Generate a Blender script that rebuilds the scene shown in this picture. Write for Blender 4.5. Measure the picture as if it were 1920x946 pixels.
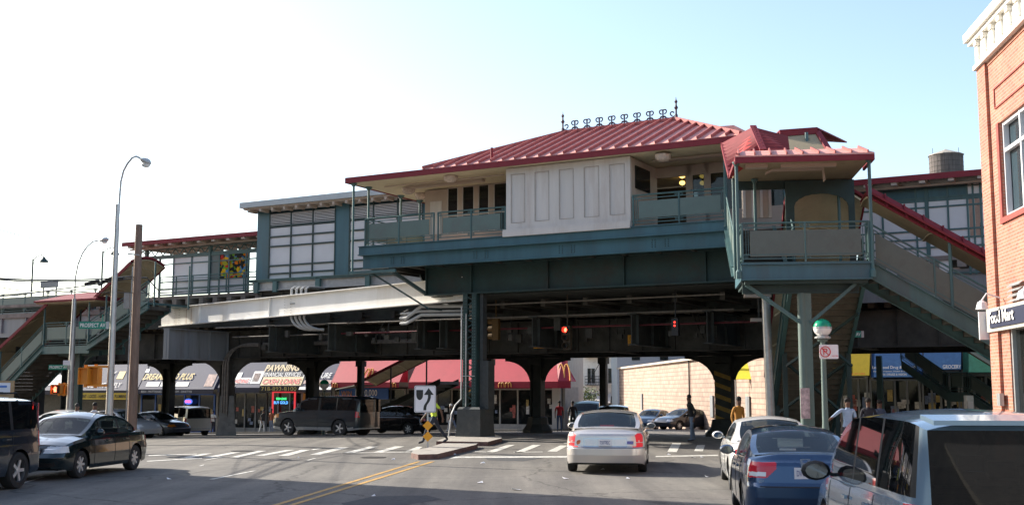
import bpy, bmesh, math, random
from mathutils import Vector, Matrix
random.seed(7)
R = math.radians
for o in list(bpy.data.objects): bpy.data.objects.remove(o)
C = bpy.context.scene.collection

# ------------------------------------------------------------------ camera
F = 2150.0; HZ = 729.0; CZ = 2.0
PITCH = math.atan((HZ-473)/F)
cam = bpy.data.cameras.new('camera'); cam_o = bpy.data.objects.new('camera', cam); C.objects.link(cam_o)
cam.sensor_width = 36.0; cam.lens = F/1920*36.0
cam.clip_start = 0.1; cam.clip_end = 6000
cam_o.location = (0, 0, CZ); cam_o.rotation_euler = (math.pi/2+PITCH, 0, 0)
bpy.context.scene.camera = cam_o

# ------------------------------------------------------------------ light
SUN_AZ = R(-59.0)      # clockwise from +Y: ahead and to the left
SUN_EL = R(28.0)
w = bpy.data.worlds.new('World'); bpy.context.scene.world = w; w.use_nodes = True
nt = w.node_tree; bg = nt.nodes['Background']
sky = nt.nodes.new('ShaderNodeTexSky'); sky.sky_type = 'NISHITA'; sky.sun_disc = False
sky.sun_elevation = SUN_EL; sky.sun_rotation = SUN_AZ % (2*math.pi)
sky.air_density = 1.0; sky.dust_density = 1.3; sky.ozone_density = 0.7; sky.altitude = 0
nt.links.new(sky.outputs[0], bg.inputs[0]); bg.inputs[1].default_value = 0.15
sl = bpy.data.lights.new('sun', 'SUN'); sl.energy = 5.0; sl.angle = R(0.53); sl.color = (1.0, 0.93, 0.82)
so = bpy.data.objects.new('sun', sl); C.objects.link(so)
so.rotation_euler = Vector((math.sin(SUN_AZ)*math.cos(SUN_EL), math.cos(SUN_AZ)*math.cos(SUN_EL), math.sin(SUN_EL))).to_track_quat('Z', 'Y').to_euler()
vs = bpy.context.scene.view_settings
vs.view_transform = 'Standard'; vs.look = 'None'; vs.exposure = 1.0; vs.gamma = 1.0; vs.use_curve_mapping = False

# ------------------------------------------------------------------ frames: W world, E along the railway, S along the street
FR = {'W': (0.0, 0.0, 0.0), 'E': (R(-28.81), -1.54, 46.0), 'S': (R(-7.5), 0.0, 0.0)}
def to_world(fr, x, y):
    th, ox, oy = FR[fr]; c, s = math.cos(th), math.sin(th)
    return (ox+c*x-s*y, oy+s*x+c*y)
def to_frame(fr, X, Y):
    th, ox, oy = FR[fr]; c, s = math.cos(th), math.sin(th); X -= ox; Y -= oy
    return (c*X+s*Y, -s*X+c*Y)
def ray(px, py):
    a = (px-960)/F; b = (473-py)/F
    return Vector((a, math.cos(PITCH)-b*math.sin(PITCH), math.sin(PITCH)+b*math.cos(PITCH)))
def on(fr, ax, val, px, py):
    """the point of a real plane (x, y or z = val of a frame) that a survey line of sight meets"""
    d = ray(px, py); a = to_frame(fr, 0, 0); b = to_frame(fr, d.x, d.y)
    if ax == 'z': k = (val-CZ)/d.z
    else:
        i = 'xy'.index(ax); k = (val-a[i])/(b[i]-a[i])
    q = to_frame(fr, d.x*k, d.y*k)
    return Vector((q[0], q[1], CZ+d.z*k))
def gz(X, Y):
    t, v = to_frame('E', X, Y)
    return 0.025*min(max(t, -60)+5, 0)-0.022*max(min(v, 70)-3, 0)
def gp(px, py):
    d = ray(px, py); k = 5.0
    for _ in range(60): k = (gz(d.x*k, d.y*k)-CZ)/d.z
    return (d.x*k, d.y*k)
def gf(fr, x, y): return gz(*to_world(fr, x, y))

# ------------------------------------------------------------------ materials
MATS = {}
def mat(name, col, rough=0.6, metal=0.0, var=0.18, scale=6.0, bump=0.0, coat=0.0, dirt=None, spec=0.5, streak=False, detail=6, rust=None):
    if name in MATS: return MATS[name]
    m = bpy.data.materials.new(name); m.use_nodes = True; n = m.node_tree; N = n.nodes; Lk = n.links
    b = N['Principled BSDF']; b.inputs['Roughness'].default_value = rough; b.inputs['Metallic'].default_value = metal
    b.inputs['Specular IOR Level'].default_value = spec
    if coat: b.inputs['Coat Weight'].default_value = coat; b.inputs['Coat Roughness'].default_value = 0.05
    tc = N.new('ShaderNodeTexCoord'); mp = N.new('ShaderNodeMapping'); Lk.new(tc.outputs['Object'], mp.inputs[0])
    if streak: mp.inputs['Scale'].default_value = (1, 1, 0.12)
    if var > 0:
        nz = N.new('ShaderNodeTexNoise'); nz.inputs['Scale'].default_value = scale; nz.inputs['Detail'].default_value = detail
        nz.inputs['Roughness'].default_value = 0.65
        Lk.new(mp.outputs[0], nz.inputs['Vector'])
        rp = N.new('ShaderNodeValToRGB'); rp.color_ramp.elements[0].position = 0.3; rp.color_ramp.elements[1].position = 0.7
        lo = [c*(1-var) for c in col]; hi = [min(1, c*(1+var)) for c in col]
        rp.color_ramp.elements[0].color = (*lo, 1); rp.color_ramp.elements[1].color = (*hi, 1)
        Lk.new(nz.outputs['Fac'], rp.inputs[0]); out = rp.outputs[0]
        if dirt:
            n2 = N.new('ShaderNodeTexNoise'); n2.inputs['Scale'].default_value = scale*0.35; n2.inputs['Detail'].default_value = 10
            n2.inputs['Roughness'].default_value = 0.75; Lk.new(mp.outputs[0], n2.inputs['Vector'])
            r2 = N.new('ShaderNodeValToRGB'); r2.color_ramp.elements[0].position = 0.52; r2.color_ramp.elements[1].position = 0.66
            Lk.new(n2.outputs['Fac'], r2.inputs[0])
            mx = N.new('ShaderNodeMix'); mx.data_type = 'RGBA'; Lk.new(r2.outputs[0], mx.inputs['Factor'])
            Lk.new(out, mx.inputs['A']); mx.inputs['B'].default_value = (*dirt, 1); out = mx.outputs['Result']
        if rust:
            n3 = N.new('ShaderNodeTexNoise'); n3.inputs['Scale'].default_value = rust[3]; n3.inputs['Detail'].default_value = 12; n3.inputs['Roughness'].default_value = 0.8; Lk.new(mp.outputs[0], n3.inputs['Vector'])
            r3 = N.new('ShaderNodeValToRGB'); r3.color_ramp.elements[0].position = rust[4]; r3.color_ramp.elements[1].position = rust[4]+.05; Lk.new(n3.outputs['Fac'], r3.inputs[0])
            m3 = N.new('ShaderNodeMix'); m3.data_type = 'RGBA'; Lk.new(r3.outputs[0], m3.inputs['Factor']); Lk.new(out, m3.inputs['A']); m3.inputs['B'].default_value = (*rust[:3], 1); out = m3.outputs['Result']
        Lk.new(out, b.inputs['Base Color'])
        if bump:
            bp = N.new('ShaderNodeBump'); bp.inputs['Strength'].default_value = bump; bp.inputs['Distance'].default_value = 0.02
            Lk.new(nz.outputs['Fac'], bp.inputs['Height']); Lk.new(bp.outputs[0], b.inputs['Normal'])
    else: b.inputs['Base Color'].default_value = (*col, 1)
    MATS[name] = m; return m
def emit(name, col, s):
    if name in MATS: return MATS[name]
    m = bpy.data.materials.new(name); m.use_nodes = True; b = m.node_tree.nodes['Principled BSDF']
    b.inputs['Base Color'].default_value = (*[c*.5 for c in col], 1); b.inputs['Emission Color'].default_value = (*col, 1); b.inputs['Emission Strength'].default_value = s
    MATS[name] = m; return m
def glassmat(name, col=(0.02, 0.025, 0.03), see=0.35, rough=0.03):
    if name in MATS: return MATS[name]
    m = bpy.data.materials.new(name); m.use_nodes = True; n = m.node_tree; N = n.nodes
    b = N['Principled BSDF']; b.inputs['Base Color'].default_value = (*col, 1); b.inputs['Roughness'].default_value = rough
    b.inputs['Specular IOR Level'].default_value = 0.4 if see < .1 and see > 0 else 0.6
    tr = N.new('ShaderNodeBsdfTransparent'); tr.inputs[0].default_value = (0.6, 0.68, 0.66, 1)
    mx = N.new('ShaderNodeMixShader'); mx.inputs[0].default_value = see
    n.links.new(b.outputs[0], mx.inputs[1]); n.links.new(tr.outputs[0], mx.inputs[2]); n.links.new(mx.outputs[0], N['Material Output'].inputs[0])
    MATS[name] = m; return m
def brickmat(name, c1, c2, mortar, sc=1.0, bw=0.22, rh=0.075, plane='xz', ms=0.012):
    if name in MATS: return MATS[name]
    m = bpy.data.materials.new(name); m.use_nodes = True; n = m.node_tree; N = n.nodes; b = N['Principled BSDF']; b.inputs['Roughness'].default_value = 0.85
    tc = N.new('ShaderNodeTexCoord'); sp = N.new('ShaderNodeSeparateXYZ'); cb = N.new('ShaderNodeCombineXYZ')
    n.links.new(tc.outputs['Object'], sp.inputs[0])
    add = N.new('ShaderNodeMath'); add.operation = 'ADD'; n.links.new(sp.outputs[0], add.inputs[0]); n.links.new(sp.outputs[1], add.inputs[1])
    n.links.new(add.outputs[0], cb.inputs[0]); n.links.new(sp.outputs[2], cb.inputs[1])
    bk = N.new('ShaderNodeTexBrick'); n.links.new(cb.outputs[0], bk.inputs['Vector']); bk.inputs['Scale'].default_value = sc
    bk.inputs['Brick Width'].default_value = bw; bk.inputs['Row Height'].default_value = rh; bk.inputs['Mortar Size'].default_value = ms
    bk.inputs['Color1'].default_value = (*c1, 1); bk.inputs['Color2'].default_value = (*c2, 1); bk.inputs['Mortar'].default_value = (*mortar, 1)
    nz = N.new('ShaderNodeTexNoise'); nz.inputs['Scale'].default_value = 1.3; nz.inputs['Detail'].default_value = 8; n.links.new(tc.outputs['Object'], nz.inputs['Vector'])
    mx = N.new('ShaderNodeMix'); mx.data_type = 'RGBA'; mx.blend_type = 'MULTIPLY'; mx.inputs['Factor'].default_value = 0.55
    n.links.new(bk.outputs['Color'], mx.inputs['A'])
    rr = N.new('ShaderNodeValToRGB'); rr.color_ramp.elements[0].position = .3; rr.color_ramp.elements[0].color = (.6, .6, .6, 1); rr.color_ramp.elements[1].position = .65
    n.links.new(nz.outputs['Fac'], rr.inputs[0]); n.links.new(rr.outputs[0], mx.inputs['B'])
    n.links.new(mx.outputs['Result'], b.inputs['Base Color'])
    bp = N.new('ShaderNodeBump'); bp.inputs['Strength'].default_value = .4; bp.inputs['Distance'].default_value = .01
    n.links.new(bk.outputs['Fac'], bp.inputs['Height']); bp.invert = True; n.links.new(bp.outputs[0], b.inputs['Normal'])
    MATS[name] = m; return m

def asphalt():
    m = bpy.data.materials.new('asphalt'); m.use_nodes = True; n = m.node_tree; N = n.nodes; L = n.links; b = N['Principled BSDF']
    b.inputs['Roughness'].default_value = .88
    tc = N.new('ShaderNodeTexCoord')
    def noise(sc, det, rg=.6, stretch=None):
        z = N.new('ShaderNodeTexNoise'); z.inputs['Scale'].default_value = sc; z.inputs['Detail'].default_value = det; z.inputs['Roughness'].default_value = rg
        if stretch:
            mp = N.new('ShaderNodeMapping'); mp.inputs['Rotation'].default_value = (0, 0, R(7.5)); mp.inputs['Scale'].default_value = stretch
            L.new(tc.outputs['Object'], mp.inputs[0]); L.new(mp.outputs[0], z.inputs['Vector'])
        else: L.new(tc.outputs['Object'], z.inputs['Vector'])
        return z
    def ramp(src, p0, c0, p1, c1):
        r = N.new('ShaderNodeValToRGB'); e = r.color_ramp.elements; e[0].position = p0; e[0].color = (*c0, 1); e[1].position = p1; e[1].color = (*c1, 1)
        L.new(src, r.inputs[0]); return r.outputs[0]
    def mul(a, c, f=1.0, mode='MULTIPLY'):
        x = N.new('ShaderNodeMix'); x.data_type = 'RGBA'; x.blend_type = mode; x.inputs['Factor'].default_value = f
        L.new(a, x.inputs['A']); L.new(c, x.inputs['B']); return x.outputs['Result']
    base = ramp(noise(.35, 6).outputs['Fac'], .3, (.15, .138, .12), .7, (.215, .198, .17))
    lanes = ramp(noise(1.1, 5, .6, (1.0, .05, 1)).outputs['Fac'], .38, (.62, .62, .64), .62, (1, 1, 1))
    grit = mul(ramp(noise(38, 3, .8).outputs['Fac'], .3, (.5, .5, .5), .7, (1.35, 1.35, 1.35)), ramp(noise(7, 6, .75).outputs['Fac'], .35, (.8, .8, .8), .65, (1.12, 1.11, 1.1)))
    spots = ramp(noise(2.2, 9, .8).outputs['Fac'], .33, (.55, .54, .53), .44, (1, 1, 1))
    vo = N.new('ShaderNodeTexVoronoi'); vo.feature = 'DISTANCE_TO_EDGE'; vo.inputs['Scale'].default_value = .22
    nd = noise(1.1, 6, .7); mxv = N.new('ShaderNodeMix'); mxv.data_type = 'RGBA'; mxv.blend_type = 'ADD'; mxv.inputs['Factor'].default_value = .9
    L.new(tc.outputs['Object'], mxv.inputs['A']); L.new(nd.outputs['Color'], mxv.inputs['B']); L.new(mxv.outputs['Result'], vo.inputs['Vector'])
    crack = ramp(vo.outputs['Distance'], .0035, (.35, .34, .33), .009, (1, 1, 1))
    c = mul(mul(mul(mul(base, lanes), grit), spots), crack, .8)
    L.new(c, b.inputs['Base Color'])
    bp = N.new('ShaderNodeBump'); bp.inputs['Strength'].default_value = .35; bp.inputs['Distance'].default_value = .01
    L.new(noise(60, 3, .8).outputs['Fac'], bp.inputs['Height']); L.new(bp.outputs[0], b.inputs['Normal'])
    MATS['asphalt'] = m; return m
def paintmark(name, col):
    m = bpy.data.materials.new(name); m.use_nodes = True; n = m.node_tree; N = n.nodes; L = n.links; b = N['Principled BSDF']; b.inputs['Roughness'].default_value = .7
    tc = N.new('ShaderNodeTexCoord'); z = N.new('ShaderNodeTexNoise'); z.inputs['Scale'].default_value = 5; z.inputs['Detail'].default_value = 10; z.inputs['Roughness'].default_value = .78
    L.new(tc.outputs['Object'], z.inputs['Vector']); r = N.new('ShaderNodeValToRGB'); e = r.color_ramp.elements
    e[0].position = .36; e[0].color = (.14, .13, .11, 1); e[1].position = .5; e[1].color = (*col, 1); L.new(z.outputs['Fac'], r.inputs[0]); L.new(r.outputs[0], b.inputs['Base Color'])
    MATS[name] = m; return m

ASPH = asphalt()
WALK = mat('sidewalk', (.34, .31, .27), .9, var=.2, scale=3, bump=.2, dirt=(.2, .18, .16))
KERB = mat('kerb steel', (.16, .085, .07), .8, var=.35, scale=8, dirt=(.08, .05, .045))
KERBC = mat('kerb concrete', (.3, .28, .25), .9, var=.2, scale=6)
MWH = paintmark('road white', (.62, .6, .54)); MYL = paintmark('road yellow', (.52, .29, .06))
TEAL = mat('teal steel', (.054, .118, .118), .5, var=.2, scale=2.5, dirt=(.06, .095, .098), streak=True, rust=(.10, .06, .04, 2.2, .62))
TEALB = mat('blue teal beam', (.042, .115, .142), .5, var=.2, scale=1.6, dirt=(.05, .092, .105), streak=True, rust=(.09, .07, .05, 1.6, .64))
TEALD = mat('dark green steel', (.018, .045, .043), .6, var=.3, scale=1.5, dirt=(.03, .032, .028), rust=(.05, .032, .024, 2.0, .61))
TEALL = mat('grey green panel', (.10, .145, .13), .5, var=.08, scale=2, dirt=(.1, .12, .11))
TAUPE = mat('taupe panel', (.098, .115, .098), .55, var=.08, scale=3, dirt=(.085, .095, .08), rust=(.12, .10, .075, 2.5, .64))
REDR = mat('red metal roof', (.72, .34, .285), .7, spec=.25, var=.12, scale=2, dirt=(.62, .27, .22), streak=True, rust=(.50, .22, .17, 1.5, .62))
REDS = mat('shaded roof seam red', (.34, .11, .10), .7, spec=.25, var=.15, scale=3)  # darker than the roof: rib shadow bands put into the seam colour
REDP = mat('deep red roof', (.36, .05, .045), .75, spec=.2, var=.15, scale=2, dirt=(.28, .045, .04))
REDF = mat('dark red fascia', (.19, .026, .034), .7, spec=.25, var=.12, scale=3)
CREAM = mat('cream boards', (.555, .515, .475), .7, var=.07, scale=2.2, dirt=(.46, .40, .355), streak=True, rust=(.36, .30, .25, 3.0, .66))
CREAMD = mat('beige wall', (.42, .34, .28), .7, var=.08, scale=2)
SOFF = mat('yellow soffit', (.62, .55, .38), .8, var=.07, scale=1.2, dirt=(.5, .43, .28))
TANU = mat('tan ceiling', (.34, .27, .17), .8, var=.1, scale=1.2, dirt=(.22, .17, .11))
WHG = mat('white painted girder', (.80, .78, .73), .55, var=.05, scale=1.5, dirt=(.70, .66, .58), streak=True, rust=(.33, .2, .12, 1.8, .68))
GREYG = mat('grey painted plate', (.22, .23, .235), .6, var=.2, scale=1.3, dirt=(.13, .11, .1), streak=True)
DARK = mat('sooty steel', (.038, .042, .037), .75, var=.4, scale=1.4, dirt=(.018, .015, .013))
DARK2 = mat('brown sooty steel', (.06, .056, .047), .8, var=.4, scale=1.4, dirt=(.03, .022, .018))
TIE = mat('timber ties', (.10, .08, .06), .9, var=.3, scale=4)
CONC = mat('concrete base', (.20, .19, .17), .9, var=.25, scale=3, bump=.3, dirt=(.1, .095, .085))
CONCD = mat('dark painted base', (.045, .05, .05), .6, var=.2, scale=5, dirt=(.07, .07, .065))
GALV = mat('galvanised metal', (.42, .43, .43), .4, .55, var=.15, scale=5)
ALU = mat('aluminium pole', (.45, .45, .44), .38, .6, var=.12, scale=3)
PIPE = mat('white pipe', (.42, .42, .41), .45, var=.12, scale=4)
WOOD = mat('weathered pole wood', (.22, .15, .115), .9, var=.3, scale=9, streak=True, bump=.3)
IRON = mat('purple black iron', (.045, .025, .04), .5, var=.1)
BLACK = mat('black', (.012, .012, .013), .5, var=.0)
RUB = mat('rubber', (.018, .018, .018), .8, var=.1)
RIM = mat('wheel alloy', (.62, .62, .62), .35, .6, var=.05)
WHITEP = mat('white panel', (.72, .71, .72), .35, var=.03, scale=1.0)
PANEL = mat('milky glass panel', (.60, .59, .60), .25, var=.06, scale=.8)
SIGNW = mat('sign white', (.78, .76, .78), .5, var=.03)
SIGNG = mat('sign green', (.01, .22, .15), .5, var=.05)
SIGNY = mat('sign amber', (.78, .34, .01), .5, var=.05)
SIGNB = mat('sign black', (.015, .015, .015), .5, var=0)
RED = mat('sign red', (.65, .03, .04), .5, var=0)
LETW = mat('letter white', (.78, .76, .72), .6, var=0)
LETG = mat('letter gold', (.70, .52, .16), .6, var=.1)
ORNG = mat('signal orange paint', (.60, .22, .02), .45, var=.08)
SKIN = mat('skin dark', (.13, .065, .04), .6, var=0)
SKIN2 = mat('skin light', (.42, .24, .17), .6, var=0)
HAIR = mat('hair black', (.012, .01, .009), .8, var=0)
DGL = glassmat('dark shop glass', (.02, .022, .022), .4, .04)
CGL = glassmat('car glass', (.012, .016, .018), .42, .02)
CGD = glassmat('tinted car glass', (.006, .007, .008), .07, .02)
SGL = glassmat('building glass', (.03, .05, .06), .0, .02)
RLED = emit('red lamp lit', (1, .03, .015), 14); HANDR = emit('red hand lit', (1, .12, .06), 4)
TAILR = mat('tail lamp red', (.55, .015, .03), .15, var=0, coat=.5)
TAILO = emit('brake lamp lit', (1, .02, .035), .16)
CLEAR = mat('clear lamp', (.7, .7, .68), .12, var=0, coat=.8)
AMBER = mat('amber lamp', (.75, .25, .03), .2, var=0, coat=.5)
CHROME = mat('chrome', (.5, .5, .51), .28, 1.0, var=0)
PLATE = mat('licence plate', (.7, .7, .72), .5, var=0)

# ------------------------------------------------------------------ object helpers
def tag(o, label=None, cat=None, group=None, kind=None):
    if label: o['label'] = label
    if cat: o['category'] = cat
    if group: o['group'] = group
    if kind: o['kind'] = kind
    return o
ORG = {}
EACH = {'roof_post', 'eaves_post', 'bracket', 'hanger', 'transverse_beam', 'cross_girder', 'louvre', 'milky_panel', 'window', 'cross_brace', 'knee_brace', 'raking_brace', 'fascia_plate', 'support_post', 'wall_box',
        'rod', 'leg', 'hoop', 'post', 'platform_slab', 'ceiling_fitting', 'door_handle', 'side_window', 'lettering', 'brake_lamp', 'tail_lamp', 'headlamp', 'indicator', 'reverse_lamp', 'wall_panel', 'roof_rail', 'display', 'clamp',
        'red_door_frame', 'pillar', 'bolt', 'junction_box', 'lit_lamp', 'teal_frame', 'bumper', 'longitudinal_girder', 'ceiling_conduit', 'lit_menu', 'edge_beam', 'landing_beam', 'underbeam', 'platform_deck', 'grille', 'roof', 'mullions', 'stiles', 'seats', 'conduit', 'landing', 'transom', 'visor', 'mount', 'windscreen_panel', 'infill_panel'} - {'lettering', 'roof', 'mullions', 'display'}
def thing(name, label, cat, fr='W', loc=(0, 0, 0), rot=0.0, group=None):
    """an Empty at the thing's base; children use frame coordinates, or their own if fr is None"""
    o = bpy.data.objects.new(name, None); C.objects.link(o); o.empty_display_size = .3
    if fr is None:
        o.location = loc; o.rotation_euler = (0, 0, rot); ORG[o.name] = Vector((0, 0, 0))
    else:
        X, Y = to_world(fr, loc[0], loc[1]); o.location = (X, Y, loc[2]); o.rotation_euler = (0, 0, FR[fr][0]); ORG[o.name] = Vector(loc)
    return tag(o, label, cat, group)
class MB:
    def __init__(s): s.v = []; s.f = []; s.m = []; s.cm = 0
    def add(s, vs, fs):
        k = len(s.v); s.v += [tuple(p) for p in vs]; s.f += [tuple(i+k for i in f) for f in fs]; s.m += [s.cm]*len(fs); return s
    def use(s, i): s.cm = i; return s
    def box(s, x0, x1, y0, y1, z0, z1):
        if x0 > x1: x0, x1 = x1, x0
        if y0 > y1: y0, y1 = y1, y0
        if z0 > z1: z0, z1 = z1, z0
        return s.add([(x0,y0,z0),(x1,y0,z0),(x1,y1,z0),(x0,y1,z0),(x0,y0,z1),(x1,y0,z1),(x1,y1,z1),(x0,y1,z1)],
                     [(0,3,2,1),(4,5,6,7),(0,1,5,4),(1,2,6,5),(2,3,7,6),(3,0,4,7)])
    def bar(s, p, q, w, h=None, up=(0,0,1)):
        h = h or w; p = Vector(p); q = Vector(q); d = (q-p)
        if d.length < 1e-6: return s
        d.normalize(); up = Vector(up)
        if abs(d.dot(up)) > .98: up = Vector((0,1,0)) if abs(d.y) < .9 else Vector((1,0,0))
        a = d.cross(up).normalized(); b = a.cross(d).normalized(); a *= w/2; b *= h/2
        vs = [p-a-b, p+a-b, p+a+b, p-a+b, q-a-b, q+a-b, q+a+b, q-a+b]
        return s.add(vs, [(0,1,2,3),(7,6,5,4),(0,4,5,1),(1,5,6,2),(2,6,7,3),(3,7,4,0)])
    def tube(s, pts, r, n=8, r2=None, caps=True):
        pts = [Vector(p) for p in pts]; m = len(pts); rings = []; a = None
        for i, p in enumerate(pts):
            d = (pts[min(i+1, m-1)]-pts[max(i-1, 0)]).normalized()
            if a is None:
                a = d.orthogonal().normalized()
            a = (a-d*a.dot(d)).normalized(); b = d.cross(a)
            rr = r if r2 is None else r+(r2-r)*i/(m-1)
            rings.append([p+(a*math.cos(2*math.pi*k/n)+b*math.sin(2*math.pi*k/n))*rr for k in range(n)])
        vs = [q for rg in rings for q in rg]; fs = []
        for i in range(m-1):
            for k in range(n): fs.append((i*n+k, i*n+(k+1) % n, (i+1)*n+(k+1) % n, (i+1)*n+k))
        if caps: fs.append(tuple(reversed(range(n)))); fs.append(tuple((m-1)*n+k for k in range(n)))
        return s.add(vs, fs)
    def lathe(s, c, prof, n=16, ax='z', caps=True):
        c = Vector(c); vs = []; fs = []; m = len(prof)
        for r, h in prof:
            for k in range(n):
                a = 2*math.pi*k/n; x, y = r*math.cos(a), r*math.sin(a)
                vs.append(c+(Vector((x, y, h)) if ax == 'z' else Vector((h, x, y)) if ax == 'x' else Vector((y, h, x))))
        for i in range(m-1):
            for k in range(n): fs.append((i*n+k, i*n+(k+1) % n, (i+1)*n+(k+1) % n, (i+1)*n+k))
        if caps and prof[0][0] > 1e-4: fs.append(tuple(reversed(range(n))))
        if caps and prof[-1][0] > 1e-4: fs.append(tuple((m-1)*n+k for k in range(n)))
        return s.add(vs, fs)
    def slab(s, pts, th):
        """polygon (3-D points) given a thickness vector or a depth along its normal"""
        pts = [Vector(p) for p in pts]; n = len(pts)
        if not isinstance(th, Vector):
            nn = Vector((0, 0, 0))
            for i in range(n):
                a, b = pts[i], pts[(i+1) % n]; nn += a.cross(b)
            th = nn.normalized()*(-th)
        vs = pts+[p+th for p in pts]
        fs = [tuple(range(n)), tuple(reversed(range(n, 2*n)))]
        for i in range(n): j = (i+1) % n; fs.append((j, i, n+i, n+j))
        return s.add(vs, fs)
    def pieces(s):
        n = len(s.v); par = list(range(n))
        def fd(a):
            while par[a] != a: par[a] = par[par[a]]; a = par[a]
            return a
        for f in s.f:
            for k in f[1:]: par[fd(k)] = fd(f[0])
        comp = {}
        for i, f in enumerate(s.f): comp.setdefault(fd(f[0]), []).append(i)
        L = []
        for fs in comp.values():
            vs_ = {k for i in fs for k in s.f[i]}; lo = [min(s.v[k][a] for k in vs_)-.01 for a in range(3)]; hi = [max(s.v[k][a] for k in vs_)+.01 for a in range(3)]; L.append([lo, hi, fs])
        ch = True
        while ch:
            ch = False; out = []
            for c in L:
                for d in out:
                    if all(c[0][a] <= d[1][a] and d[0][a] <= c[1][a] for a in range(3)):
                        d[0] = [min(x, y) for x, y in zip(c[0], d[0])]; d[1] = [max(x, y) for x, y in zip(c[1], d[1])]; d[2] = d[2]+c[2]; ch = True; break
                else: out.append(c)
            L = out
        res = []
        for _, _, fs in L:
            ids = sorted({k for i in fs for k in s.f[i]}); mp = {k: j for j, k in enumerate(ids)}; m = MB(); m.v = [s.v[k] for k in ids]; m.f = [tuple(mp[k] for k in s.f[i]) for i in fs]; m.m = [s.m[i] for i in fs]; res.append(m)
        return res
    def build(s, name, mt, parent=None, smooth=False, weld=False, **tg):
        if name in EACH and parent is not None:
            ps = s.pieces()
            if 1 < len(ps) <= 100:
                for q in ps: o = q.build1(name, mt, parent, smooth, weld, **tg)
                return o
        return s.build1(name, mt, parent, smooth, weld, **tg)
    def build1(s, name, mt, parent=None, smooth=False, weld=False, **tg):
        if parent is not None:
            root = parent
            while root.parent: root = root.parent
            og = ORG[root.name]
        else: og = Vector((0, 0, 0))
        me = bpy.data.meshes.new(name); me.from_pydata([tuple(Vector(p)-og) for p in s.v], [], s.f)
        for m_ in (mt if isinstance(mt, (list, tuple)) else [mt]): me.materials.append(m_)
        if isinstance(mt, (list, tuple)): me.polygons.foreach_set('material_index', s.m)
        b = bmesh.new(); b.from_mesh(me)
        if weld: bmesh.ops.remove_doubles(b, verts=b.verts, dist=1e-4)
        bmesh.ops.recalc_face_normals(b, faces=b.faces); b.to_mesh(me); b.free()
        if smooth:
            me.polygons.foreach_set('use_smooth', [True]*len(me.polygons)); me.set_sharp_from_angle(angle=R(38))
        me.update()
        o = bpy.data.objects.new(name, me); C.objects.link(o)
        if parent is not None: o.parent = parent
        if tg: tag(o, **tg)
        return o
def dup(root, fr=None, loc=None, rot=None, label=None, group=None):
    def cp(o, par):
        c = o.copy(); C.objects.link(c); c.parent = par
        for ch in o.children: cp(ch, c)
        return c
    r = cp(root, None); ORG[r.name] = ORG[root.name].copy()
    if loc is not None: r.location = loc
    if rot is not None: r.rotation_euler = (0, 0, rot)
    if label: r['label'] = label
    if group: r['group'] = group
    return r
TXT = {}
def text(s, org, xd, yd, width, height, mt, parent, name='lettering', shear=0.0, bold=0.0, depth=.012):
    """raised letters; org is the lower left corner, xd and yd the directions of writing and of the letters' height"""
    cu = bpy.data.curves.new('letters', 'FONT'); cu.body = s; cu.shear = shear; cu.offset = bold; cu.resolution_u = 3
    ob = bpy.data.objects.new('letters', cu); C.objects.link(ob)
    bpy.context.view_layer.update(); dg = bpy.context.evaluated_depsgraph_get()
    me = bpy.data.meshes.new_from_object(ob.evaluated_get(dg)); bpy.data.objects.remove(ob)
    xs = [v.co.x for v in me.vertices]; ys = [v.co.y for v in me.vertices]
    x0, x1, y0, y1 = min(xs), max(xs), min(ys), max(ys); xd = Vector(xd).normalized(); yd = Vector(yd).normalized(); nn = xd.cross(yd)
    org = Vector(org); mb = MB()
    mb.add([org+xd*((v.co.x-x0)/(x1-x0)*width)+yd*((v.co.y-y0)/(y1-y0)*height)+nn*depth for v in me.vertices], [tuple(p.vertices) for p in me.polygons])
    bpy.data.meshes.remove(me)
    return mb.build(name, mt, parent)
def struct(name, mb, m): return tag(mb.build(name, m), kind='structure')

# ------------------------------------------------------------------ ground
def ground():
    ts = [-900, -400, -200, -120, -60]+[-60+i*1.0 for i in range(1, 56)]+[-5+i*2.5 for i in range(0, 19)]+[60, 120, 300, 900]
    vv = [-300, -120, -60, -45, -35, -25, -15, -7]+[-3, 0, 3]+[3+i*1.0 for i in range(1, 68)]+[100, 200, 500, 1500]
    ts = sorted(set(ts)); vv = sorted(set(vv)); mb = MB(); vs = []
    for v in vv:
        for t in ts:
            X, Y = to_world('E', t, v); vs.append((X, Y, gz(X, Y)))
    n = len(ts); mb.add(vs, [(j*n+i, j*n+i+1, (j+1)*n+i+1, (j+1)*n+i) for j in range(len(vv)-1) for i in range(n-1)])
    return struct('ground', mb, ASPH)
ground()
def drape(poly, off=.006, step=.6):
    """flat polygon laid on the road, cut fine enough to follow its fall"""
    bm = bmesh.new(); vs = [bm.verts.new((x, y, 0)) for x, y in poly]; bm.faces.new(vs)
    xs = [p[0] for p in poly]; ys = [p[1] for p in poly]
    for ax, lo, hi in ((0, min(xs), max(xs)), (1, min(ys), max(ys))):
        k = max(1, min(60, int((hi-lo)/step)))
        for i in range(1, k):
            c = [0, 0, 0]; c[ax] = lo+(hi-lo)*i/k; nn = [0, 0, 0]; nn[ax] = 1
            bmesh.ops.bisect_plane(bm, geom=bm.verts[:]+bm.edges[:]+bm.faces[:], plane_co=c, plane_no=nn)
    bm.verts.index_update(); mb = MB()
    mb.add([(v.co.x, v.co.y, gz(v.co.x, v.co.y)+off) for v in bm.verts], [tuple(v.index for v in f.verts) for f in bm.faces]); bm.free()
    return mb
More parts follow.
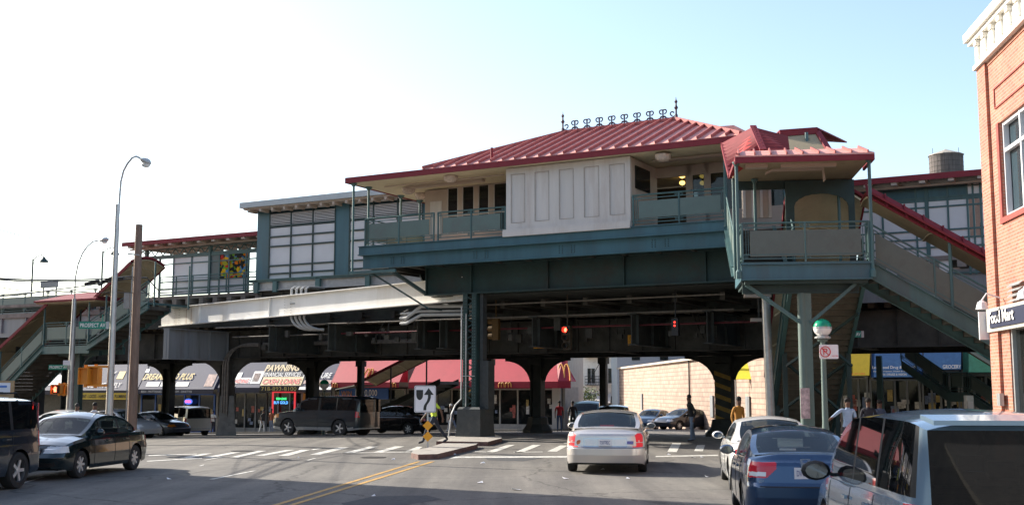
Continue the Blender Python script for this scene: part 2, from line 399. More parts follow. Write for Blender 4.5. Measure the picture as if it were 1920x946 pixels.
def raised(poly, h, top, side, name, kind='structure', label=None, cat=None):
    """kerbed island or pavement: top sheet h above the road and a kerb face"""
    mb = drape(poly, h, 1.5); n = len(poly); mb.use(1)
    for i in range(n):
        a, b = poly[i], poly[(i+1) % n]; k = max(1, int(math.dist(a, b)/1.5))
        for j in range(k):
            p = [a[0]+(b[0]-a[0])*j/k, a[1]+(b[1]-a[1])*j/k]; q = [a[0]+(b[0]-a[0])*(j+1)/k, a[1]+(b[1]-a[1])*(j+1)/k]
            zp, zq = gz(*p), gz(*q); mb.add([(*p, zp-.1), (*q, zq-.1), (*q, zq+h), (*p, zp+h)], [(0, 1, 2, 3)])
    o = mb.build(name, [top, side])
    if kind: tag(o, kind=kind)
    return o
SP = lambda x, y: to_world('S', x, y)
EP = lambda x, y: to_world('E', x, y)
# pavements
raised([SP(4.6, -20), SP(40, -20), SP(40, 30), SP(14, 36), SP(6.2, 40), SP(5.0, 39), SP(4.6, 37.5)], .14, WALK, KERBC, 'right_pavement')
raised([SP(-15.4, -20), SP(-15.4, 29), SP(-16.2, 32.2), SP(-18.5, 33.5), SP(-24, 36), SP(-60, 55), SP(-60, -20)], .14, WALK, KERBC, 'left_pavement')
raised([EP(-90, 24.2), EP(-11.2, 24.2), EP(-9.2, 25.5), EP(-8.6, 27), EP(-16, 75), EP(-90, 75)], .14, WALK, KERBC, 'far_pavement')
raised([EP(1.2, 24.0), EP(3, 20), EP(5, 17.6), EP(60, 17.6), EP(60, 75), EP(-3, 75)], .14, WALK, KERBC, 'corner_pavement')
# traffic islands
PXP = lambda L: [gp(x, y) for x, y in L]
raised(PXP([(771, 858), (775, 852), (800, 848), (830, 838), (896, 838), (893, 841), (820, 860), (784, 861)])[::1], .15, WALK, KERB, 'traffic_island')
raised(PXP([(818, 834), (842, 824), (918, 822), (940, 824), (941, 828), (914, 835.5)]), .15, WALK, KERB, 'refuge_island')
cx = MB(); 
def z4(l, s, ox, oy): return [(ox+a/s, oy+b/s) for a, b in l]
r4 = lambda *l: z4(l, 3.097, 240, 800)
r5 = lambda *l: z4(l, 5.333, 740, 780)
r6 = lambda *l: z4(l, 4.828, 1040, 750)
wl = [r4((1240,152),(1300,152),(1455,113),(1400,113)), r4((1055,160),(1115,160),(1285,118),(1225,118)), r4((870,167),(930,167),(1060,132),(1005,132)),
      r4((1055,133),(1075,133),(1130,124),(1080,126)), r4((735,167),(790,167),(970,132),(915,133)), r4((590,176),(640,176),(805,138),(755,138)),
      r4((430,177),(490,177),(655,146),(600,147)), r4((300,180),(360,180),(490,152),(430,155)), r4((1425,146),(1480,146),(1605,112),(1550,112)),
      r4((1612,140),(1672,140),(1712,114),(1680,114)), r4((470,303),(500,303),(748,253),(728,253)), r4((110,200),(110,196),(430,178),(430,183)), r4((120,168),(120,163),(400,155),(400,158)),
      r4((1240,152),(1240,150),(1640,143),(1640,146)), r4((410,226),(425,226),(448,218),(436,218)), r4((1035,193),(1050,193),(1095,180),(1082,180)),
      r5((900,358),(985,364),(1205,284),(1130,284)), r5((1195,360),(1285,358),(1465,284),(1380,284)), r5((1525,350),(1620,352),(1735,290),(1655,290)),
      r6((1020,466),(1105,468),(1145,387),(1065,387)), r6((1262,458),(1342,460),(1362,403),(1290,403)), r5((800,352),(800,348),(1000,356),(1000,361)), r5((1190,360),(1190,355),(1480,352),(1480,357)),
      r5((540,424),(610,401),(1800,396),(1800,411),(640,414)), r6((915,512),(915,503),(1480,492),(1480,502)), r5((1690,272),(1690,267),(1800,266),(1800,272)),
      [(40,905),(46,905),(86,893),(80,893)], [(380,862),(386,862),(420,856),(415,856)]]
for p in wl:
    d = drape(PXP(p), .006, .7); cx.add(d.v, d.f)
struct('white_road_markings', cx, MWH)
cy = MB()
def lane(p, q, wd):
    a, b = Vector(gp(*p)), Vector(gp(*q)); d = (b-a).normalized(); n = Vector((-d.y, d.x))*wd/2; far = a; near = a+(b-a).normalized()*30
    d2 = drape([tuple(far+n), tuple(far-n), tuple(near-n), tuple(near+n)], .006, 1.0); cy.add(d2.v, d2.f)
lane((786, 864.5), (517, 946), .11); lane((812, 864.5), (547, 946), .11)
struct('yellow_centre_lines', cy, MYL)
pt = MB()
for p in ([(640,943),(700,930),(800,928),(830,935),(760,946),(650,950)], [(905,856),(960,852),(1015,858),(980,864),(915,862)]):
    d = drape(PXP(p), .005, .7); pt.add(d.v, d.f)
struct('tar_patches', pt, mat('tar patch', (.05, .05, .052), .9, var=.4, scale=9))
mh = MB()
for px, py in ((455, 845), (700, 857)):
    X, Y = gp(px, py); mh.lathe((X, Y, gz(X, Y)+.003), [(.38, 0), (.38, .008), (.33, .008), (.33, .005), (.0, .005)], 20)
struct('manhole_covers', mh, mat('cast iron', (.05, .045, .04), .6, .4, var=.3, scale=20))

# ------------------------------------------------------------------ shared steelwork builders
def V(*a): return Vector(a)
def ring(mb, c, r, a, b, t=.008, n=10):
    c = Vector(c); a = Vector(a).normalized()*r; b = Vector(b).normalized()*r
    mb.tube([c+a*math.cos(2*math.pi*k/n)+b*math.sin(2*math.pi*k/n) for k in range(n+1)], t, 4, caps=False)
def railing(parent, p, q, n=2, h=1.15, pm=None, sm=None, name='railing', zb=.0, pan=(.3, .92), ros=True):
    pm = pm or TEALL; sm = sm or TEAL; p = V(*p); q = V(*q); d = (q-p); dh = V(d.x, d.y, 0).normalized(); Z = V(0, 0, 1); L = d.length
    nn = V(-dh.y, dh.x, 0)
    mb = MB(); pb = MB()
    mb.tube([p+Z*h, q+Z*h], .03, 6)
    for z in (h-.13, .26, .14, .02): mb.bar(p+Z*z, q+Z*z, .03, .03)
    for i in range(n+1):
        s = p+d*i/n; mb.bar(s+Z*zb, s+Z*(h+.02), .05, .05, up=nn)
        if ros:
            for z in (h-.065, .2):
                for k in (-1, 0, 1):
                    if (i == 0 and k < 0) or (i == n and k > 0): continue
                    cc = s+d.normalized()*.11*k+Z*z; ring(mb, cc, .045, dh, Z)
                    mb.bar(cc-dh*.04+nn*.0, cc+dh*.04, .012, .012); mb.bar(cc-Z*.04, cc+Z*.04, .012, .012)
        if i in (0, n):
            sg = 1 if i == 0 else -1
            for k in (.1, .17): mb.bar(s+d.normalized()*k*sg+Z*.26, s+d.normalized()*k*sg+Z*(h-.13), .018, .018, up=nn)
    for i in range(n):
        a = p+d*(i/n)+d.normalized()*(.22 if i == 0 else .035); b = p+d*((i+1)/n)-d.normalized()*(.22 if i == n-1 else .035)
        pb.slab([a+Z*pan[0]-nn*.012, b+Z*pan[0]-nn*.012, b+Z*pan[1]-nn*.012, a+Z*pan[1]-nn*.012], nn*.024)
    r = mb.build(name, sm, parent); pb.build('infill_panel', pm, r); return r
def flight(parent, p, q, wv, under=DARK2, smat=None, strd=.34, n=None, side_both=True):
    """stair from p (top) to q (bottom); wv spans its width"""
    smat = smat or TEAL; p = V(*p); q = V(*q); wv = V(*wv); d = q-p; n = n or max(4, int(abs(d.z)/.18)); Z = V(0, 0, 1)
    tr = MB(); dh = V(d.x, d.y, 0)
    for i in range(n):
        a = p+dh*(i/n)+Z*(d.z*(i+1)/n); b = a+dh/n*1.15
        tr.slab([a, b, b+wv, a+wv], Z*-.045)
        c = a+Z*(-d.z/n-.05); tr.slab([a, a+wv, c+wv, c], dh.normalized()*.015)
    tr.build('stair_treads', under, parent)
    st = MB()
    for o in ((V(0, 0, 0), wv) if side_both else (V(0, 0, 0),)):
        w_ = wv.normalized()*(-.08 if o.length < .01 else .02)
        st.slab([p+o+w_+Z*.08, q+o+w_+Z*.08, q+o+w_-Z*(strd-.08), p+o+w_-Z*(strd-.08)], wv.normalized()*.06)
        st.bar(p+o+w_*1.2+Z*.08, q+o+w_*1.2+Z*.08, .12, .03); st.bar(p+o+w_*1.2-Z*(strd-.08), q+o+w_*1.2-Z*(strd-.08), .12, .03)
    st.build('stringer', smat, parent)
def vault(parent, p, q, wv, rise=.35, oh=.15, seg=8, ceil=TANU, fas=.16, ribs=0):
    """covered-stair canopy, p and q on its near eave"""
    p = V(*p); q = V(*q); wv = V(*wv); Z = V(0, 0, 1); u = wv.normalized(); mb = MB(); rf = MB()
    def sec(o, dz, ex):
        L = []
        for k in range(seg+1):
            s = k/seg; L.append(o-u*ex+(wv+u*2*ex)*s+Z*(rise*math.sin(math.pi*s)+dz))
        return L
    a, b = sec(p, 0, oh), sec(q, 0, oh); mb.add(a+b, [(k, k+1, seg+2+k, seg+1+k) for k in range(seg)])
    for t in [i/5 for i in range(6)]:
        o = p+(q-p)*t; L = sec(o, -.03, oh-.05)
        for k in range(seg): mb.bar(L[k], L[k+1], .07, .05)
    mb.build('ceiling', ceil, parent)
    a, b = sec(p, .05, oh+.03), sec(q, .05, oh+.03); a2, b2 = sec(p, .09, oh+.03), sec(q, .09, oh+.03); m = seg+1
    rf.add(a2+b2, [(k, k+1, m+k+1, m+k) for k in range(seg)])
    for L0, L1 in ((a, a2), (b, b2)): rf.add(L0+L1, [(k, k+1, m+k+1, m+k) for k in range(seg)])
    for e in (0, seg): rf.bar(a[e]+Z*(-fas/2+.06), b[e]+Z*(-fas/2+.06), .05, fas)
    for i in range(ribs+1):
        o = p+(q-p)*(i/max(1, ribs)); L = sec(o, .12, oh+.03)
        for k in range(seg): rf.bar(L[k], L[k+1], .04, .06)
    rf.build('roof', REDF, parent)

# ================================================================== the elevated railway
EL = thing('elevated_railway', 'sooty steel elevated railway viaduct on arched columns crossing over the street', 'elevated railway', 'E', (0, 9, 0))
ZB = 3.6
T0, T1 = -75, 48
def girder(name, v, z0, z1, t0, t1, m, stiff=1.5, fl=.35):
    mb = MB(); mb.box(t0, t1, v-.02, v+.02, z0, z1); mb.box(t0, t1, v-fl/2, v+fl/2, z1-.03, z1+.01); mb.box(t0, t1, v-fl/2, v+fl/2, z0-.01, z0+.03)
    t = t0+.3
    while t < t1: mb.box(t-.015, t+.015, v-fl/2+.05, v+fl/2-.05, z0+.03, z1-.03); t += stiff
    return mb.build(name, m, EL)
tL = on('E', 'y', 6, 425, 760).x
girder('longitudinal_girder', 6, ZB, 5.0, T0, T1, DARK2)
girder('longitudinal_girder', 13.5, ZB, 5.0, T0, T1, DARK)
girder('longitudinal_girder', 17, ZB+.1, 5.2, T0, T1, DARK)
for v in (8, 9.5, 11): girder('track_stringer', v, 4.2, 5.0, T0, T1, DARK, 3)
far_t = [on('E', 'y', 13.5, x, 770).x for x in (315, 585, 1008, 1360)]
cols_t = sorted(far_t+[far_t[3]+22, far_t[3]+34, far_t[0]-12, far_t[0]-24])
near_t = [tL, tL-12, tL-24, far_t[3]+12, far_t[3]+24]
mb = MB()
for t in sorted(set([round(x, 2) for x in cols_t+[tL+6, -9, -3, 1.5, 9, 13]])):
    mb.box(t-.02, t+.02, 2.2, 18, 3.75, 4.95); mb.box(t-.18, t+.18, 2.2, 18, 3.72, 3.76); mb.box(t-.18, t+.18, 2.2, 18, 4.93, 4.97)
    for k in range(10): mb.box(t-.14, t+.14, 2.6+k*1.6, 2.63+k*1.6, 3.76, 4.93)
mb.build('cross_girder', DARK, EL)
# the grey plate that carries the white girder's end
mb = MB(); mb.box(tL-.03, tL+.03, 1.6, 6, 3.5, 4.95); mb.box(tL-.2, tL+.2, 1.6, 6, 4.93, 4.97); mb.box(tL-.2, tL+.2, 1.6, 6, 3.46, 3.52)
for v in (1.62, 3.0, 4.5, 5.8): mb.box(tL-.18, tL+.18, v, v+.03, 3.52, 4.93)
mb.build('cross_girder_end', GREYG, EL)
# deck, ties and walkway
mb = MB(); mb.box(T0, T1, 5.3, 17.5, 5.35, 5.5); mb.build('track_deck', DARK, EL)
mb = MB(); t = T0
while t < T1: mb.box(t, t+.24, 5.6, 17.3, 5.1, 5.34); t += .62
mb.build('sleepers', TIE, EL, kind='stuff')
mb = MB(); zP = on('E', 'y', 5, 300, 555).z
mb.box(T0, T1, 4.9, 8.0, zP-.22, zP-.05); mb.box(T0, T1, 14.6, 17.6, zP-.22, zP-.05)
t = -28
while t < -15.4: mb.box(t, t+.3, 4.75, 8, zP-.52, zP-.22); mb.bar((t+.15, 4.9, zP-.5), (t+.15, 4.9, zP-.95), .08); t += .95
t = 12
while t < T1: mb.box(t, t+.3, 4.75, 8, zP-.5, zP-.22); t += .95
mb.build('platform_slab', mat('platform edge', (.2, .17, .15), .9, var=.3, scale=2), EL)
mb = MB(); mb.box(12.5, T1, 5.0, 5.05, 5.25, zP-.55); mb.box(T0, -27, 5.0, 5.05, 5.0, zP-.5)
t = T0
while t < T1:
    if t < -27.2 or t > 12.6: mb.box(t, t+.03, 4.9, 5.0, 5.25, zP-.55)
    t += 2.1
mb.build('fascia_plate', GREYG, EL)
def column(t, v, wd=.55, m=DARK, base=True, top=ZB, br=1.6, bh=1.35, nm='column'):
    g = gf('E', t, v); mb = MB(); h = wd/2
    mb.box(t-h, t-h+.04, v-h*.8, v+h*.8, g, top); mb.box(t+h-.04, t+h, v-h*.8, v+h*.8, g, top); mb.box(t-h+.04, t+h-.04, v-.03, v+.03, g, top)
    mb.box(t-h-.06, t+h+.06, v-h-.05, v+h+.05, top-.35, top-.02)
    c = mb.build(nm, m, EL)
    if br:
        b = MB(); n = 9
        for s in (-1, 1):
            pts = [V(t+s*h, v, top-.02)]
            for k in range(n+1):
                a = math.pi/2*k/n; pts.append(V(t+s*(h+br*(1-math.sin(a))), v, top-.02-bh*(1-math.cos(a))))
            pts = [pts[0]]+[V(t+s*(h+br-br*math.sin(math.pi/2*k/n)), v, top-.02-bh+bh*math.cos(math.pi/2*k/n)) for k in range(n+1)]
            b.slab([p+V(0, -.03, 0) for p in pts], V(0, .06, 0))
            for k in range(1, n+1): b.bar(pts[k], pts[k+1] if k < n+0 and k+1 < len(pts) else pts[k], .24, .03, up=(0, 1, 0)) if k+1 < len(pts) else None
        b.build('curved_bracket', m, c)
    if base:
        b = MB(); b.lathe((t, v, g-.1), [(wd*1.35, 0), (wd*1.3, .25), (wd*.95, .55), (wd*.85, .9), (wd*.5, .95)], 8); b.build('footing', DARK if base is True else base, c)
    return c
for i, t in enumerate(cols_t): column(t, 13.5, .62 if t < 3 else .78)
for t in near_t[1:3]: column(t, 6, .6)
c = column(tL, 6, .62, DARK2, base=False, br=1.9, bh=1.5)
b = MB(); g = gf('E', tL, 6); b.add([], []); s = .46
b.lathe((tL, 6, g-.1), [(s*1.55, 0), (s*1.5, .3), (s*1.15, 1.2), (s*1.05, 2.15), (.3, 2.2)], 4); b.build('footing', CONC, c)
for px in (676, 918, 1132):
    t = on('E', 'y', 17, px, 740).x; column(t, 17, .36, DARK, base=False, br=0, top=ZB+.1)
# yellow and black warning bands on the striped column
t = far_t[3]; mb = MB(); g = gf('E', t, 13.5)
for k in range(5):
    z = g+.55+k*.52; mb.add([(t-.4, 13.5-.335, z+.28), (t+.4, 13.5-.335, z), (t+.4, 13.5-.335, z+.2), (t-.4, 13.5-.335, z+.48)], [(0, 1, 2, 3)])
mb.build('warning_stripe', mat('stripe ochre', (.32, .2, .04), .7, var=.3, scale=6), EL)
mb = MB(); mb.box(t-.39, t+.39, 13.5-.33, 13.5-.29, g, ZB-.4); mb.build('column_cladding', DARK, EL)
# pipes and conduits under the deck
mb = MB(); a = on('E', 'y', 3, 640, 627); b2 = on('E', 'y', 3, 1420, 600); z = (a.z+b2.z)/2
mb.tube([V(a.x, 3, z), V(b2.x, 3, z)], .04, 6); mb.build('red_pipe', mat('red pipe', (.12, .014, .02), .6, var=.2), EL)
mb = MB()
for i in range(3):
    pts = [V(tL+.1+i*.16, 5.55, .8), V(tL+.1+i*.16, 5.55, 3.2)]
    for k in range(6): a = math.pi/2*k/5; pts.append(V(tL+.1+i*.16+1.3*(1-math.cos(a)), 5.55, 3.2+1.0*math.sin(a)+i*.05))
    pts += [V(-4, 5.55, 4.2+i*.05)]; mb.tube(pts, .05, 6)
for v, z in ((2.4, 5.0), (3.6, 4.6), (4.4, 5.1), (1.4, 5.5)): mb.tube([V(-16 if z < 5.05 else -1.5, v, z-.05), V(10, v, z)], .035, 6)
mb.build('conduit', mat('dirty conduit', (.16, .14, .12), .7, var=.3), EL)
mb = MB(); rnd = random.Random(3)
for k in range(46):
    t = rnd.uniform(-16, 11); v = rnd.uniform(2.4, 5.6); z = rnd.uniform(3.9, 4.5); s = rnd.uniform(.1, .3)
    mb.box(t, t+s, v, v+.15, z, z+s*rnd.uniform(.5, 2)); 
    if k % 3 == 0: mb.bar((t, 4.9, z), (t+rnd.uniform(-.6, .6), 5.2, 5.3), .05)
for k in range(14):
    t = -15+k*1.9; v0 = 5.0 if t < -2 else 2.0; mb.bar((t, v0, 5.5), (t, 6, 5.5), .2, .3); mb.bar((t, v0+.1, 5.5), (t+1.9, 5.8, 5.4), .08)
mb.build('junction_box', DARK2, EL)
# low clearance plates
for px, py in ((1014, 643), (1192, 637)):
    q = on('E', 'y', 5.5, px, py); s = thing('clearance_sign', 'small amber low clearance sign hung on the dark girder, the %s one' % ('left' if px < 1100 else 'right'), 'sign', 'E', (q.x, 5.5, q.z-.22), group='amber clearance signs under the viaduct')
    m_ = MB(); m_.box(q.x-.36, q.x+.36, 5.5, 5.53, q.z-.22, q.z+.22); m_.build('sign_plate', SIGNY, s)
    text("LOW CLEARANCE", (q.x-.3, 5.49, q.z+.05), (1, 0, 0), (0, 0, 1), .6, .09, SIGNB, s); text("12 FT-2 IN", (q.x-.3, 5.49, q.z-.16), (1, 0, 0), (0, 0, 1), .6, .16, SIGNB, s)

# ------------------------------------------------------------------ white girder in front, pipes
wa = on('E', 'y', 4.2, 300, 577); wb = on('E', 'y', 4.2, 302, 612); wc = on('E', 'y', .5, 795, 530); wd_ = on('E', 'y', .5, 795, 568)
WG = thing('white_girder', 'white painted plate girder with rust stains angling in under the station house', 'girder', 'E', (wb.x, 4.2, wb.z))
za, zb, zc, zd = wa.z, wb.z, wc.z, wd_.z
hgt = (za-zb+(zd and .95))/2; A0 = V(wb.x, 4.2, zb); B0 = V(wd_.x+2.2, .15, zd+.02); HH = V(0, 0, .93)
mb = MB(); dn = (B0-A0).normalized(); nn = V(-dn.y, dn.x, 0).normalized()
mb.slab([A0, B0, B0+HH, A0+HH], nn*.03)
for z in (V(0, 0, 0), HH): mb.bar(A0+z, B0+z, .32, .035)
for k in range(2): 
    c = A0+(B0-A0)*(.16+.26*k)
    mb.bar(c-nn*.03, c-nn*.03+HH, .02, .14, up=nn)
mb.build('girder_web', WHG, WG)
mb = MB()
for f in (.055, .075, .47, .49):
    for k in range(6):
        c = A0+(B0-A0)*f-nn*.02+V(0, 0, .12+.13*k); mb.lathe(c, [(0, -.02), (.012, -.01), (.012, .02)], 6, 'y')
mb.build('rivets', GREYG, WG)
mb = MB(); c = A0+(B0-A0)*.03
for k in range(2): c = A0+(B0-A0)*(.105+.02*k)-nn*.036; mb.slab([c, c+dn*.035, c+dn*.03+HH*.8, c+HH*.95], nn*.002)
mb.build('rust_stain', mat('rust', (.3, .14, .06), .9, var=.4, scale=8), WG)
PB = thing('conduit_bundle', 'bundle of four grey bent conduits running down over the white girder', 'pipes', 'E', (on('E', 'y', 3.2, 560, 545).x, 2.2, 5.0))
for k in range(4):
    q0 = on('E', 'y', 2.3, 547+k*9, 541); q1 = on('E', 'y', 2.3, 546+k*8, 596)
    mb = MB(); pts = [q0+V(.1, 1.2, .12), q0+V(0, .2, .08), q0, q1]
    for j in range(1, 6): a = math.pi/2*j/5; pts.append(q1+V(.05+.9*(1-math.cos(a)), .3*(1-math.cos(a)), -.55*math.sin(a)))
    mb.tube(pts, .062, 8); mb.build('conduit', PIPE if k < 3 else GALV, PB, smooth=True)
q = on('E', 'y', 2.2, 562, 568); mb = MB(); mb.box(q.x-.55, q.x+.55, 2.16, 2.22, q.z-.03, q.z+.03); mb.build('clamp', GALV, PB)
PC = thing('insulated_pipes', 'pale wrapped pipes running under the dark girder beside the green column', 'pipes', 'E', (-2, .9, 4.9))
for i, (y0, y1, r) in enumerate(((596, 574, .08), (606, 590, .07), (588, 583, .05))):
    a = on('E', 'y', .9, 752, y0); b2 = on('E', 'y', .9, 790, y1); c = on('E', 'y', .9, 868, y1-1); 
    pts = [a+V(-.6, 1.4, .25), a, a+V(.35, -.1, .0)]+[b2, c+V(0, 0, 0), c+V(.4, .5, 0)]
    mb = MB(); mb.tube(pts, r, 8); mb.build('pipe', PIPE, PC, smooth=True)

# ================================================================== station house
ST = thing('station_house', 'cream panelled station house with a ribbed red hip roof raised over the street', 'station house', 'E', (3, 1, 5.8))
TLf, TRf = -4.4, 11.15
mb = MB(); mb.box(TLf, TRf, -1.5, -1.42, 6.9, 7.42); mb.box(TLf, TRf, -1.58, -1.3, 6.88, 6.91); mb.box(TLf-.12, TRf, -1.64, -1.42, 7.42, 7.78); mb.box(TLf-.12, TRf, -1.70, -1.42, 7.78, 7.81); mb.box(TLf-.12, TRf, -1.72, -1.64, 7.42, 7.46)
mb.build('front_beam', TEALB, ST)
mb = MB()
for t in (-3.0, -2.5, .9, 1.4, 4.6, 5.1, 8.3, 8.8):
    for z in (7.04, 7.12, 7.2, 7.28): mb.lathe((t, -1.5, z), [(.02, 0), (.02, -.02), (.0, -.028)], 6, 'y'); mb.lathe((t+.12, -1.5, z), [(.02, 0), (.02, -.02), (.0, -.028)], 6, 'y')
mb.build('rivets', TEALD, ST)
mb = MB(); mb.box(TLf, TRf, -1.4, 7.4, 7.5, 7.74); mb.build('floor_slab', CREAMD, ST)
mb = MB(); mb.box(TLf, TRf, -1.3, 7.4, 7.2, 7.48); mb.box(TLf, TLf+.08, -1.42, 7.3, 6.9, 7.5)
for k in range(12): mb.box(TLf+.3+k*1.35, TLf+.42+k*1.35, -1.3, 5, 6.95, 7.2)
mb.build('floor_joists', DARK2, ST)
# dark girder and its brackets
mb = MB(); mb.box(-2.25, 13, 0, .05, 5.85, 6.95); mb.box(-2.25, 13, -.2, .25, 5.80, 5.85); mb.box(-2.25, 13, -.2, .25, 6.95, 7.0)
for t in (-2.2, -.05, 3.4, 6.6, 9.8, 12.9): mb.box(t-.02, t+.02, -.16, .0, 5.85, 6.95)
mb.build('main_girder', TEALD, ST)
mb = MB()
for t in (1.5, 4.5, 7.5, 10.5): mb.box(t-.1, t+.1, .3, 6, 5.9, 6.9)
mb.build('transverse_beam', DARK, ST)
mb = MB(); mb.bar((-3.3, -1.2, 6.85), (-2.3, 0, 5.9), .22, .12); mb.bar((-3.5, 1.5, 6.85), (-2.3, .3, 5.9), .16, .1)
mb.bar((-4.1, -1.4, 6.75), (-1.9, -.4, 5.25), .07); mb.bar((-1.9, -.4, 5.25), (-1.9, .6, 5.25), .07); mb.bar((-4.9, -1.4, 6.72), (-3.6, -1.4, 6.72), .1, .08)
mb.build('raking_brace', TEALD, ST)
# back and side walls
zC = 10.42
mb = MB(); mb.box(2.35, 7.5, -1.52, -1.42, 7.95, zC-.02); W0 = mb.build('front_wall', CREAM, ST)
mb = MB(); mb.box(2.3, 7.55, -1.75, -1.42, 7.76, 7.97); mb.box(2.3, 7.55, -1.72, -1.62, 7.97, 8.03); mb.build('base_board', CREAM, W0)
mb = MB(); pw = 5.15/5
for i in range(5):
    a, b_ = 2.35+i*pw+.22, 2.35+(i+1)*pw-.22; z0, z1 = 8.3, zC-.25
    for x0, x1, q0, q1 in ((2.35+i*pw, a, 7.97, zC), (b_, 2.35+(i+1)*pw, 7.97, zC), (a, b_, 7.97, z0), (a, b_, z1, zC)): mb.box(x0, x1, -1.545, -1.524, q0, q1)
mb.build('stiles', CREAM, W0)
mb = MB()
for i in range(5):
    a, b_ = 2.35+i*pw+.22, 2.35+(i+1)*pw-.22; z0, z1 = 8.3, zC-.25
    for p, q in (((a, z0), (b_, z0)), ((a, z1), (b_, z1)), ((a, z0), (a, z1)), ((b_, z0), (b_, z1))): mb.bar((p[0], -1.548, p[1]), (q[0], -1.548, q[1]), .022, .014)
mb.build('panel_moulding', mat('moulding shade', (.38, .33, .29), .8, var=.2), W0)
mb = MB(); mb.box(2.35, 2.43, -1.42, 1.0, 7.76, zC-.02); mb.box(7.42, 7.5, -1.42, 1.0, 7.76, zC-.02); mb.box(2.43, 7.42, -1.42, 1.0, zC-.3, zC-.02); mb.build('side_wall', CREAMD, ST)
mb = MB(); mb.box(7.51, 7.54, -1.1, .3, 9.3, 10.15); mb.build('side_window', DGL, ST)
WV = 1.0
tw = on('E', 'y', WV, 797, 380).x
wins = [on('E', 'y', WV, x, 370).x for x in (838, 859, 866, 889, 896, 917, 925, 952)]
mb = MB(); mb.box(tw, wins[0], WV, WV+.1, 7.76, zC-.02)
zs, zt = 8.45, on('E', 'y', WV, 866, 349).z
mb.box(wins[0], 7.42, WV, WV+.1, 7.76, zs); mb.box(wins[0], 7.42, WV, WV+.1, zt, zC-.02)
for k in (1, 3, 5): mb.box(wins[k], wins[k+1], WV, WV+.1, zs, zt)
mb.box(wins[7]+.1, 7.42, WV, WV+.1, zs, zt); mb.box(tw, tw+.1, WV+.1, 6.8, 7.76, zC-.02)
dr = [on('E', 'y', WV, x, 350).x for x in (1212, 1230, 1286, 1296, 1322, 1330, 1362)]
mb.box(7.5, dr[1], WV, WV+.1, 7.76, zC-.02); mb.box(dr[2], dr[3], WV, WV+.1, 7.76, zC-.02); mb.box(dr[4], dr[5], WV, WV+.1, 7.76, zC-.02)
mb.box(dr[3], 13, WV, WV+.1, 7.76, 8.6); mb.box(dr[1], 13, WV, WV+.1, 10.0, zC-.02)
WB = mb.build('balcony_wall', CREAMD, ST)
mb = MB(); mb.box(tw+.28, wins[0]-.25, WV-.03, WV-.003, 8.5, 9.9); mb.build('wall_panel', CREAM, WB)
for k in (0, 2, 4, 6):
    m_ = MB(); m_.box(wins[k]+.02, wins[k+1]-.02, WV+.05, WV+.07, zs, zt); wn = m_.build('window', DGL, WB)
    m_ = MB(); f = .045; a, b_ = wins[k], wins[k+1]
    for q in ((a, a+f, zs, zt), (b_-f, b_, zs, zt), (a+f, b_-f, zs, zs+f), (a+f, b_-f, zt-f, zt), (a+f, b_-f, 9.2, 9.24)): m_.box(q[0], q[1], WV+.01, WV+.045, q[2], q[3])
    m_.build('frame', CREAM, wn)
    if k in (2, 4): m_ = MB(); m_.box(a+.12, b_-.15, WV+.12, WV+.14, zs+.1, 9.15); m_.box(a+.1, b_-.12, WV+.12, WV+.14, 9.3, 9.5); m_.build('blind', CREAM, wn)
for a, b_ in ((dr[3], dr[4]), (dr[5], 12.9)):
    m_ = MB(); m_.box(a+.02, b_-.02, WV+.05, WV+.07, 8.6, 10.0); wn = m_.build('window', DGL, WB)
    m_ = MB(); m_.box(a, a+.05, WV+.01, WV+.045, 8.6, 10); m_.box(b_-.05, b_, WV+.01, WV+.045, 8.6, 10); m_.build('frame', CREAMD, wn)
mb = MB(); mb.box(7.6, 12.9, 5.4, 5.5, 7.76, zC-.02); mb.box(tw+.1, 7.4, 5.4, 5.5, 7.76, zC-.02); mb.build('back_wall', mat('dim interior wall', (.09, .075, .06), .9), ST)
# warm lit globes seen through the doorway and the window
for px in (1279, 1317):
    q = on('E', 'y', 3.4, px, 330); m_ = MB()
    for k in range(3): m_.lathe((q.x, 3.4, q.z-.28+k*.28), [(0, -.1), (.1, -.05), (.12, 0), (.1, .06), (0, .1)], 10)
    m_.build('lit_lamp', emit('warm lamp lit', (1, .62, .16), 1.6), ST)
# railings
railing(ST, (TLf+.1, -1.52, 7.8), (-.95, -1.52, 7.8), 2); railing(ST, (-.75, -1.52, 7.8), (2.3, -1.52, 7.8), 2); railing(ST, (7.6, -1.52, 7.8), (11.1, -1.52, 7.8), 2)
railing(ST, (TLf+.1, -1.45, 7.8), (TLf+.1, 3.0, 7.8), 3)
# eaves, posts, soffit
E0, E1 = -5.0, 11.8
HZr = 10.45
mb = MB(); mb.box(E0+.03, E1-.03, -1.97, 6.97, HZr, HZr+.05); mb.build('soffit', SOFF, ST)
mb = MB()
for x0, x1, y0, y1 in ((E0, E1, -2.02, -1.95), (E0, E1, 6.95, 7.02), (E0, E0+.07, -1.95, 6.95), (E1-.07, E1, -1.95, 6.95)): mb.box(x0, x1, y0, y1, HZr-.03, HZr+.2)
mb.box(E0, -1.3, -1.95, 6.95, HZr+.16, HZr+.21)
mb.build('fascia', REDF, ST)
mb = MB()
for v in (-1.75, -.7, 1.7, 3.2): 
    mb.tube([V(TLf-.35, v, 6.75 if v < -1 else 7.75), V(TLf-.35, v, HZr-.1)], .05, 8); mb.lathe((TLf-.35, v, HZr-.14), [(.05, 0), (.14, .1), (.16, .14)], 10)
mb.box(TLf-.5, -2.6, -1.8, -1.7, 6.66, 6.78)
mb.build('eaves_post', TEAL, ST)
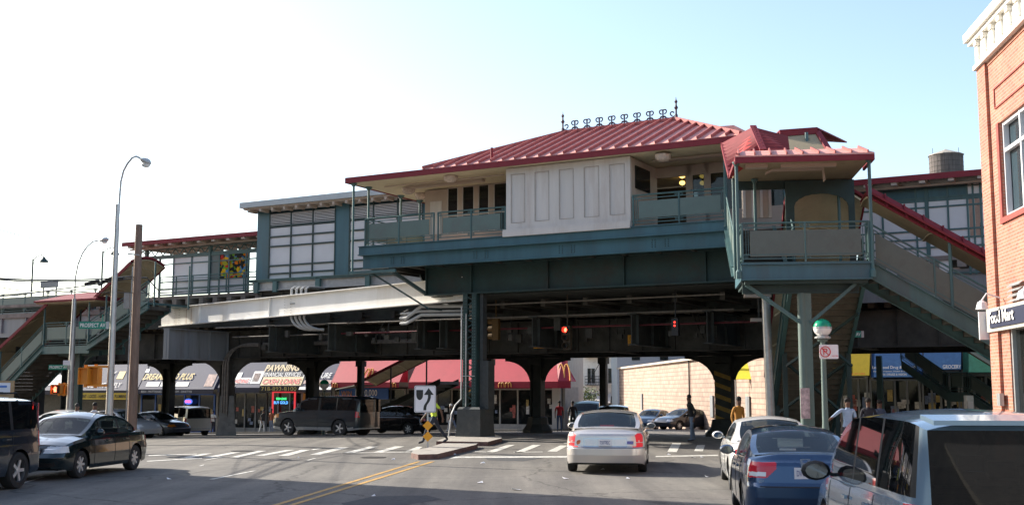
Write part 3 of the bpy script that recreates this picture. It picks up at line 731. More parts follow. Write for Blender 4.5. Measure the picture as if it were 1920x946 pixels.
mb = MB(); mb.tube([V(-3.8, -.9, HZr-.1), V(1.9, -.9, HZr-.1)], .03, 6); mb.tube([V(8, -.6, HZr-.1), V(11.3, -.6, HZr-.1)], .03, 6); mb.box(-3.2, .5, -.2, .05, HZr-.12, HZr-.01); mb.box(8.2, 11, -.4, -.2, HZr-.12, HZr-.01); mb.build('ceiling_conduit', CREAMD, ST)
for px, py in ((766, 356), (790, 366), (845, 334), (1243, 290)):
    q = on('E', 'z', 10.36, px, py); m_ = MB(); m_.lathe((q.x, q.y, 10.18 if px < 1000 else 10.1), [(0, 0), (.16, .02), (.27, .1), (.3, .2), (.3, .26)], 14); m_.build('ceiling_lamp', mat('lamp bowl', (.5, .42, .36), .25, var=.3, scale=14), ST, smooth=True)
# hip roof
re, rz, ra, rb, rv = HZr+.2, 12.55, 2.8, 7.8, 2.5; ea, eb, ef, ek = -1.2, 11.8, -2.02, 7.02
def hip(parent, ea, eb, ef, ek, re, ra, rb, rv, rz, step=.52, rh=.12, nm='roof'):
    mb = MB(); c = [V(ea, ef, re), V(eb, ef, re), V(eb, ek, re), V(ea, ek, re)]; r0, r1 = V(ra, rv, rz), V(rb, rv, rz)
    mb.add([c[0], c[1], c[2], c[3], r0, r1], [(0, 1, 5, 4), (1, 2, 5), (2, 3, 4, 5), (3, 0, 4)]); mb.box(ea, eb, ef, ek, re-.02, re+.0)
    rf = mb.build(nm, REDR, parent); s = MB(); up = V(0, 0, rh/2)
    def seams(a, b, base0, base1, top0, top1):
        pass
    n = int((eb-ea)/step)
    for i in range(1, n):
        t = ea+(eb-ea)*i/n
        f = 1 if ra <= t <= rb else ((t-ea)/(ra-ea) if t < ra else (eb-t)/(eb-rb))
        for y0 in (ef, ek): s.bar(V(t, y0, re)+up, V(t, y0+(rv-y0)*f, re+(rz-re)*f)+up, .04, rh)
    m = int((ek-ef)/step)
    for i in range(1, m):
        y = ef+(ek-ef)*i/m; f = 1-abs(y-rv)/((ek-ef)/2)
        s.bar(V(ea, y, re)+up, V(ea+(ra-ea)*f, y, re+(rz-re)*f)+up, .04, rh); s.bar(V(eb, y, re)+up, V(eb+(rb-eb)*f, y, re+(rz-re)*f)+up, .04, rh)
    for a, b in ((c[0], r0), (c[1], r1), (c[2], r1), (c[3], r0), (r0, r1)): s.bar(a+up, b+up, .1, rh+.02)
    s.build('standing_seam', REDS, rf); return rf
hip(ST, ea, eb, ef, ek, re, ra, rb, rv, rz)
mb = MB(); q = on('E', 'y', -1.6, 922, 298); mb.tube([V(q.x, -1.6, HZr+.15), V(q.x, -1.6, HZr+.85)], .06, 8); mb.build('vent_pipe', REDF, ST)
mb = MB(); mb.slab([V(8.2, 4.2, 12.55), V(9.6, 4.2, 12.5), V(9.7, 5.4, 12.5), V(8.2, 5.4, 12.55)], V(0, 0, -.5)); mb.build('roof_vent', REDR, ST)
# ridge cresting
mb = MB(); n = 9; zt = rz+.1; un = (rb-ra)/n; KK = 1.3
mb.bar(V(ra, rv, zt), V(rb, rv, zt), .05, .05)
def scroll(mb, cx_, cz_, r, s, t=.028):
    mb.tube([V(cx_+s*r*(1-.12*k/3)*math.cos(a), rv, cz_+r*(1-.06*k)*math.sin(a)) for k, a in enumerate([math.pi*(-.5+1.45*j/9) for j in range(10)])], t, 5)
for i in range(n+1):
    t = ra+un*i
    if i < n: mb.tube([V(t+un*j/8, rv, zt+.10-.10*math.sin(math.pi*j/8)+.02) for j in range(9)], .022, 5)
    if 0 < i < n:
        mb.bar(V(t, rv, zt), V(t, rv, zt+.40), .05)
        for s in (-1, 1): scroll(mb, t+s*.06, zt+.32, .105, s); mb.tube([V(t, rv, zt+.1), V(t+s*.08, rv, zt+.13), V(t+s*.13, rv, zt+.08)], .02, 5)
    else:
        mb.lathe((t, rv, zt-.05), [(.07, 0), (.07, .16), (.04, .2), (.04, .38), (.085, .46), (.04, .54), (.035, .64), (.07, .7), (.025, .78), (.0, .92)], 8)
        s = 1 if i == 0 else -1; scroll(mb, t+s*.16, zt+.2, .1, s)
mb.build('ridge_cresting', IRON, ST)
# green lattice column and its base on the island
t0c = on('E', 'y', 0, 885, 700).x; g = gf('E', t0c, 0)+.12
mb = MB()
for s in (-1, 1):
    mb.box(t0c+s*.29-.03, t0c+s*.29+.03, -.2, .2, g, 5.8); mb.box(t0c+s*.2-.1, t0c+s*.2+.1, -.215, -.2, g, 5.8)
z = g+1.2
while z < 5.6: mb.bar((t0c-.2, -.19, z), (t0c+.2, -.19, z+.22), .05, .012, up=(0, 1, 0)); mb.bar((t0c+.2, -.19, z+.22), (t0c-.2, -.19, z+.44), .05, .012, up=(0, 1, 0)); z += .44
COL = mb.build('lattice_column', TEALD, ST)
mb = MB(); 
for s in (-1, 1):
    z = g+1.3
    while z < 5.7: mb.lathe((t0c+s*.16, -.215, z), [(.018, 0), (.018, -.015), (0, -.022)], 6, 'y'); mb.lathe((t0c+s*.25, -.215, z), [(.018, 0), (.018, -.015), (0, -.022)], 6, 'y'); z += .12
mb.build('rivets', TEAL, COL)
mb = MB(); mb.lathe((t0c+.1, 0.1, g-.02), [(.82, 0), (.78, .3), (.74, 1.12), (.66, 1.2)], 4); mb.v = [(t0c+.1+((x-t0c-.1)*math.cos(.785)-(y-.1)*math.sin(.785)), .1+((x-t0c-.1)*math.sin(.785)+(y-.1)*math.cos(.785)), z) for x, y, z in mb.v]
mb.build('column_base', CONCD, COL)
mb = MB(); mb.box(t0c+.36, t0c+.75, .0, .5, g+1.1, g+3.0); mb.box(t0c+.36, t0c+.5, .0, .3, g+3, 5.8); mb.build('control_cabinet', CONCD, COL)
mb = MB()
mb.tube([V(t0c-.32, -.3, 5.3), V(t0c-.32, -.3, g+1.5), V(t0c-.5, -.45, g+1.25), V(t0c-.52, -.7, g+.9), V(t0c-.6, -.78, g)], .03, 6)
mb.tube([V(t0c-.12, -.28, 5.0), V(t0c-.12, -.28, g+1.2)], .022, 6); mb.tube([V(t0c-.34, -.3, g+2.4), V(t0c+.3, -.3, g+2.4)], .015, 6)
mb.build('riser_pipe', PIPE, COL)

# ================================================================== louvred teal enclosure
BV = 4.0
bx = lambda x, y: on('E', 'y', BV, x, y)
BXT = thing('louvred_enclosure', 'tall teal enclosure of milky panels and louvres under a pale flat roof', 'enclosure', 'E', (-10, BV, zP))
tA, tB, tC, tD = bx(482, 450).x, bx(505, 450).x, bx(628, 450).x, bx(655, 450).x; tE = bx(792, 450).x; tF = tE+1.2
zt_, zb_ = bx(505, 391).z, bx(505, 526).z
mb = MB(); mb.box(tA, tB, BV, BV+.4, zb_, zt_+.2); mb.box(tC, tD, BV, BV+.4, zb_, zt_+.2); mb.box(tE, tF, BV, BV+.4, zb_, zt_+.2); mb.box(tA, tF+3, BV, BV+.1, zt_+.02, zt_+.22)
mb.box(tA, tF, BV+.3, BV+4, zb_, zt_+.15); mb.build('teal_frame', TEALB, BXT)
rz_ = [bx(505, y).z for y in (397, 402, 423, 428, 443, 446, 461, 464, 497, 500, 512, 515, 526)]
mbp = MB(); mbm = MB(); mbl = MB(); mbk = MB()
for a, b_, n in ((tB, tC, 3), (tD, tE, 3)):
    cw = (b_-a)/n
    for i in range(n):
        x0, x1 = a+i*cw+.03, a+(i+1)*cw-.03
        mbp.box(x0, x1, BV+.04, BV+.06, rz_[0], zt_)
        for k in (3, 5, 7, 9, 11): mbp.box(x0, x1, BV+.04, BV+.06, rz_[k+1], rz_[k])
        z0, z1 = rz_[2], rz_[1]; m = 6
        mbl.box(x0, x1, BV+.02, BV+.05, z1-.04, z1); mbl.box(x0, x1, BV+.02, BV+.05, z0, z0+.04); mbl.box(x0, x0+.04, BV+.02, BV+.05, z0, z1); mbl.box(x1-.04, x1, BV+.02, BV+.05, z0, z1)
        for j in range(m): zz = z0+.085+(z1-z0-.12)*j/m; mbl.box(x0+.04, x1-.04, BV+.0, BV+.03, zz, zz+.042)
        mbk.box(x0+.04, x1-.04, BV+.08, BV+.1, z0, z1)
    for i in range(n+1): mbm.box(a+i*cw-.03, a+i*cw+.03, BV-.02, BV+.07, zb_, zt_)
    for k in (2, 4, 6, 8, 10): z = (rz_[k]+rz_[k+1])/2; mbm.box(a, b_, BV-.025, BV+.075, z-.035, z+.035)
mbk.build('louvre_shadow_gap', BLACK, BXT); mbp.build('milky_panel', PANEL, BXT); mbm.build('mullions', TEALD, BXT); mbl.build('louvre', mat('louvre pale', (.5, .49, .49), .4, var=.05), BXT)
zr = bx(468, 384).z; mb = MB(); mb.box(bx(468, 390).x, tF+4.5, BV-.75, BV+5, zr-.28, zr); mb.build('roof_slab', mat('pale roof edge', (.38, .41, .42), .5, var=.08), BXT)
mb = MB(); mb.box(bx(472, 390).x, tF+4.5, BV-.6, BV+5, zr-.36, zr-.281)
t = bx(480, 390).x
while t < tF+4: mb.box(t, t+.12, BV-.62, BV, zr-.5, zr-.36); t += .75
mb.build('roof_joists', CREAMD, BXT)
mb = MB(); mb.box(tA, -2.4, BV-.5, BV+.5, zb_-.1, zb_-.02); mb.box(tA, -2.4, BV-.55, BV-.45, zb_-.02, zb_+.03); mb.build('sill_rail', TEAL, BXT)
mb = MB(); mb.box(tA+.1, -2.4, BV-.35, BV-.3, zb_-.5, zb_-.1); mb.box(tA+.1, -2.4, BV-.45, BV-.2, zb_-.53, zb_-.5); mb.build('sill_beam', GALV, BXT)
mb = MB()
for px in (492, 527, 607, 700): q = bx(px, 540); mb.box(q.x-.13, q.x+.13, BV-.5, BV-.32, zb_-.62, zb_-.05)
mb.build('hanger', TEAL, BXT)
mb = MB(); mb.box(tA+.3, -2.4, BV-.2, BV+2, zb_-.72, zb_-.5); 
t = tA
while t < -3: mb.tube([V(t+.6, BV-.25, zb_-.5), V(t+.6, BV-.25, zb_-.95)], .04, 6); t += 1.3
mb.build('floor_framing', DARK2, BXT)

# ================================================================== platform canopies and windscreens
def canopy(name, label, t0, t1, purlin_from, v=5.0):
    z1 = on('E', 'y', v, 254, 459).z
    r = thing(name, label, 'platform canopy', 'E', (t0, v, zP))
    mb = MB(); mb.box(t0, t1, v-.9, v+3.2, z1-.09, z1); mb.box(t0, t1, v-.96, v-.9, z1-.2, z1+.02); mb.build('roof', REDF, r)
    mb = MB(); t = t0+.4
    mb.box(t0+.1, t1, v-.85, v+3, z1-.12, z1-.091)
    while t < t1: mb.box(t, t+.2, v-.92, v+3, z1-.3, z1-.12); t += 1.0
    mb.box(t0+.1, t1, v-.5, v-.3, z1-.36, z1-.3); mb.build('rafters', CREAMD, r)
    mb = MB(); za, zb = z1-.38, z1-.72; mb.box(t0+.3, t1, v-.05, v+.05, zb-.16, zb)
    mb.bar((t0+.3, v, za), (t1, v, za), .06, .05); mb.bar((t0+.3, v, zb), (t1, v, zb), .06, .05); t = t0+.3; k = 0
    while t < t1-.3: mb.bar((t, v, za if k % 2 else zb), (t+.3, v, zb if k % 2 else za), .04, .04); t += .3; k += 1
    t = t0+.9
    while t < t1:
        mb.box(t-.07, t+.07, v-.09, v+.09, zP, za)
        for s in (-1, 1): mb.tube([V(t+s*.9*(1-math.cos(math.pi/2*j/6)), v, zb-.7+.7*math.sin(math.pi/2*j/6)) for j in range(7)], .03, 5); ring(mb, (t+s*.22, v, zb-.16), .1, (1, 0, 0), (0, 0, 1), .015)
        t += 4.6
    mb.build('truss', TEAL, r)
    return r, z1
lt = on('E', 'y', 5, 254, 459).x; rt = on('E', 'y', 5, 480, 440).x+1.0
CL, zCan = canopy('platform_canopy', 'long red edged platform canopy with stained glass left of the teal enclosure', lt, rt, 0)
def windscreen(par, xs, ys, xr, fill, v=4.98, wire=()):
    """xs: bay edges, ys: row edges (survey sights); fill(i, j) gives a material, or None for an open bay"""
    ts = [on('E', 'y', v, x, 500 if x < 900 else 400).x for x in xs]; zs_ = [on('E', 'y', v, xr, y).z for y in ys]
    fr = MB(); grp = {}
    for t in ts: fr.box(t-.035, t+.035, v-.05, v+.05, zs_[-1]-.08, zs_[0]+.04)
    for z in zs_: fr.box(ts[0], ts[-1], v-.055, v+.055, z-.03, z+.03)
    for i in range(len(ts)-1):
        for j in range(len(zs_)-1):
            m = fill(i, j)
            if m: grp.setdefault(m.name, (m, MB()))[1].box(ts[i]+.035, ts[i+1]-.035, v-.01, v+.01, zs_[j+1]+.03, zs_[j]-.03)
    f = fr.build('windscreen_frame', TEAL, par)
    for m, b_ in grp.values(): b_.build('art_glass' if 'art' in m.name else 'windscreen_panel', m, f)
    return ts, zs_
# coloured art glass: blots of colour between dark leads
ART = bpy.data.materials.new('art glass'); ART.use_nodes = True; _n = ART.node_tree; _b = _n.nodes['Principled BSDF']
_tc = _n.nodes.new('ShaderNodeTexCoord'); _v = _n.nodes.new('ShaderNodeTexVoronoi'); _v.inputs['Scale'].default_value = 5.5; _n.links.new(_tc.outputs['Object'], _v.inputs['Vector'])
_s = _n.nodes.new('ShaderNodeSeparateColor'); _n.links.new(_v.outputs['Color'], _s.inputs[0]); _r = _n.nodes.new('ShaderNodeValToRGB'); _n.links.new(_s.outputs[0], _r.inputs[0]); _r.color_ramp.interpolation = 'CONSTANT'
e = _r.color_ramp.elements; e[0].position = 0; e[0].color = (.03, .04, .035, 1); e[1].position = .3; e[1].color = (.85, .28, .01, 1)
for p_, c_ in ((.45, (.55, .5, .02, 1)), (.6, (.7, .04, .03, 1)), (.7, (.25, .5, .04, 1)), (.8, (.9, .6, .03, 1)), (.92, (.15, .35, .6, 1))): x = e.new(p_); x.color = c_
_n.links.new(_r.outputs[0], _b.inputs['Base Color']); _b.inputs['Roughness'].default_value = .2
_tl = _n.nodes.new('ShaderNodeBsdfTranslucent'); _n.links.new(_r.outputs[0], _tl.inputs[0]); _mx = _n.nodes.new('ShaderNodeMixShader'); _mx.inputs[0].default_value = .6
_n.links.new(_b.outputs[0], _mx.inputs[1]); _n.links.new(_tl.outputs[0], _mx.inputs[2]); _n.links.new(_mx.outputs[0], _n.nodes['Material Output'].inputs[0])
DKP = mat('dark screen panel', (.08, .10, .10), .4, var=.2)
def fl(i, j):
    if i == 0 or i == 7: return None
    if j == 0: return PANEL if i in (1, 2) else DKP if i == 3 else ART
    if j == 1: return PANEL if i in (1, 2) else DKP if i == 3 else ART
    return PANEL if j == 2 else PANEL if j == 3 else None
windscreen(CL, (300, 326, 360, 394, 412, 430, 462, 466, 482), (478, 490, 524, 537, 549, 557), 394, fl)
mb = MB(); a = on('E', 'y', 4.6, 300, 540).x; z = zP
railing(CL, (a, 4.6, zP), (on('E', 'y', 4.6, 490, 530).x, 4.6, zP), 6, .95, pan=(.3, .31), ros=False)
rl = on('E', 'y', 5, 1600, 340).x
CR, _ = canopy('platform_canopy', 'long red edged platform canopy running behind the brick building', 11.2, T1, 0)
windscreen(CR, (1610, 1655, 1718, 1778, 1815, 1826, 1840, 1870, 1905), (346, 368, 386, 430, 446, 462, 486, 512), 1780,
           lambda i, j: (TEALB if (j == 0 and i < 4) else None if i in (4, 5) and j in (1, 2, 3) else PANEL if j < 6 or i < 3 else None))
# open platform railing at far left
PR = thing('platform_railing', 'teal panelled railing along the open end of the elevated platform', 'railing', 'E', (-50, 5, zP-.4))
zrl = on('E', 'y', 5, 90, 546).z
railing(PR, (-72, 5.0, zrl-1.15), (-25.5, 5.0, zrl-1.15), 24, 1.15)
mb = MB(); mb.box(-73, -25.4, 4.9, 8, zrl-1.45, zrl-1.2); mb.build('platform_deck', mat('platform edge', (.2, .17, .15)), PR)
for px, py, pb, s in ((62, 485, 560, 1), (193, 471, 545, 1)):
    q = on('E', 'y', 6, px, py); lb = thing('platform_lamp', 'dark gooseneck lamp on the platform, the one %s' % ('farther left' if px < 100 else 'right behind the street lamp pole'), 'lamp', 'E', (q.x, 6, zrl-1.2), group='gooseneck platform lamps')
    m_ = MB(); m_.tube([V(q.x, 6, zrl-1.2), V(q.x, 6, q.z)], .05, 6); m_.tube([V(q.x, 6, q.z-.1), V(q.x+.3, 6, q.z+.12), V(q.x+.75, 6, q.z+.2), V(q.x+.95, 6, q.z+.05)], .03, 6); m_.build('post', TEALD, lb)
    m_ = MB(); m_.lathe((q.x+.95, 6, q.z-.25), [(.27, 0), (.24, .1), (.12, .2), (.05, .32), (0, .33)], 12); m_.build('lamp_shade', TEALD, lb, smooth=True)
SB = thing('platform_sign', 'blank grey sign board on posts above the platform railing', 'sign', 'E', (on('E', 'y', 6, 90, 530).x, 6, zrl-1.2))
a, b_ = on('E', 'y', 6, 76, 527), on('E', 'y', 6, 108, 538); mb = MB(); mb.box(a.x, b_.x, 6, 6.05, b_.z, a.z); mb.build('board', GREYG, SB)
mb = MB(); mb.tube([V(a.x+.2, 6.08, zrl-1.2), V(a.x+.2, 6.08, a.z)], .04, 6); mb.tube([V(b_.x-.2, 6.08, zrl-1.2), V(b_.x-.2, 6.08, a.z)], .04, 6); mb.build('post', TEALD, SB)

# ================================================================== left covered stairs
LS = thing('covered_stair', 'teal covered stair with tan ceiling descending at the left of the viaduct', 'staircase', 'E', (-26, 1, gf('E', -28, 1)))
W_ = (0, 2.2, 0)
P0_, P1_, P2_, P3_ = (-19.1, 1, 6.1), (-23.2, 1, 4.2), (-26.5, 1, 4.2), (-33.2, 1, gf('E', -33, 1))
flight(LS, P0_, P1_, (0, 1.4, 0)); flight(LS, P2_, P3_, W_)
mb = MB(); mb.box(P2_[0], P1_[0], 1, 3.2, 4.05, 4.18); mb.build('landing', DARK2, LS)
mb = MB(); mb.box(P2_[0]-.1, P1_[0]+.1, .93, .99, 3.8, 4.2); mb.box(P2_[0]-.1, P1_[0]+.1, 3.2, 3.3, 3.8, 4.2); mb.build('landing_beam', TEAL, LS)
railing(LS, (P0_[0], .98, P0_[2]+.05), (P1_[0], .98, P1_[2]+.05), 3); railing(LS, (P1_[0], .98, 4.25), (P2_[0], .98, 4.25), 2); railing(LS, (P2_[0], .98, 4.25), (P3_[0], .98, P3_[2]+.05), 4)
ca, cb_ = on('E', 'y', 1, 250, 494), on('E', 'y', 1, 180, 562); vault(LS, (ca.x, 1, ca.z), (cb_.x, 1, cb_.z), (0, 1.9, 0), .3); vault(LS, (-26.2, 1, 6.35), (-33.6, 1, 1.75), W_, .45)
mb = MB(); zl = 6.38; mb.box(-26.9, -22.5, .7, 3.5, zl, zl+.07); mb.build('ceiling', TANU, LS)
mb = MB(); mb.box(-27, -22.4, .62, 3.58, zl+.071, zl+.16)
mb.slab([V(-27, .62, zl+.16), V(-22.4, .62, zl+.16), V(-23.6, 2.1, zl+.62), V(-25.6, 2.1, zl+.62)], V(0, .001, -.05)); mb.slab([V(-22.4, 3.58, zl+.16), V(-27, 3.58, zl+.16), V(-25.6, 2.1, zl+.62), V(-23.6, 2.1, zl+.62)], V(0, 0, -.05))
mb.slab([V(-27, 3.58, zl+.16), V(-27, .62, zl+.16), V(-25.6, 2.1, zl+.62)], V(0, 0, -.05)); mb.slab([V(-22.4, .62, zl+.16), V(-22.4, 3.58, zl+.16), V(-23.6, 2.1, zl+.62)], V(0, 0, -.05))
mb.build('landing_roof', REDF, LS)
mb = MB()
for t, z in ((on('E', 'y', 1, 292, 520).x, 8.2), (P1_[0], 6.4), (P2_[0], 6.4), (-29.8, 4.0), (P1_[0]+1.2, 6.7)):
    for v in (.95, 3.25): mb.tube([V(t, v, z-2.2 if abs(t+26.5) > .1 and t > -29 else min(4.2, z-2.3)), V(t, v, z)], .045, 6)
mb.build('roof_post', TEAL, LS)
mb = MB(); t = on('E', 'y', 1.6, 147, 730).x; gg = gf('E', t, 1.6)
mb.box(t-.16, t+.16, 1.45, 1.75, gg, 3.85); mb.box(t-1.5, t+1.5, 1.5, 1.7, 3.7, 3.95)
for s in (-1, 1): mb.tube([V(t+s*.15+s*1.1*(1-math.cos(math.pi/2*j/7)), 1.6, 2.5+1.25*math.sin(math.pi/2*j/7)) for j in range(8)], .07, 6)
mb.build('support_post', TEALD, LS)
# link between stair head and platform
mb = MB(); mb.box(-20.2, -19.05, 1, 5, 6.12, 6.22); mb.box(-20.2, -19.05, .9, 1.0, 5.9, 6.25); mb.build('bridge_deck', TEAL, LS)

# ================================================================== stair pavilion at right (street frame)
PV = thing('stair_pavilion', 'corner stair landing with teal railing and folded red roof held on one round column', 'stair pavilion', 'S', (4.3, 36, 0))
sx = lambda px, py, y: on('S', 'y', y, px, py)
yf, yb = 34.5, 37.6; xl, xr = sx(1390, 500, yf).x, sx(1634, 500, yf).x; zf = 5.68
mb = MB(); mb.box(xl, xr, yf, yf+.08, 5.22, 5.66); mb.box(xl-.02, xr+.02, yf-.08, yf+.1, 5.66, 5.7); mb.box(xl-.02, xr+.02, yf-.08, yf+.1, 5.2, 5.24)
mb.box(xl, xl+.08, yf+.1, yb, 5.22, 5.66); mb.box(xr-.08, xr, yf+.1, yb, 5.22, 5.66); mb.build('edge_beam', TEALB, PV)
mb = MB(); mb.box(xl+.05, xr-.3, yf+.5, yf+.6, 4.86, 5.2); mb.box(xl+.05, xr-.3, yf+.42, yf+.68, 4.84, 4.87); mb.box(xl+.1, xr-.1, yf+.1, yb, 5.1, 5.2); mb.build('underbeam', TEALD, PV)
mb = MB(); mb.box(xl, xr, yf+.1, yb, 5.5, 5.66); mb.build('landing', TAUPE, PV)
railing(PV, (xl+.05, yf-.02, zf+.02), (xr-.05, yf-.02, zf+.02), 2, 1.2, TAUPE, TEAL, pan=(.2, .98)); railing(PV, (xl+.03, yf+.05, zf+.02), (xl+.03, yb-.4, zf+.02), 2, 1.2, TEALL, TEAL)
railing(PV, (xr-.03, yf+.05, zf+.02), (xr-.03, yf+.5, zf+.02), 1, 1.2, TEALL, TEAL)
cxp = sx(1510, 650, yf+.55).x
mb = MB(); mb.tube([V(cxp-.06, yf+.55, 0), V(cxp-.06, yf+.55, 4.85)], .14, 14); mb.box(cxp+.02, cxp+.2, yf+.45, yf+.65, 0, 4.85); mb.build('round_column', TEALL, PV, smooth=True)
mb = MB(); mb.bar((xl+.15, yf+.4, 5.1), (cxp-.1, yf+.5, 3.95), .16, .1); mb.bar((xr-.4, yf+.4, 5.1), (cxp+.15, yf+.5, 3.95), .16, .1); mb.build('knee_brace', TEAL, PV)
a, b_ = sx(1501, 727, yf+.3), sx(1520, 784, yf+.3); mb = MB(); mb.box(a.x, b_.x, yf+.36, yf+.38, b_.z, a.z); PO = mb.build('pasted_flyers', mat('flyers', (.5, .36, .36), .8, var=.5, scale=7), PV)
# posts and roof
mb = MB()
for x, y, z0, z1 in ((xl-.08, yf-.05, 5.3, 8.75), (xr+.03, yf-.05, 5.3, 8.75), (xr-.4, yb, 5.6, 8.7), (sx(1415, 350, yb-.5).x, yb-.5, 5.7, 8.7)):
    mb.tube([V(x, y, z0), V(x, y, z1)], .05, 8); mb.lathe((x, y, z1-.12), [(.05, 0), (.12, .1), (.12, .13)], 8); mb.lathe((x, y, z0-.05), [(.09, 0), (.09, .2), (.05, .26)], 8)
A1, B1 = sx(1358, 272, 39.6), sx(1362, 425, 39.6); mb.tube([V(A1.x, 39.6, B1.z), V(A1.x, 39.6, A1.z)], .05, 8)
A2, B2 = sx(1375, 334, 35.6), sx(1378, 522, 35.6); mb.tube([V(A2.x, 35.6, B2.z), V(A2.x, 35.6, A2.z)], .05, 8)
mb.build('roof_post', TEAL, PV)
ze = sx(1500, 295, yf-.35).z
xe0, xe1 = sx(1378, 295, yf-.35).x, sx(1640, 290, yf-.35).x
mb = MB(); mb.box(xe0, xe1, yf-.35, yf-.29, ze-.12, ze+.06); mb.box(xe1-.06, xe1, yf-.29, yf+1.4, ze-.12, ze+.06); mb.box(xe0+.0, xe0+.06, yf-.29, yf+.9, ze-.12, ze+.06); mb.build('fascia', REDF, PV)
mb = MB(); yr = yf+.75; zr2 = ze+.42
mb.slab([V(xe0, yf-.35, ze+.061), V(xe1, yf-.35, ze+.061), V(xe1-.25, yr, zr2), V(xe0+.3, yr, zr2)], V(0, 0, .04))
RF = mb.build('lower_roof', REDR, PV); mb = MB()
for k in range(9):
    x = xe0+.12+(xe1-xe0-.3)*k/8; mb.bar((x, yf-.34, ze+.13), (x+(.05 if k < 4 else -.1), yr, zr2+.07), .04, .1)
mb.build('standing_seam', REDS, RF)
mb = MB(); mb.box(xe0+.1, xe1-.1, yf-.28, yb, ze-.06, ze-.02); mb.build('ceiling', TANU, PV)
mb = MB(); mb.box(xe0+.1, xe1-.1, yb, yb+.05, ze-.35, ze+.1); mb.build('head_beam', TEALD, PV)
mb = MB(); a0, a1 = sx(1488, 340, yb-.1).x, xr-.12; j0, j1 = a0-.28, a1+.2; pts = [V(j0, yb-.12, zf), V(j0, yb-.12, ze-.1), V(j1, yb-.12, ze-.1), V(j1, yb-.12, zf), V(a1, yb-.12, zf)]+[V((a0+a1)/2+(a1-a0)/2*math.cos(math.pi*k/10), yb-.12, ze-.95+.42*math.sin(math.pi*k/10)) for k in range(11)]+[V(a0, yb-.12, zf)]
mb.slab(pts, V(0, .06, 0)); mb.build('arched_head', TEALD, PV)
mb = MB(); mb.box(xe0+.35, xe0+1.0, yf+.2, yf+.5, ze-.16, ze-.061); mb.box(xe0+1.4, xe1-1.0, yf+.3, yf+.5, ze-.16, ze-.061); 
for k in range(3): mb.tube([V(xe0+1.0, yf+.9+k*.15, ze-.2), V(xe0+1.2, yf+.9+k*.15, ze-.1), V(xe1-1.3, yf+.9+k*.15, ze-.1), V(xe1-1.25, yf+1.0+k*.15, ze-.45)], .018, 6)
mb.build('ceiling_fitting', CREAMD, PV)
# folded roof over the flight up to the station house
pA, pB, pC, pD, pE, pF, pG = sx(1354, 268, 39.7), sx(1369, 331, 35.3), sx(1383, 291, 34.3), sx(1412, 239, 37.2), sx(1431, 284, 35.4), sx(1476, 257, 39), sx(1480, 285, 36.0)
mb = MB(); th = V(0, 0, -.06)
for poly in ([pA, pB, pE, pD], [pB, pC, pE], [pD, pE, pG, pF], [pA, pD, pF, V(pA.x+1.2, 40.5, pA.z+.1)]): mb.slab(poly, th)
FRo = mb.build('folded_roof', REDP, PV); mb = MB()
up = V(0, 0, .05)
for k in range(1, 10): f = k/10; mb.bar(pA.lerp(pB, f)+up, pD.lerp(pE, f)+up, .05, .11)
for k in range(1, 8): f = k/8; mb.bar(pD.lerp(pE, f)+up, pF.lerp(pG, f)+up, .05, .09)
mb.bar(pD+up, pE+up, .2, .06); mb.build('standing_seam', REDF, FRo)
mb = MB(); mb.bar(pA, pB, .12, .14); mb.bar(pB, pC, .08, .12); mb.build('eaves_gutter', REDF, FRo)
# flight from the station house down to the landing, sun on its railing
q0, q1 = sx(1363, 435, 39.6), sx(1379, 522, 35.6)
flight(PV, (q0.x+.05, 39.6, q0.z+.1), (q1.x+.05, 35.8, q1.z+.3), (1.5, 0, 0), strd=.3)
railing(PV, (q0.x, 39.6, q0.z+.15), (q1.x, 35.6, q1.z+.2), 3, 1.15, TEALL, TEAL)
railing(PV, (q0.x+2.0, 40.2, q0.z+.3), (q1.x+1.9, 36.6, zf+.1), 3, 1.2, TEALL, TEAL)
mb = MB(); a, b_ = sx(1390, 312, 38.4), sx(1447, 408, 38.4); mb.box(a.x, b_.x, 38.4, 38.48, b_.z, ze-.1); CW = mb.build('panelled_wall', CREAMD, PV)
mb = MB()
for k in range(4): x = a.x+(b_.x-a.x)*(k+.08)/3.4; mb.box(x, x+.09, 38.36, 38.398, b_.z, ze-.1)
mb.build('stiles', CREAM, CW)
# stair running down under the viaduct
xa, xb = sx(1488, 540, yb).x, sx(1618, 540, yb).x
flight(PV, (xa, yb, zf-.1), (xa, 46.8, 0), (xb-xa, 0, 0), under=mat('stair riser brown', (.115, .105, .08), .8, var=.25, scale=2), strd=.42)
railing(PV, (xa-.05, yb, zf), (xa-.05, 46.8, .1), 6, 1.15); railing(PV, (xb+.05, yb, zf), (xb+.05, 46.8, .1), 6, 1.15)
vault(PV, (xa, yb+.1, ze-.75), (xa, 47.0, 2.5), (xb-xa, 0, 0), .55, ceil=SOFF)
mb = MB()
for y0, y1 in ((38.6, 40.8), (41, 43.4)):
    za, zb = zf-.6-(y0-yb)*.62, zf-.6-(y1-yb)*.62
    mb.bar((xa, y0, za), (xb, y1-.4, max(.2, zb-.3)), .09, .08); mb.bar((xb, y0, za), (xa, y1-.4, max(.2, zb-.3)), .09, .08)
for y in (41, 44): 
    for x in (xa, xb): mb.box(x-.08, x+.08, y-.08, y+.08, 0, zf-(y-yb)*.62-.3)
mb.build('cross_brace', TEALD, PV)
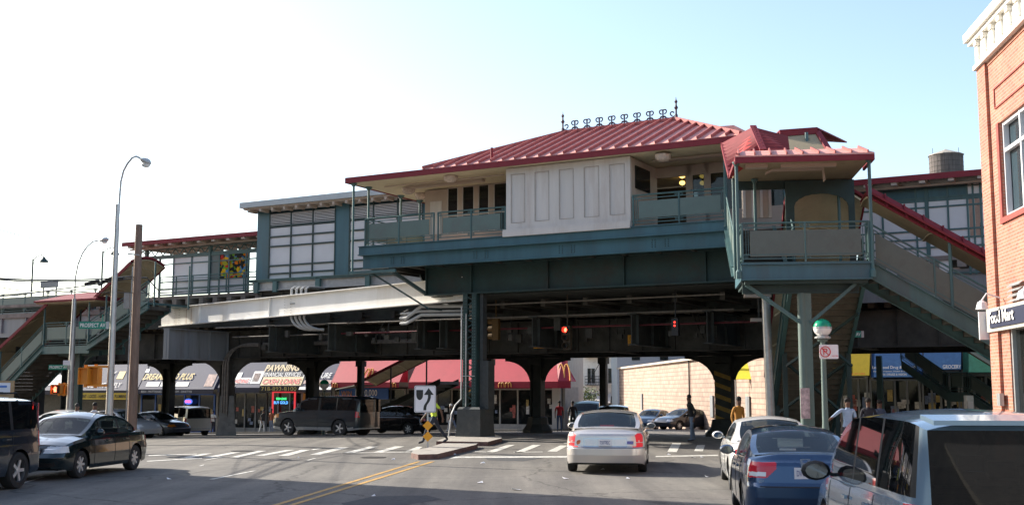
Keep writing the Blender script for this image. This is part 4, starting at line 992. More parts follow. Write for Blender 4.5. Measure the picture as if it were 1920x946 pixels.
# brown leaf spring beam behind: back canopy eave
BE = thing('back_stair_roof', 'brown red eave of the roof behind the folded stair roof', 'roof', 'S', (5, 41, 9))
k0, k1, k2, k3 = sx(1462, 252, 41), sx(1532, 247, 41), sx(1555, 283, 40), sx(1478, 290, 40)
mb = MB(); mb.slab([k0, k1, k2, k3], V(0, .05, -.05)); mb.build('soffit', TANU, BE)
mb = MB(); mb.bar(k0, k1, .3, .2); mb.bar(k1, k2, .2, .12); mb.slab([k0+V(0, 0, .12), k1+V(0, 0, .12), k1+V(1.5, 3, .2), k0+V(0, 3, .5)], V(0, 0, .05)); mb.build('fascia', REDF, BE)
q = sx(1513, 270, 40.6); mb = MB(); mb.tube([V(q.x, 40.6, 7.2), V(q.x, 40.6, k1.z-.1)], .06, 8); mb.build('post', TEAL, BE)

# stair descending to the right behind the brick building
RS = thing('covered_stair', 'covered stair with taupe side panels descending right of the pavilion behind the brick building', 'staircase', 'S', (10, 35, 0))
L_ = 9.2; wv = (0, 2.0, 0); r0 = (xr, yf+.35, zf); r1 = (xr+L_, yf+.35, .1)
flight(RS, r0, r1, wv, strd=.5); railing(RS, (r0[0], r0[1]-.05, zf+.02), (r1[0], r1[1]-.05, .14), 5, 1.2, TAUPE, TEAL, pan=(.12, 1.0))
vault(RS, (xr+.1, yf+.3, zf+2.0), (xr+L_, yf+.3, 2.1), (0, 1.5, 0), .1, fas=.06)
mb = MB(); a = V(xr+.0, yf+.15, zf+1.98); b_ = V(xr+L_, yf+.15, 2.08)
mb.slab([a, b_, b_+V(0, .3, .42), a+V(0, .3, .42)], V(0, .05, -.03)); 
for k in range(18): f = k/17; p = a.lerp(b_, f); mb.bar(p+V(0, -.02, .02), p+V(0, .28, .44), .05, .05)
mb.build('ribbed_eave', REDF, RS)
mb = MB()
for f in (.25, .5, .75): mb.tube([V(xr+L_*f, yf+.3, zf-5.58*f), V(xr+L_*f, yf+.3, zf-5.58*f+2.05)], .05, 6)
mb.build('roof_post', TEAL, RS)

# dark plates added to block sky leaking between the station house and the tracks
mb = MB(); mb.box(-2.2, 13, .27, 5.25, 5.755, 5.785); mb.box(-27, 13, 5.26, 5.3, 5.2, zP-.55); mb.build('sky_block_plate', DARK, EL)

# ================================================================== buildings beyond the viaduct
NAVY = mat('navy awning', (.065, .068, .115), .7, var=.1, scale=1.5, dirt=(.085, .085, .125))
REDA = mat('red awning', (.43, .025, .042), .6, var=.08, scale=1.5)
REDAD = mat('dark red awning', (.32, .015, .03), .6, var=.08, scale=1.5)
WALLB = mat('pale shop wall', (.30, .28, .25), .85, var=.15, scale=2)
INTER = [mat('shop goods %d' % i, c, .7, var=.6, scale=5) for i, c in enumerate(((.14, .10, .08), (.10, .11, .13), (.22, .16, .1), (.07, .07, .06)))]
VB, VT = 25.6, 26.9
PST = [mat('poster %d' % i, c, .6, var=.5, scale=9) for i, c in enumerate(((.5, .48, .44), (.4, .1, .08), (.45, .33, .12), (.16, .2, .3), (.6, .58, .55)))]
def aw_pt(px, py, zb, vb=VB, k=.6):
    v = vb
    for _ in range(12): q = on('E', 'y', v, px, py); v = vb+(q.z-zb)*k
    return V(q.x, v, q.z)
def awning(par, px0, px1, py, m, h=2.3, val=.35, vm=None, vb=VB, k=.6, ends=True, nm='awning'):
    a, b_ = on('E', 'y', vb, px0, py), on('E', 'y', vb, px1, py); z = (a.z+b_.z)/2; mb = MB(); t0, t1 = a.x, b_.x; d = h*k
    mb.slab([V(t0, vb, z), V(t1, vb, z), V(t1, vb+d, z+h), V(t0, vb+d, z+h)], V(0, .03, -.03))
    if ends:
        for t in (t0, t1): mb.slab([V(t, vb, z), V(t, vb+d, z), V(t, vb+d, z+h)], V(.02, 0, 0))
    aw = mb.build(nm, m, par)
    if val: mb = MB(); mb.box(t0, t1, vb-.012, vb+.012, z-val, z-.002); mb.build('valance', vm or m, aw)
    return aw, z
def aw_text(par, s, px0, px1, py0, py1, zb, m, vb=VB, k=.6, **kw):
    """letters on the sloped cloth between sights (px0, py0) lower left and (px1, py1) upper right"""
    a, b_ = aw_pt(px0, py0, zb, vb, k), aw_pt(px1, py0, zb, vb, k); c = aw_pt(px0, py1, zb, vb, k)
    yd = V(0, k, 1).normalized(); nn = V(1, 0, 0).cross(yd)
    return text(s, a+nn*.03, (1, 0, 0), yd, b_.x-a.x, (c-a).length, m, par, **kw)
def aw_panel(par, px0, px1, py0, py1, zb, m, vb=VB, k=.6, nm='printed_panel'):
    a, b_ = aw_pt(px0, py0, zb, vb, k), aw_pt(px1, py0, zb, vb, k); c = aw_pt(px0, py1, zb, vb, k); yd = V(0, k, 1).normalized(); nn = V(1, 0, 0).cross(yd)
    h = (c-a).length; w_ = b_.x-a.x; mb = MB(); mb.slab([a+nn*.012, a+V(w_, 0, 0)+nn*.012, a+V(w_, 0, 0)+yd*h+nn*.012, a+yd*h+nn*.012], nn*.008); return mb.build(nm, m, par)
def front(par, px0, px1, top, vw, n, fm, seed, shutter=False, gm=None):
    """shop front: glass bays with frames, goods and posters behind"""
    a, b_ = on('E', 'y', vw, px0, 770).x, on('E', 'y', vw, px1, 770).x; g = gf('E', (a+b_)/2, vw)+.1; rn = random.Random(seed)
    if shutter:
        mb = MB(); z = g
        while z < top: mb.box(a, b_, vw-.05+.02*(int(z*10) % 2), vw, z, z+.09); z += .1
        mb.build('roller_shutter', mat('shutter', (.10, .095, .085), .6, .3, var=.3), par); return
    mb = MB(); mb.box(a, b_, vw, vw+.02, g+.35, top); gl = mb.build('shop_window', gm or DGL, par)
    mb = MB(); cw = (b_-a)/n; mb.box(a, b_, vw-.04, vw+.06, g, g+.35); mb.box(a, b_, vw-.05, vw+.05, top-.08, top)
    for i in range(n+1): mb.box(a+i*cw-.05, a+i*cw+.05, vw-.06, vw+.05, g, top)
    mb.build('frame', fm, gl)
    for i in range(n):
        mb = MB()
        for k in range(4):
            x = a+(i+rn.uniform(.08, .7))*cw; z = g+rn.uniform(.5, 1.9); mb.box(x, x+rn.uniform(.15, .5), vw+.2+.05*k, vw+.22+.05*k, z, z+rn.uniform(.2, .8))
        mb.build('display', INTER[rn.randrange(4)], gl)
    for i in range(n):
        for k in range(3):
            x = a+(i+rn.uniform(.1, .75))*cw; z = g+rn.uniform(.5, 1.7); mb = MB(); mb.box(x, x+rn.uniform(.15, .4), vw-.02, vw-.012, z, z+rn.uniform(.2, .6)); mb.build('poster', PST[rn.randrange(5)], gl)
    mb = MB(); mb.box(a, b_, vw+1.8, vw+1.85, g, top); mb.build('back_wall', INTER[3], gl)
def shop(name, label, px0, px1, h, wall, vw=27, depth=14, cat='shop', skew=False):
    a, b_ = on('E', 'y', vw, px0, 770).x, on('E', 'y', vw, px1, 770).x; g = gf('E', (a+b_)/2, vw)
    r = thing(name, label, cat, 'E', ((a+b_)/2, vw, g))
    mb = MB(); 
    def blk(y0, z0, z1, sk=(-.363 if skew else 0)): mb.slab([V(a+.02, y0, z0), V(b_-.02+sk*(y0-vw), y0, z0), V(b_-.02+sk*depth, vw+depth, z0), V(a+.02, vw+depth, z0)], V(0, 0, z1-z0))
    blk(vw+.1, g+3.0, h); blk(vw+2, g-.5, g+3)
    mb.box(a+.02, a+.03, vw+.1, vw+.2, g, g+.1); mb.box(a+.02, a+.2, vw+.02, vw+2, g-.5, g+3); mb.box(b_-.2, b_-.02, vw+.02, vw+2, g-.5, g+3)
    mb.box(a, b_, vw, vw+.5, h, h+.3); mb.build('wall', wall, r); return r, a, b_, g
s0, a, b_, g = shop('supply_shop', 'hardware shop with navy awning and yellow sign over closed shutters at far left', -60, 258, 5.4, WALLB)
_, z = awning(s0, -40, 256, 731, NAVY, vm=mat('valance navy', (.03, .03, .05), .7))
front(s0, -40, 120, z-.2, 27, 5, GREYG, 1, True); front(s0, 120, 255, z-.2, 27, 5, GREYG, 2, True)
aw_text(s0, "APARTMENT BUILDING SUPPLY", 112, 225, 726, 719, z, LETW, shear=.2); aw_text(s0, "Y", 206, 214, 709, 698, z, LETW, shear=.3)
aw_panel(s0, 86, 118, 722, 706, z, LETW); aw_panel(s0, 218, 230, 710, 698, z, LETG, nm='crest')
p, q = on('E', 'y', 25.5, 148, 748), on('E', 'y', 25.5, 240, 736); mb = MB(); mb.box(p.x, q.x, 25.5, 25.56, p.z, q.z); mb.build('yellow_sign', mat('sign yellow', (.62, .42, .03), .5, var=.05), s0)
text("PAINT - LOCKS - HARDWARE - PLUMBING", (p.x+.1, 25.49, p.z+.12), (1, 0, 0), (0, 0, 1), q.x-p.x-.2, (q.z-p.z)*.5, SIGNB, s0, bold=.02)
s1, a, b_, g = shop('bedding_shop', 'shop with navy awning lettered in gold and blue window frames', 260, 408, 5.4, WALLB)
_, z = awning(s1, 259, 400, 729, NAVY, vm=mat('valance navy', (.03, .03, .05), .7))
aw_text(s1, "DREAMLAND PLUS", 267, 361, 712, 702, z, LETG, shear=.3, bold=.02)
for x0 in (273, 300, 328): aw_panel(s1, x0, x0+24, 724, 717, z, LETW)
aw_panel(s1, 382, 398, 724, 704, z, mat('printed picture', (.5, .35, .3), .7, var=.5, scale=4)); aw_panel(s1, 272, 279, 698, 692, z, LETW)
p = on('E', 'y', VB-.02, 265, 735); q = on('E', 'y', VB-.02, 360, 735); text("BEDS - MATTRESSES - LIVING ROOM - DINETTES", (p.x, VB-.03, z-.26), (1, 0, 0), (0, 0, 1), q.x-p.x, .16, LETW, s1)
front(s1, 265, 402, z-.36, 27, 5, mat('blue frame', (.06, .16, .5), .4, var=0), 5)
p = on('E', 'y', 26.7, 353, 752); mb = MB(); mb.lathe((p.x, 26.7, p.z), [(.42, 0), (.42, .03), (0, .03)], 18, 'y'); mb.v = [(x, y, p.z+(z_-p.z)*.55) for x, y, z_ in mb.v]; o = mb.build('open_sign', emit('neon blue', (.05, .2, 1), .5), s1); text("OPEN", (p.x-.3, 26.68, p.z-.1), (1, 0, 0), (0, 0, 1), .6, .2, emit('neon red', (1, .08, .05), 2.0), o)
s2, a, b_, g = shop('pawn_shop', 'pawn shop with big cream and red loan lettering and a red framed door', 410, 622, 5.6, WALLB)
_, z = awning(s2, 408, 486, 726, NAVY, vm=mat('valance navy', (.03, .03, .05), .7)); _, z2 = awning(s2, 487, 566, 723, mat('slate awning', (.08, .08, .09), .7), h=2.9, val=.4, vm=mat('valance black', (.02, .02, .02), .7)); _, z3 = awning(s2, 567, 621, 724, NAVY)
aw_panel(s2, 434, 467, 719, 709, z, LETW); aw_text(s2, "RAIDING", 435, 465, 718, 711, z, RED, shear=.2, bold=.02); aw_panel(s2, 468, 487, 719, 698, z, LETW); aw_panel(s2, 472, 484, 715, 701, z, mat('printed picture', (.5, .35, .3), .7, var=.5, scale=4)); aw_panel(s2, 434, 452, 708, 699, z, LETW); aw_panel(s2, 425, 440, 727, 723, z, LETW)
aw_text(s2, "PAWNING", 496, 560, 696, 685, z2, mat('letter cream', (.72, .55, .3), .6, var=0), shear=.1, bold=.03); aw_text(s2, "FINANCIAL SERVICES", 494, 563, 706, 699, z2, LETW, bold=.01)
aw_panel(s2, 488, 564, 722, 708, z2, mat('letter cream', (.72, .55, .3), .6)); aw_text(s2, "CASH LOANS", 491, 561, 720, 711, z2, RED, shear=.1, bold=.02)
p = on('E', 'y', VB-.02, 490, 730); q = on('E', 'y', VB-.02, 556, 730); text("718-893-8100", (p.x, VB-.03, z2-.34), (1, 0, 0), (0, 0, 1), q.x-p.x, .28, LETG, s2)
aw_text(s2, "FURNITURE", 567, 620, 709, 700, z3, LETW, shear=.15, bold=.02); aw_panel(s2, 568, 620, 719, 713, z3, mat('printed picture', (.5, .35, .3), .7)); aw_panel(s2, 560, 620, 730, 725, z3, LETW)
front(s2, 420, 500, z-.36, 27, 4, GREYG, 9); front(s2, 500, 566, z2-.42, 27, 3, GREYG, 10); front(s2, 568, 620, z3-.36, 27, 3, GREYG, 12)
p, q = on('E', 'y', 26.6, 510, 775), on('E', 'y', 26.6, 555, 732); mb = MB()
for b0 in ((p.x, p.x+.14, p.z, q.z), (q.x-.14, q.x, p.z, q.z), (p.x+.14, q.x-.14, q.z-.14, q.z)): mb.box(b0[0], b0[1], 26.55, 26.6, b0[2], b0[3])
mb.build('red_door_frame', emit('neon frame', (1, .06, .08), .35), s2)
p = on('E', 'y', 26.5, 518, 750); text("CASH LOANS", (p.x, 26.5, p.z+.05), (1, 0, 0), (0, 0, 1), .95, .16, emit('neon green', (.05, 1, .25), 2.0), s2); text("BUY GOLD", (p.x-.2, 26.5, p.z-.25), (1, 0, 0), (0, 0, 1), 1.3, .2, emit('neon blue2', (.1, .4, 1), 1.6), s2)
p = on('E', 'y', 26.5, 567, 752); mb = MB(); mb.slab([p, p+V(.7, 0, -.1), p+V(.75, 0, .5), p+V(.05, 0, .6)], V(0, .02, 0)); mb.build('orange_poster', ORNG, s2)
# fast food restaurant on the corner
s3, a, b_, g = shop('fast_food_restaurant', 'restaurant under long red awnings marked with a golden letter at the street corner', 622, 1060, 4.8, WALLB, depth=12, skew=True)
_, z = awning(s3, 621, 748, 716, REDA, h=1.5, k=.7, vm=REDAD, val=.36); _, z = awning(s3, 766, 1046, 715, REDA, h=1.75, k=.8, vm=REDAD, val=.42)
t1 = on('E', 'y', VB, 1046, 716).x; mb = MB(); ed = V(t1+.55, VB+1.5, z)
mb.slab([V(t1, VB, z), V(t1+.75, VB+.3, z), ed, V(t1-.6, VB+1.7, z+1.75), V(t1-.9, VB+1.4, z+1.75)], V(0, 0, .03)); mb.slab([V(t1, VB, z-.42), V(t1+.75, VB+.3, z-.42), V(t1+.75, VB+.3, z), V(t1, VB, z)], V(0, .02, 0)); mb.slab([V(t1, VB, z), V(t1+.75, VB+.3, z), V(t1-.2, VB+1.2, z+1.75), V(t1-.9, VB+1.4, z+1.75)], V(0, .02, -.01))
mb.build('awning_end', REDAD, s3)
def arches(par, c, w_, h, m, yd=V(0, 0, 1), xd=V(1, 0, 0), r=.045):
    mb = MB()
    for s in (-1, 1):
        mb.tube([c+xd*(s*w_/4-w_/4*math.cos(math.pi*k/12)*(1.0))+yd*(h*(math.sin(math.pi*k/12)**.55)) for k in range(13)], r, 5)
    return mb.build('golden_letter', m, par)
GOLD = mat('golden letter', (.80, .38, .08), .5, var=0)
def awm(px0, px1, py0, py1, zb, k=.75, r=.06):
    a, b2 = aw_pt(px0, py0, zb, VB, k), aw_pt(px1, py0, zb, VB, k); c = aw_pt(px0, py1, zb, VB, k); yd = V(0, k, 1).normalized(); arches(s3, (a+b2)/2+V(0, -.08, .06), b2.x-a.x, (c-a).length, GOLD, yd, r=r)
awm(682, 696, 709, 694, z, .7)
for px in (628, 737, 940, 953): p = on('E', 'y', VB-.05, px, 722); arches(s3, V(p.x, VB-.05, z-.36), .42, .3, GOLD, r=.03)
arches(s3, V(t1+.35, VB+.25, z+.05), .8, 1.2, GOLD, V(-.3, .5, 1).normalized(), r=.05)
front(s3, 628, 760, z-.45, 27, 5, mat('bronze frame', (.2, .17, .14), .4), 21); front(s3, 765, 905, z-.45, 27, 5, mat('bronze frame', (.2, .17, .14), .4), 22); front(s3, 905, 1040, z-.45, 27, 4, mat('pale frame', (.45, .42, .38), .4), 23)
p, q = on('E', 'y', 26.6, 636, 747), on('E', 'y', 26.6, 728, 727); mb = MB(); mb.box(p.x, q.x, 26.6, 26.65, p.z, q.z); mb.build('blue_banner', mat('banner blue', (.03, .1, .3), .6), s3)
text("WIN", (p.x+.2, 26.58, p.z+.2), (1, 0, 0), (0, 0, 1), .9, .35, ORNG, s3); text("$100,000", (p.x+1.5, 26.58, p.z+.15), (1, 0, 0), (0, 0, 1), 1.8, .5, LETW, s3)
mb = MB(); rn = random.Random(4)
for k in range(7): p = on('E', 'y', 27.9, 868+k*5.5, 735+rn.uniform(-3, 3)); mb.box(p.x, p.x+.12, 27.9, 27.95, p.z, p.z+.16)
mb.build('lit_menu', emit('menu lit', (1, .35, .08), 1.4), s3)
mb = MB(); mb.box(b_-.9, b_-.3, 26.9, 27.1, g, z-.3); mb.build('corner_pier', CREAM, s3)

# ---- right: shops under the viaduct
VR = 20.0
def rshop(name, label, px0, px1, py, m, txts, seed, h=1.35, panel=None):
    r, a, b_, g = shop(name, label, px0, px1, 4.6, WALLB, VR, 10)
    _, z = awning(r, px0+1, px1-1, py, m, h=h, k=.35, val=.0, vb=VR-.9)
    for s, x0, x1, y0, y1, mt in txts: aw_text(r, s, x0, x1, y0, y1, z, mt, VR-.9, .35)
    front(r, px0+2, px1-2, z-.1, VR, 4, GREYG, seed); return r, z
YEL = mat('yellow awning', (.60, .45, .03), .6, var=.08)
BLU = mat('blue awning', (.03, .12, .34), .6, var=.12, dirt=(.05, .16, .4))
GRN = mat('green awning', (.03, .2, .17), .6, var=.2)
r_, z = rshop('grocery_stall_shop', 'corner shop with a yellow awning under the viaduct', 1560, 1630, 703, YEL, [("OPEN 24 HRS", 1583, 1622, 702, 699, RED)], 31)
aw_panel(r_, 1583, 1593, 699, 680, z, ORNG, VR-.9, .35)
rshop('drug_store', 'drug store with blue awning under the viaduct', 1632, 1728, 706, BLU, [("Longwood Drug & Surgical", 1636, 1716, 693, 686, LETW), ("Full Line Vitamins, Health & Beauty", 1638, 1708, 698, 695, LETW), ("RX DRUGS & VISION", 1655, 1700, 704, 700, LETW)], 32)
rshop('blue_grocery', 'grocery with plain blue awning behind the far stair', 1730, 1802, 692, BLU, [("GROCERY", 1768, 1802, 691, 684, LETW)], 33, 1.8)
rshop('green_awning_shop', 'shop with green awning half hidden by the brick building', 1804, 1900, 697, GRN, [], 34, 1.8)
# small yellow canopy by the striped column
q0, q1 = on('E', 'y', 24, 1372, 710), on('E', 'y', 24, 1440, 672)
YC = thing('yellow_canopy', 'bright yellow canopy beside the brick garage behind the striped column', 'canopy', 'E', (q0.x, 24, gf('E', q0.x, 24)))
mb = MB(); mb.slab([V(q0.x, 24, q0.z), V(q1.x, 24, q0.z), V(q1.x, 24.8, q1.z), V(q0.x, 24.8, q1.z)], V(0, .05, -.02)); mb.build('awning', mat('bright yellow cloth', (.8, .7, .03), .6, var=.05), YC)
mb = MB()
for t in (q0.x+.1, q1.x-.1): mb.tube([V(t, 24.4, gf('E', t, 24)), V(t, 24.4, q1.z)], .05, 6)
mb.build('post', GREYG, YC)

# ---- street beyond: garage wall, grey block, white apartments
def wpt(px, Y): return V((px-960)/F*Y*1.0, Y, 0)
GW = thing('brick_garage', 'long low cream brick garage wall lit by the sun beyond the viaduct', 'building', 'W', (12.2, 90, -1.5))
g0, g1 = V(10.97, 118, -1.6), V(13.75, 60, -1.6)
mb = MB(); zt0 = 4.05; n_ = 8
mb.slab([g0, g1, V(g1.x, g1.y, zt0), V(g0.x, g0.y, zt0)], V(.3, .02, 0)); mb.slab([V(g1.x+.3, 60, -1.6), V(g1.x+16, 60.5, -1.6), V(g1.x+16, 60.5, zt0), V(g1.x+.3, 60, zt0)], V(0, .3, 0)); mb.slab([V(g0.x+.2, 118, zt0-.3), V(g1.x+.2, 60.3, zt0-.3), V(g1.x+16, 60.5, zt0-.3), V(g0.x+16, 118, zt0-.3)], V(0, 0, .05))
mb.build('wall', brickmat('cream brick', (.44, .32, .245), (.35, .24, .185), (.25, .18, .14), bw=.9, rh=.3, ms=.035), GW)
mb = MB(); mb.bar(V(g0.x-.03, g0.y, zt0+.05), V(g1.x-.03, g1.y, zt0+.05), .45, .16); mb.build('coping', mat('coping', (.5, .42, .34), .8), GW)
mb = MB(); p = g0.lerp(g1, .62); mb.tube([V(p.x-.1, p.y, -1.5), V(p.x-.1, p.y, zt0)], .06, 6); mb.build('drainpipe', DARK2, GW)
mb = MB()
for f in (.25, .74, .9): p = g0.lerp(g1, f); mb.box(p.x-.1, p.x-.02, p.y-.5, p.y+.5, .2, 1.6)
mb.build('wall_box', GREYG, GW)
GB = thing('grey_building', 'tall plain grey block rising behind the low garage', 'building', 'S', (5, 150, -2))
a, b_ = on('S', 'y', 145, 1140, 700).x, on('S', 'y', 145, 1440, 700).x
mb = MB(); mb.box(a, b_, 145, 165, -2, 8.2); mb.build('wall', mat('grey stucco', (.26, .26, .29), .9, var=.08), GB)
mb = MB()
for k in range(5): mb.box(a+3+k*3.5, a+4+k*3.5, 144.9, 144.98, 5.6, 7)
mb.build('window', DGL, GB); mb = MB(); mb.box(a-.2, b_+.2, 144.7, 145.3, 8.2, 8.5); mb.build('coping', CONC, GB)
AB = thing('apartment_building', 'white apartment building with fire escapes down the far street', 'apartment building', 'S', (-3, 118, -2))
a, b_ = on('S', 'y', 118, 1058, 740).x, on('S', 'y', 118, 1146, 740).x
mb = MB(); mb.box(a, b_, 118, 134, -2, 13.5); AW_ = mb.build('wall', mat('white stucco', (.62, .58, .52), .85, var=.08, dirt=(.5, .45, .4)), AB)
mb = MB(); mb.box(a-.2, b_+.2, 117.7, 118, 13.3, 13.8); mb.build('cornice', CREAM, AB)
for fl_ in range(5):
    for k in range(3):
        x = a+.7+k*1.7; z = -.2+fl_*2.8; m_ = MB(); m_.box(x, x+.75, 117.95, 118.0, z, z+1.5); wn = m_.build('window', DGL, AB)
        m_ = MB(); m_.box(x-.1, x+.85, 117.88, 117.96, z-.12, z); m_.box(x+.35, x+.4, 117.92, 117.95, z, z+1.5); m_.build('sill', CREAM, wn)
mb = MB()
for fl_ in range(1, 5):
    z = -.4+fl_*2.8; mb.box(a+2.2, a+4.4, 117.1, 117.9, z, z+.05)
    for zz in (.3, .6, .9): mb.bar((a+2.2, 117.1, z+zz), (a+4.4, 117.1, z+zz), .05)
    for k in range(9): mb.bar((a+2.2+k*.275, 117.1, z), (a+2.2+k*.275, 117.1, z+.9), .03)
    mb.bar((a+2.4, 117.4, z), (a+4.0, 117.4, z+2.8), .1, .06)
mb.build('fire_escape', BLACK, AB)
mb = MB(); mb.slab([V(a+1.6, 115.8, .7), V(b_, 115.8, .7), V(b_, 117.9, 1.6), V(a+1.6, 117.9, 1.6)], V(0, 0, -.1)); mb.build('entrance_canopy', CREAM, AB)
mb = MB(); 
for k in range(7): mb.box(a+1.8+k*.75, a+1.95+k*.75, 116.5, 116.6, -2, .6)
mb.box(a+1.8, b_, 116.5, 116.6, -.3, -.2); mb.build('railings', GREYG, AB)

def tree(name, label, X, Y, h, r, seed, n=900, lm=None):
    g = gz(X, Y); root = thing(name, label, 'tree', 'W', (X, Y, g)); rn = random.Random(seed)
    mb = MB(); mb.tube([V(X, Y, g), V(X+.05, Y, g+h*.3), V(X-.05, Y+.05, g+h*.6)], .16, 8, r2=.08)
    tips = []
    for k in range(7):
        a = rn.uniform(0, 6.28); e = V(X+math.cos(a)*r*.7, Y+math.sin(a)*r*.7, g+h*rn.uniform(.5, .95)); mb.tube([V(X, Y, g+h*rn.uniform(.25, .5)), (V(X, Y, g+h*.6)+e)/2, e], .05, 5, r2=.02); tips.append(e)
    mb.build('trunk', WOOD, root, smooth=True); lf = MB()
    for k in range(n):
        c = rn.choice(tips)+V(rn.gauss(0, 1), rn.gauss(0, 1), rn.gauss(0, .8))*r*.3; s = rn.uniform(.07, .16)
        u = V(rn.uniform(-1, 1), rn.uniform(-1, 1), rn.uniform(-1, 1)).normalized(); w2 = u.orthogonal().normalized()*s*.6; u *= s
        lf.use(rn.randrange(2)); lf.add([c-u, c+w2, c+u, c-w2], [(0, 1, 2, 3)])
    lf.build('crown', [mat('leaf light', (.12, .15, .035), .7, var=.3, scale=2), mat('leaf dark', (.05, .08, .02), .7, var=.3, scale=2)], root)
tree('street_tree', 'small leafy street tree in front of the white apartment building', (1083-960)/F*96, 96, 3.4, 1.4, 5)
tree('street_tree', 'low tree by the restaurant corner near the white building', (1064-960)/F*92, 92, 2.8, 1.0, 6, 500)

# ================================================================== brick building at right
XB = 7.5
c0 = on('S', 'x', XB, 1864, 761); YC_ = on('S', 'x', XB, 1850, 380).y
BK = brickmat('red brick', (.50, .185, .11), (.38, .12, .075), (.36, .26, .21), bw=.22, rh=.075, ms=.01)
BB = thing('brick_building', 'red brick corner building with a white bracketed cornice and a food mart band', 'building', 'S', (XB+4, YC_-8, 0))
zc0 = on('S', 'y', YC_, 1838, 131).z; zw1, zw0 = on('S', 'x', XB, 1874, 230), on('S', 'x', XB, 1886, 398)
wy1 = zw1.y; wy0 = wy1-5.2; zh, zs_ = zw1.z, zw0.z-.1
zb0, zb1 = on('S', 'x', XB, 1856, 624).z, on('S', 'x', XB, 1856, 581).z
mb = MB(); x1 = XB+14; YN = YC_-24
def wallx(y0, y1, z0, z1, x=XB): mb.box(x, x+.35, y0, y1, z0, z1)
wallx(wy1, YC_, zb1, zc0); wallx(YN, wy1, zh, zc0); wallx(wy0, wy1, zb1, zs_); wallx(YN, wy0, zb1, zh)
wallx(YC_-1.25, YC_, 0, zb0)
mb.box(XB+.35, x1, YC_-.35, YC_, 0, zc0); mb.box(XB+1.2, x1, YN, YC_-.36, 0, zb0); mb.box(XB-.07, XB-.002, YC_-.62, YC_+.05, 0, zc0); mb.box(x1-.3, x1, YN, YC_-.35, zb0, zc0); mb.box(XB+.35, x1-.3, YN, YC_-.36, zc0-.3, zc0-.05)
wl_ = mb.build('brick_wall', BK, BB)
mb = MB(); mb.box(XB-.04, XB-.003, wy1-.0, wy1+.16, zs_, zh); mb.box(XB-.05, XB-.003, wy0, wy1+.16, zs_-.12, zs_); mb.build('brick_trim', mat('darker brick trim', (.30, .06, .045), .8, var=.2, scale=9), wl_)
mb = MB(); ya = on('S', 'x', XB, 1864, 155).y; 
for p_, q_ in (((ya, zc0-.75), (ya-3.6, zc0-.75)), ((ya, zc0-.75), (ya, zc0-1.2)), ((ya, zc0-1.2), (ya-3.6, zc0-1.2))): mb.bar((XB-.01, p_[0], p_[1]), (XB-.01, q_[0], q_[1]), .03, .03)
mb.build('inset_panel_line', mat('darker brick trim', (.30, .06, .045)), wl_)
mb = MB(); mb.box(XB+.18, XB+.2, wy0, wy1, zs_, zh); wn = mb.build('large_window', SGL, BB)
mb = MB(); f = .08
for y in (wy1, wy1-1.2, wy1-2.5, wy1-3.8, wy0+f): mb.box(XB+.05, XB+.17, y-f, y, zs_, zh)
for z in (zs_, zh-f, zs_+(zh-zs_)*.68): mb.box(XB+.06, XB+.16, wy0, wy1, z, z+f)
mb.build('white_frame', WHITEP, wn)
mb = MB(); zt_ = zc0
mb.box(XB-.14, XB+.4, YN, YC_+.12, zt_, zt_+.1); mb.box(XB-.08, XB+.4, YN, YC_+.08, zt_+.1, zt_+.62); mb.box(XB-.2, XB+.4, YN, YC_+.2, zt_+.62, zt_+.72); mb.box(XB-.28, XB+.4, YN, YC_+.28, zt_+.72, zt_+.92)
mb.box(XB+.4, x1, YC_-.2, YC_+.08, zt_+.0, zt_+.62); mb.box(XB+.4, x1, YC_-.2, YC_+.28, zt_+.62, zt_+.92); CO = mb.build('cornice', mat('white cornice', (.8, .77, .7), .7, var=.05, scale=2), BB)
mb = MB(); y = YC_-.3
while y > YN: mb.box(XB-.14, XB-.08, y-.05, y+.07, zt_+.2, zt_+.62); mb.box(XB-.18, XB-.08, y-.08, y+.1, zt_+.5, zt_+.61); y -= .62
mb.build('bracket', mat('white cornice', (.8, .77, .7)), CO)
mb = MB(); mb.box(XB-.02, XB+.15, YN, YC_-.0, zt_-.1, zt_-.001); mb.build('cornice_base', mat('brown mould', (.3, .13, .08), .7), CO)
mb = MB(); mb.box(XB-.12, XB+.3, YN, YC_+.04, zb0, zb1); SBn = mb.build('sign_band', mat('band beige', (.38, .36, .32), .7, var=.1), BB)
ta, tb = on('S', 'x', XB-.13, 1858, 600), on('S', 'x', XB-.13, 1905, 600)
mb = MB(); mb.box(XB-.15, XB-.121, tb.y-1.6, ta.y+.05, zb0+.08, zb1-.08); SN = mb.build('blue_sign_panel', mat('sign blue', (.015, .02, .05), .5), SBn)
text("Food Mart", (XB-.165, ta.y, zb0+.17), (0, -1, 0), (0, 0, 1), ta.y-tb.y, (zb1-zb0)*.5, LETW, SN, bold=.02)
mb = MB(); pa, pb_ = on('S', 'y', YC_+.1, 1835, 584), on('S', 'y', YC_+.1, 1857, 636); mb.box(pa.x, pb_.x, YC_+.1, YC_+.16, pb_.z, pa.z); mb.build('projecting_sign', WHITEP, BB)
mb = MB(); mb.box(XB+.1, XB+.15, YN, YC_-1.25, .5, zb0); sh = mb.build('shop_window', DGL, BB); mb = MB()
y = YC_-1.3
while y > YN: mb.box(XB+.02, XB+.12, y-.08, y, 0, zb0); y -= 1.4
mb.box(XB, XB+.12, YN, YC_-1.25, 0, .5); mb.build('frame', GALV, sh)
mb = MB(); q = on('S', 'x', XB, 1886, 750); mb.box(XB-.16, XB-.072, q.y-.12, q.y+.12, q.z-.12, q.z+.16); mb.build('utility_box', GALV, BB)
q = on('S', 'x', XB, 1905, 553); mb = MB()
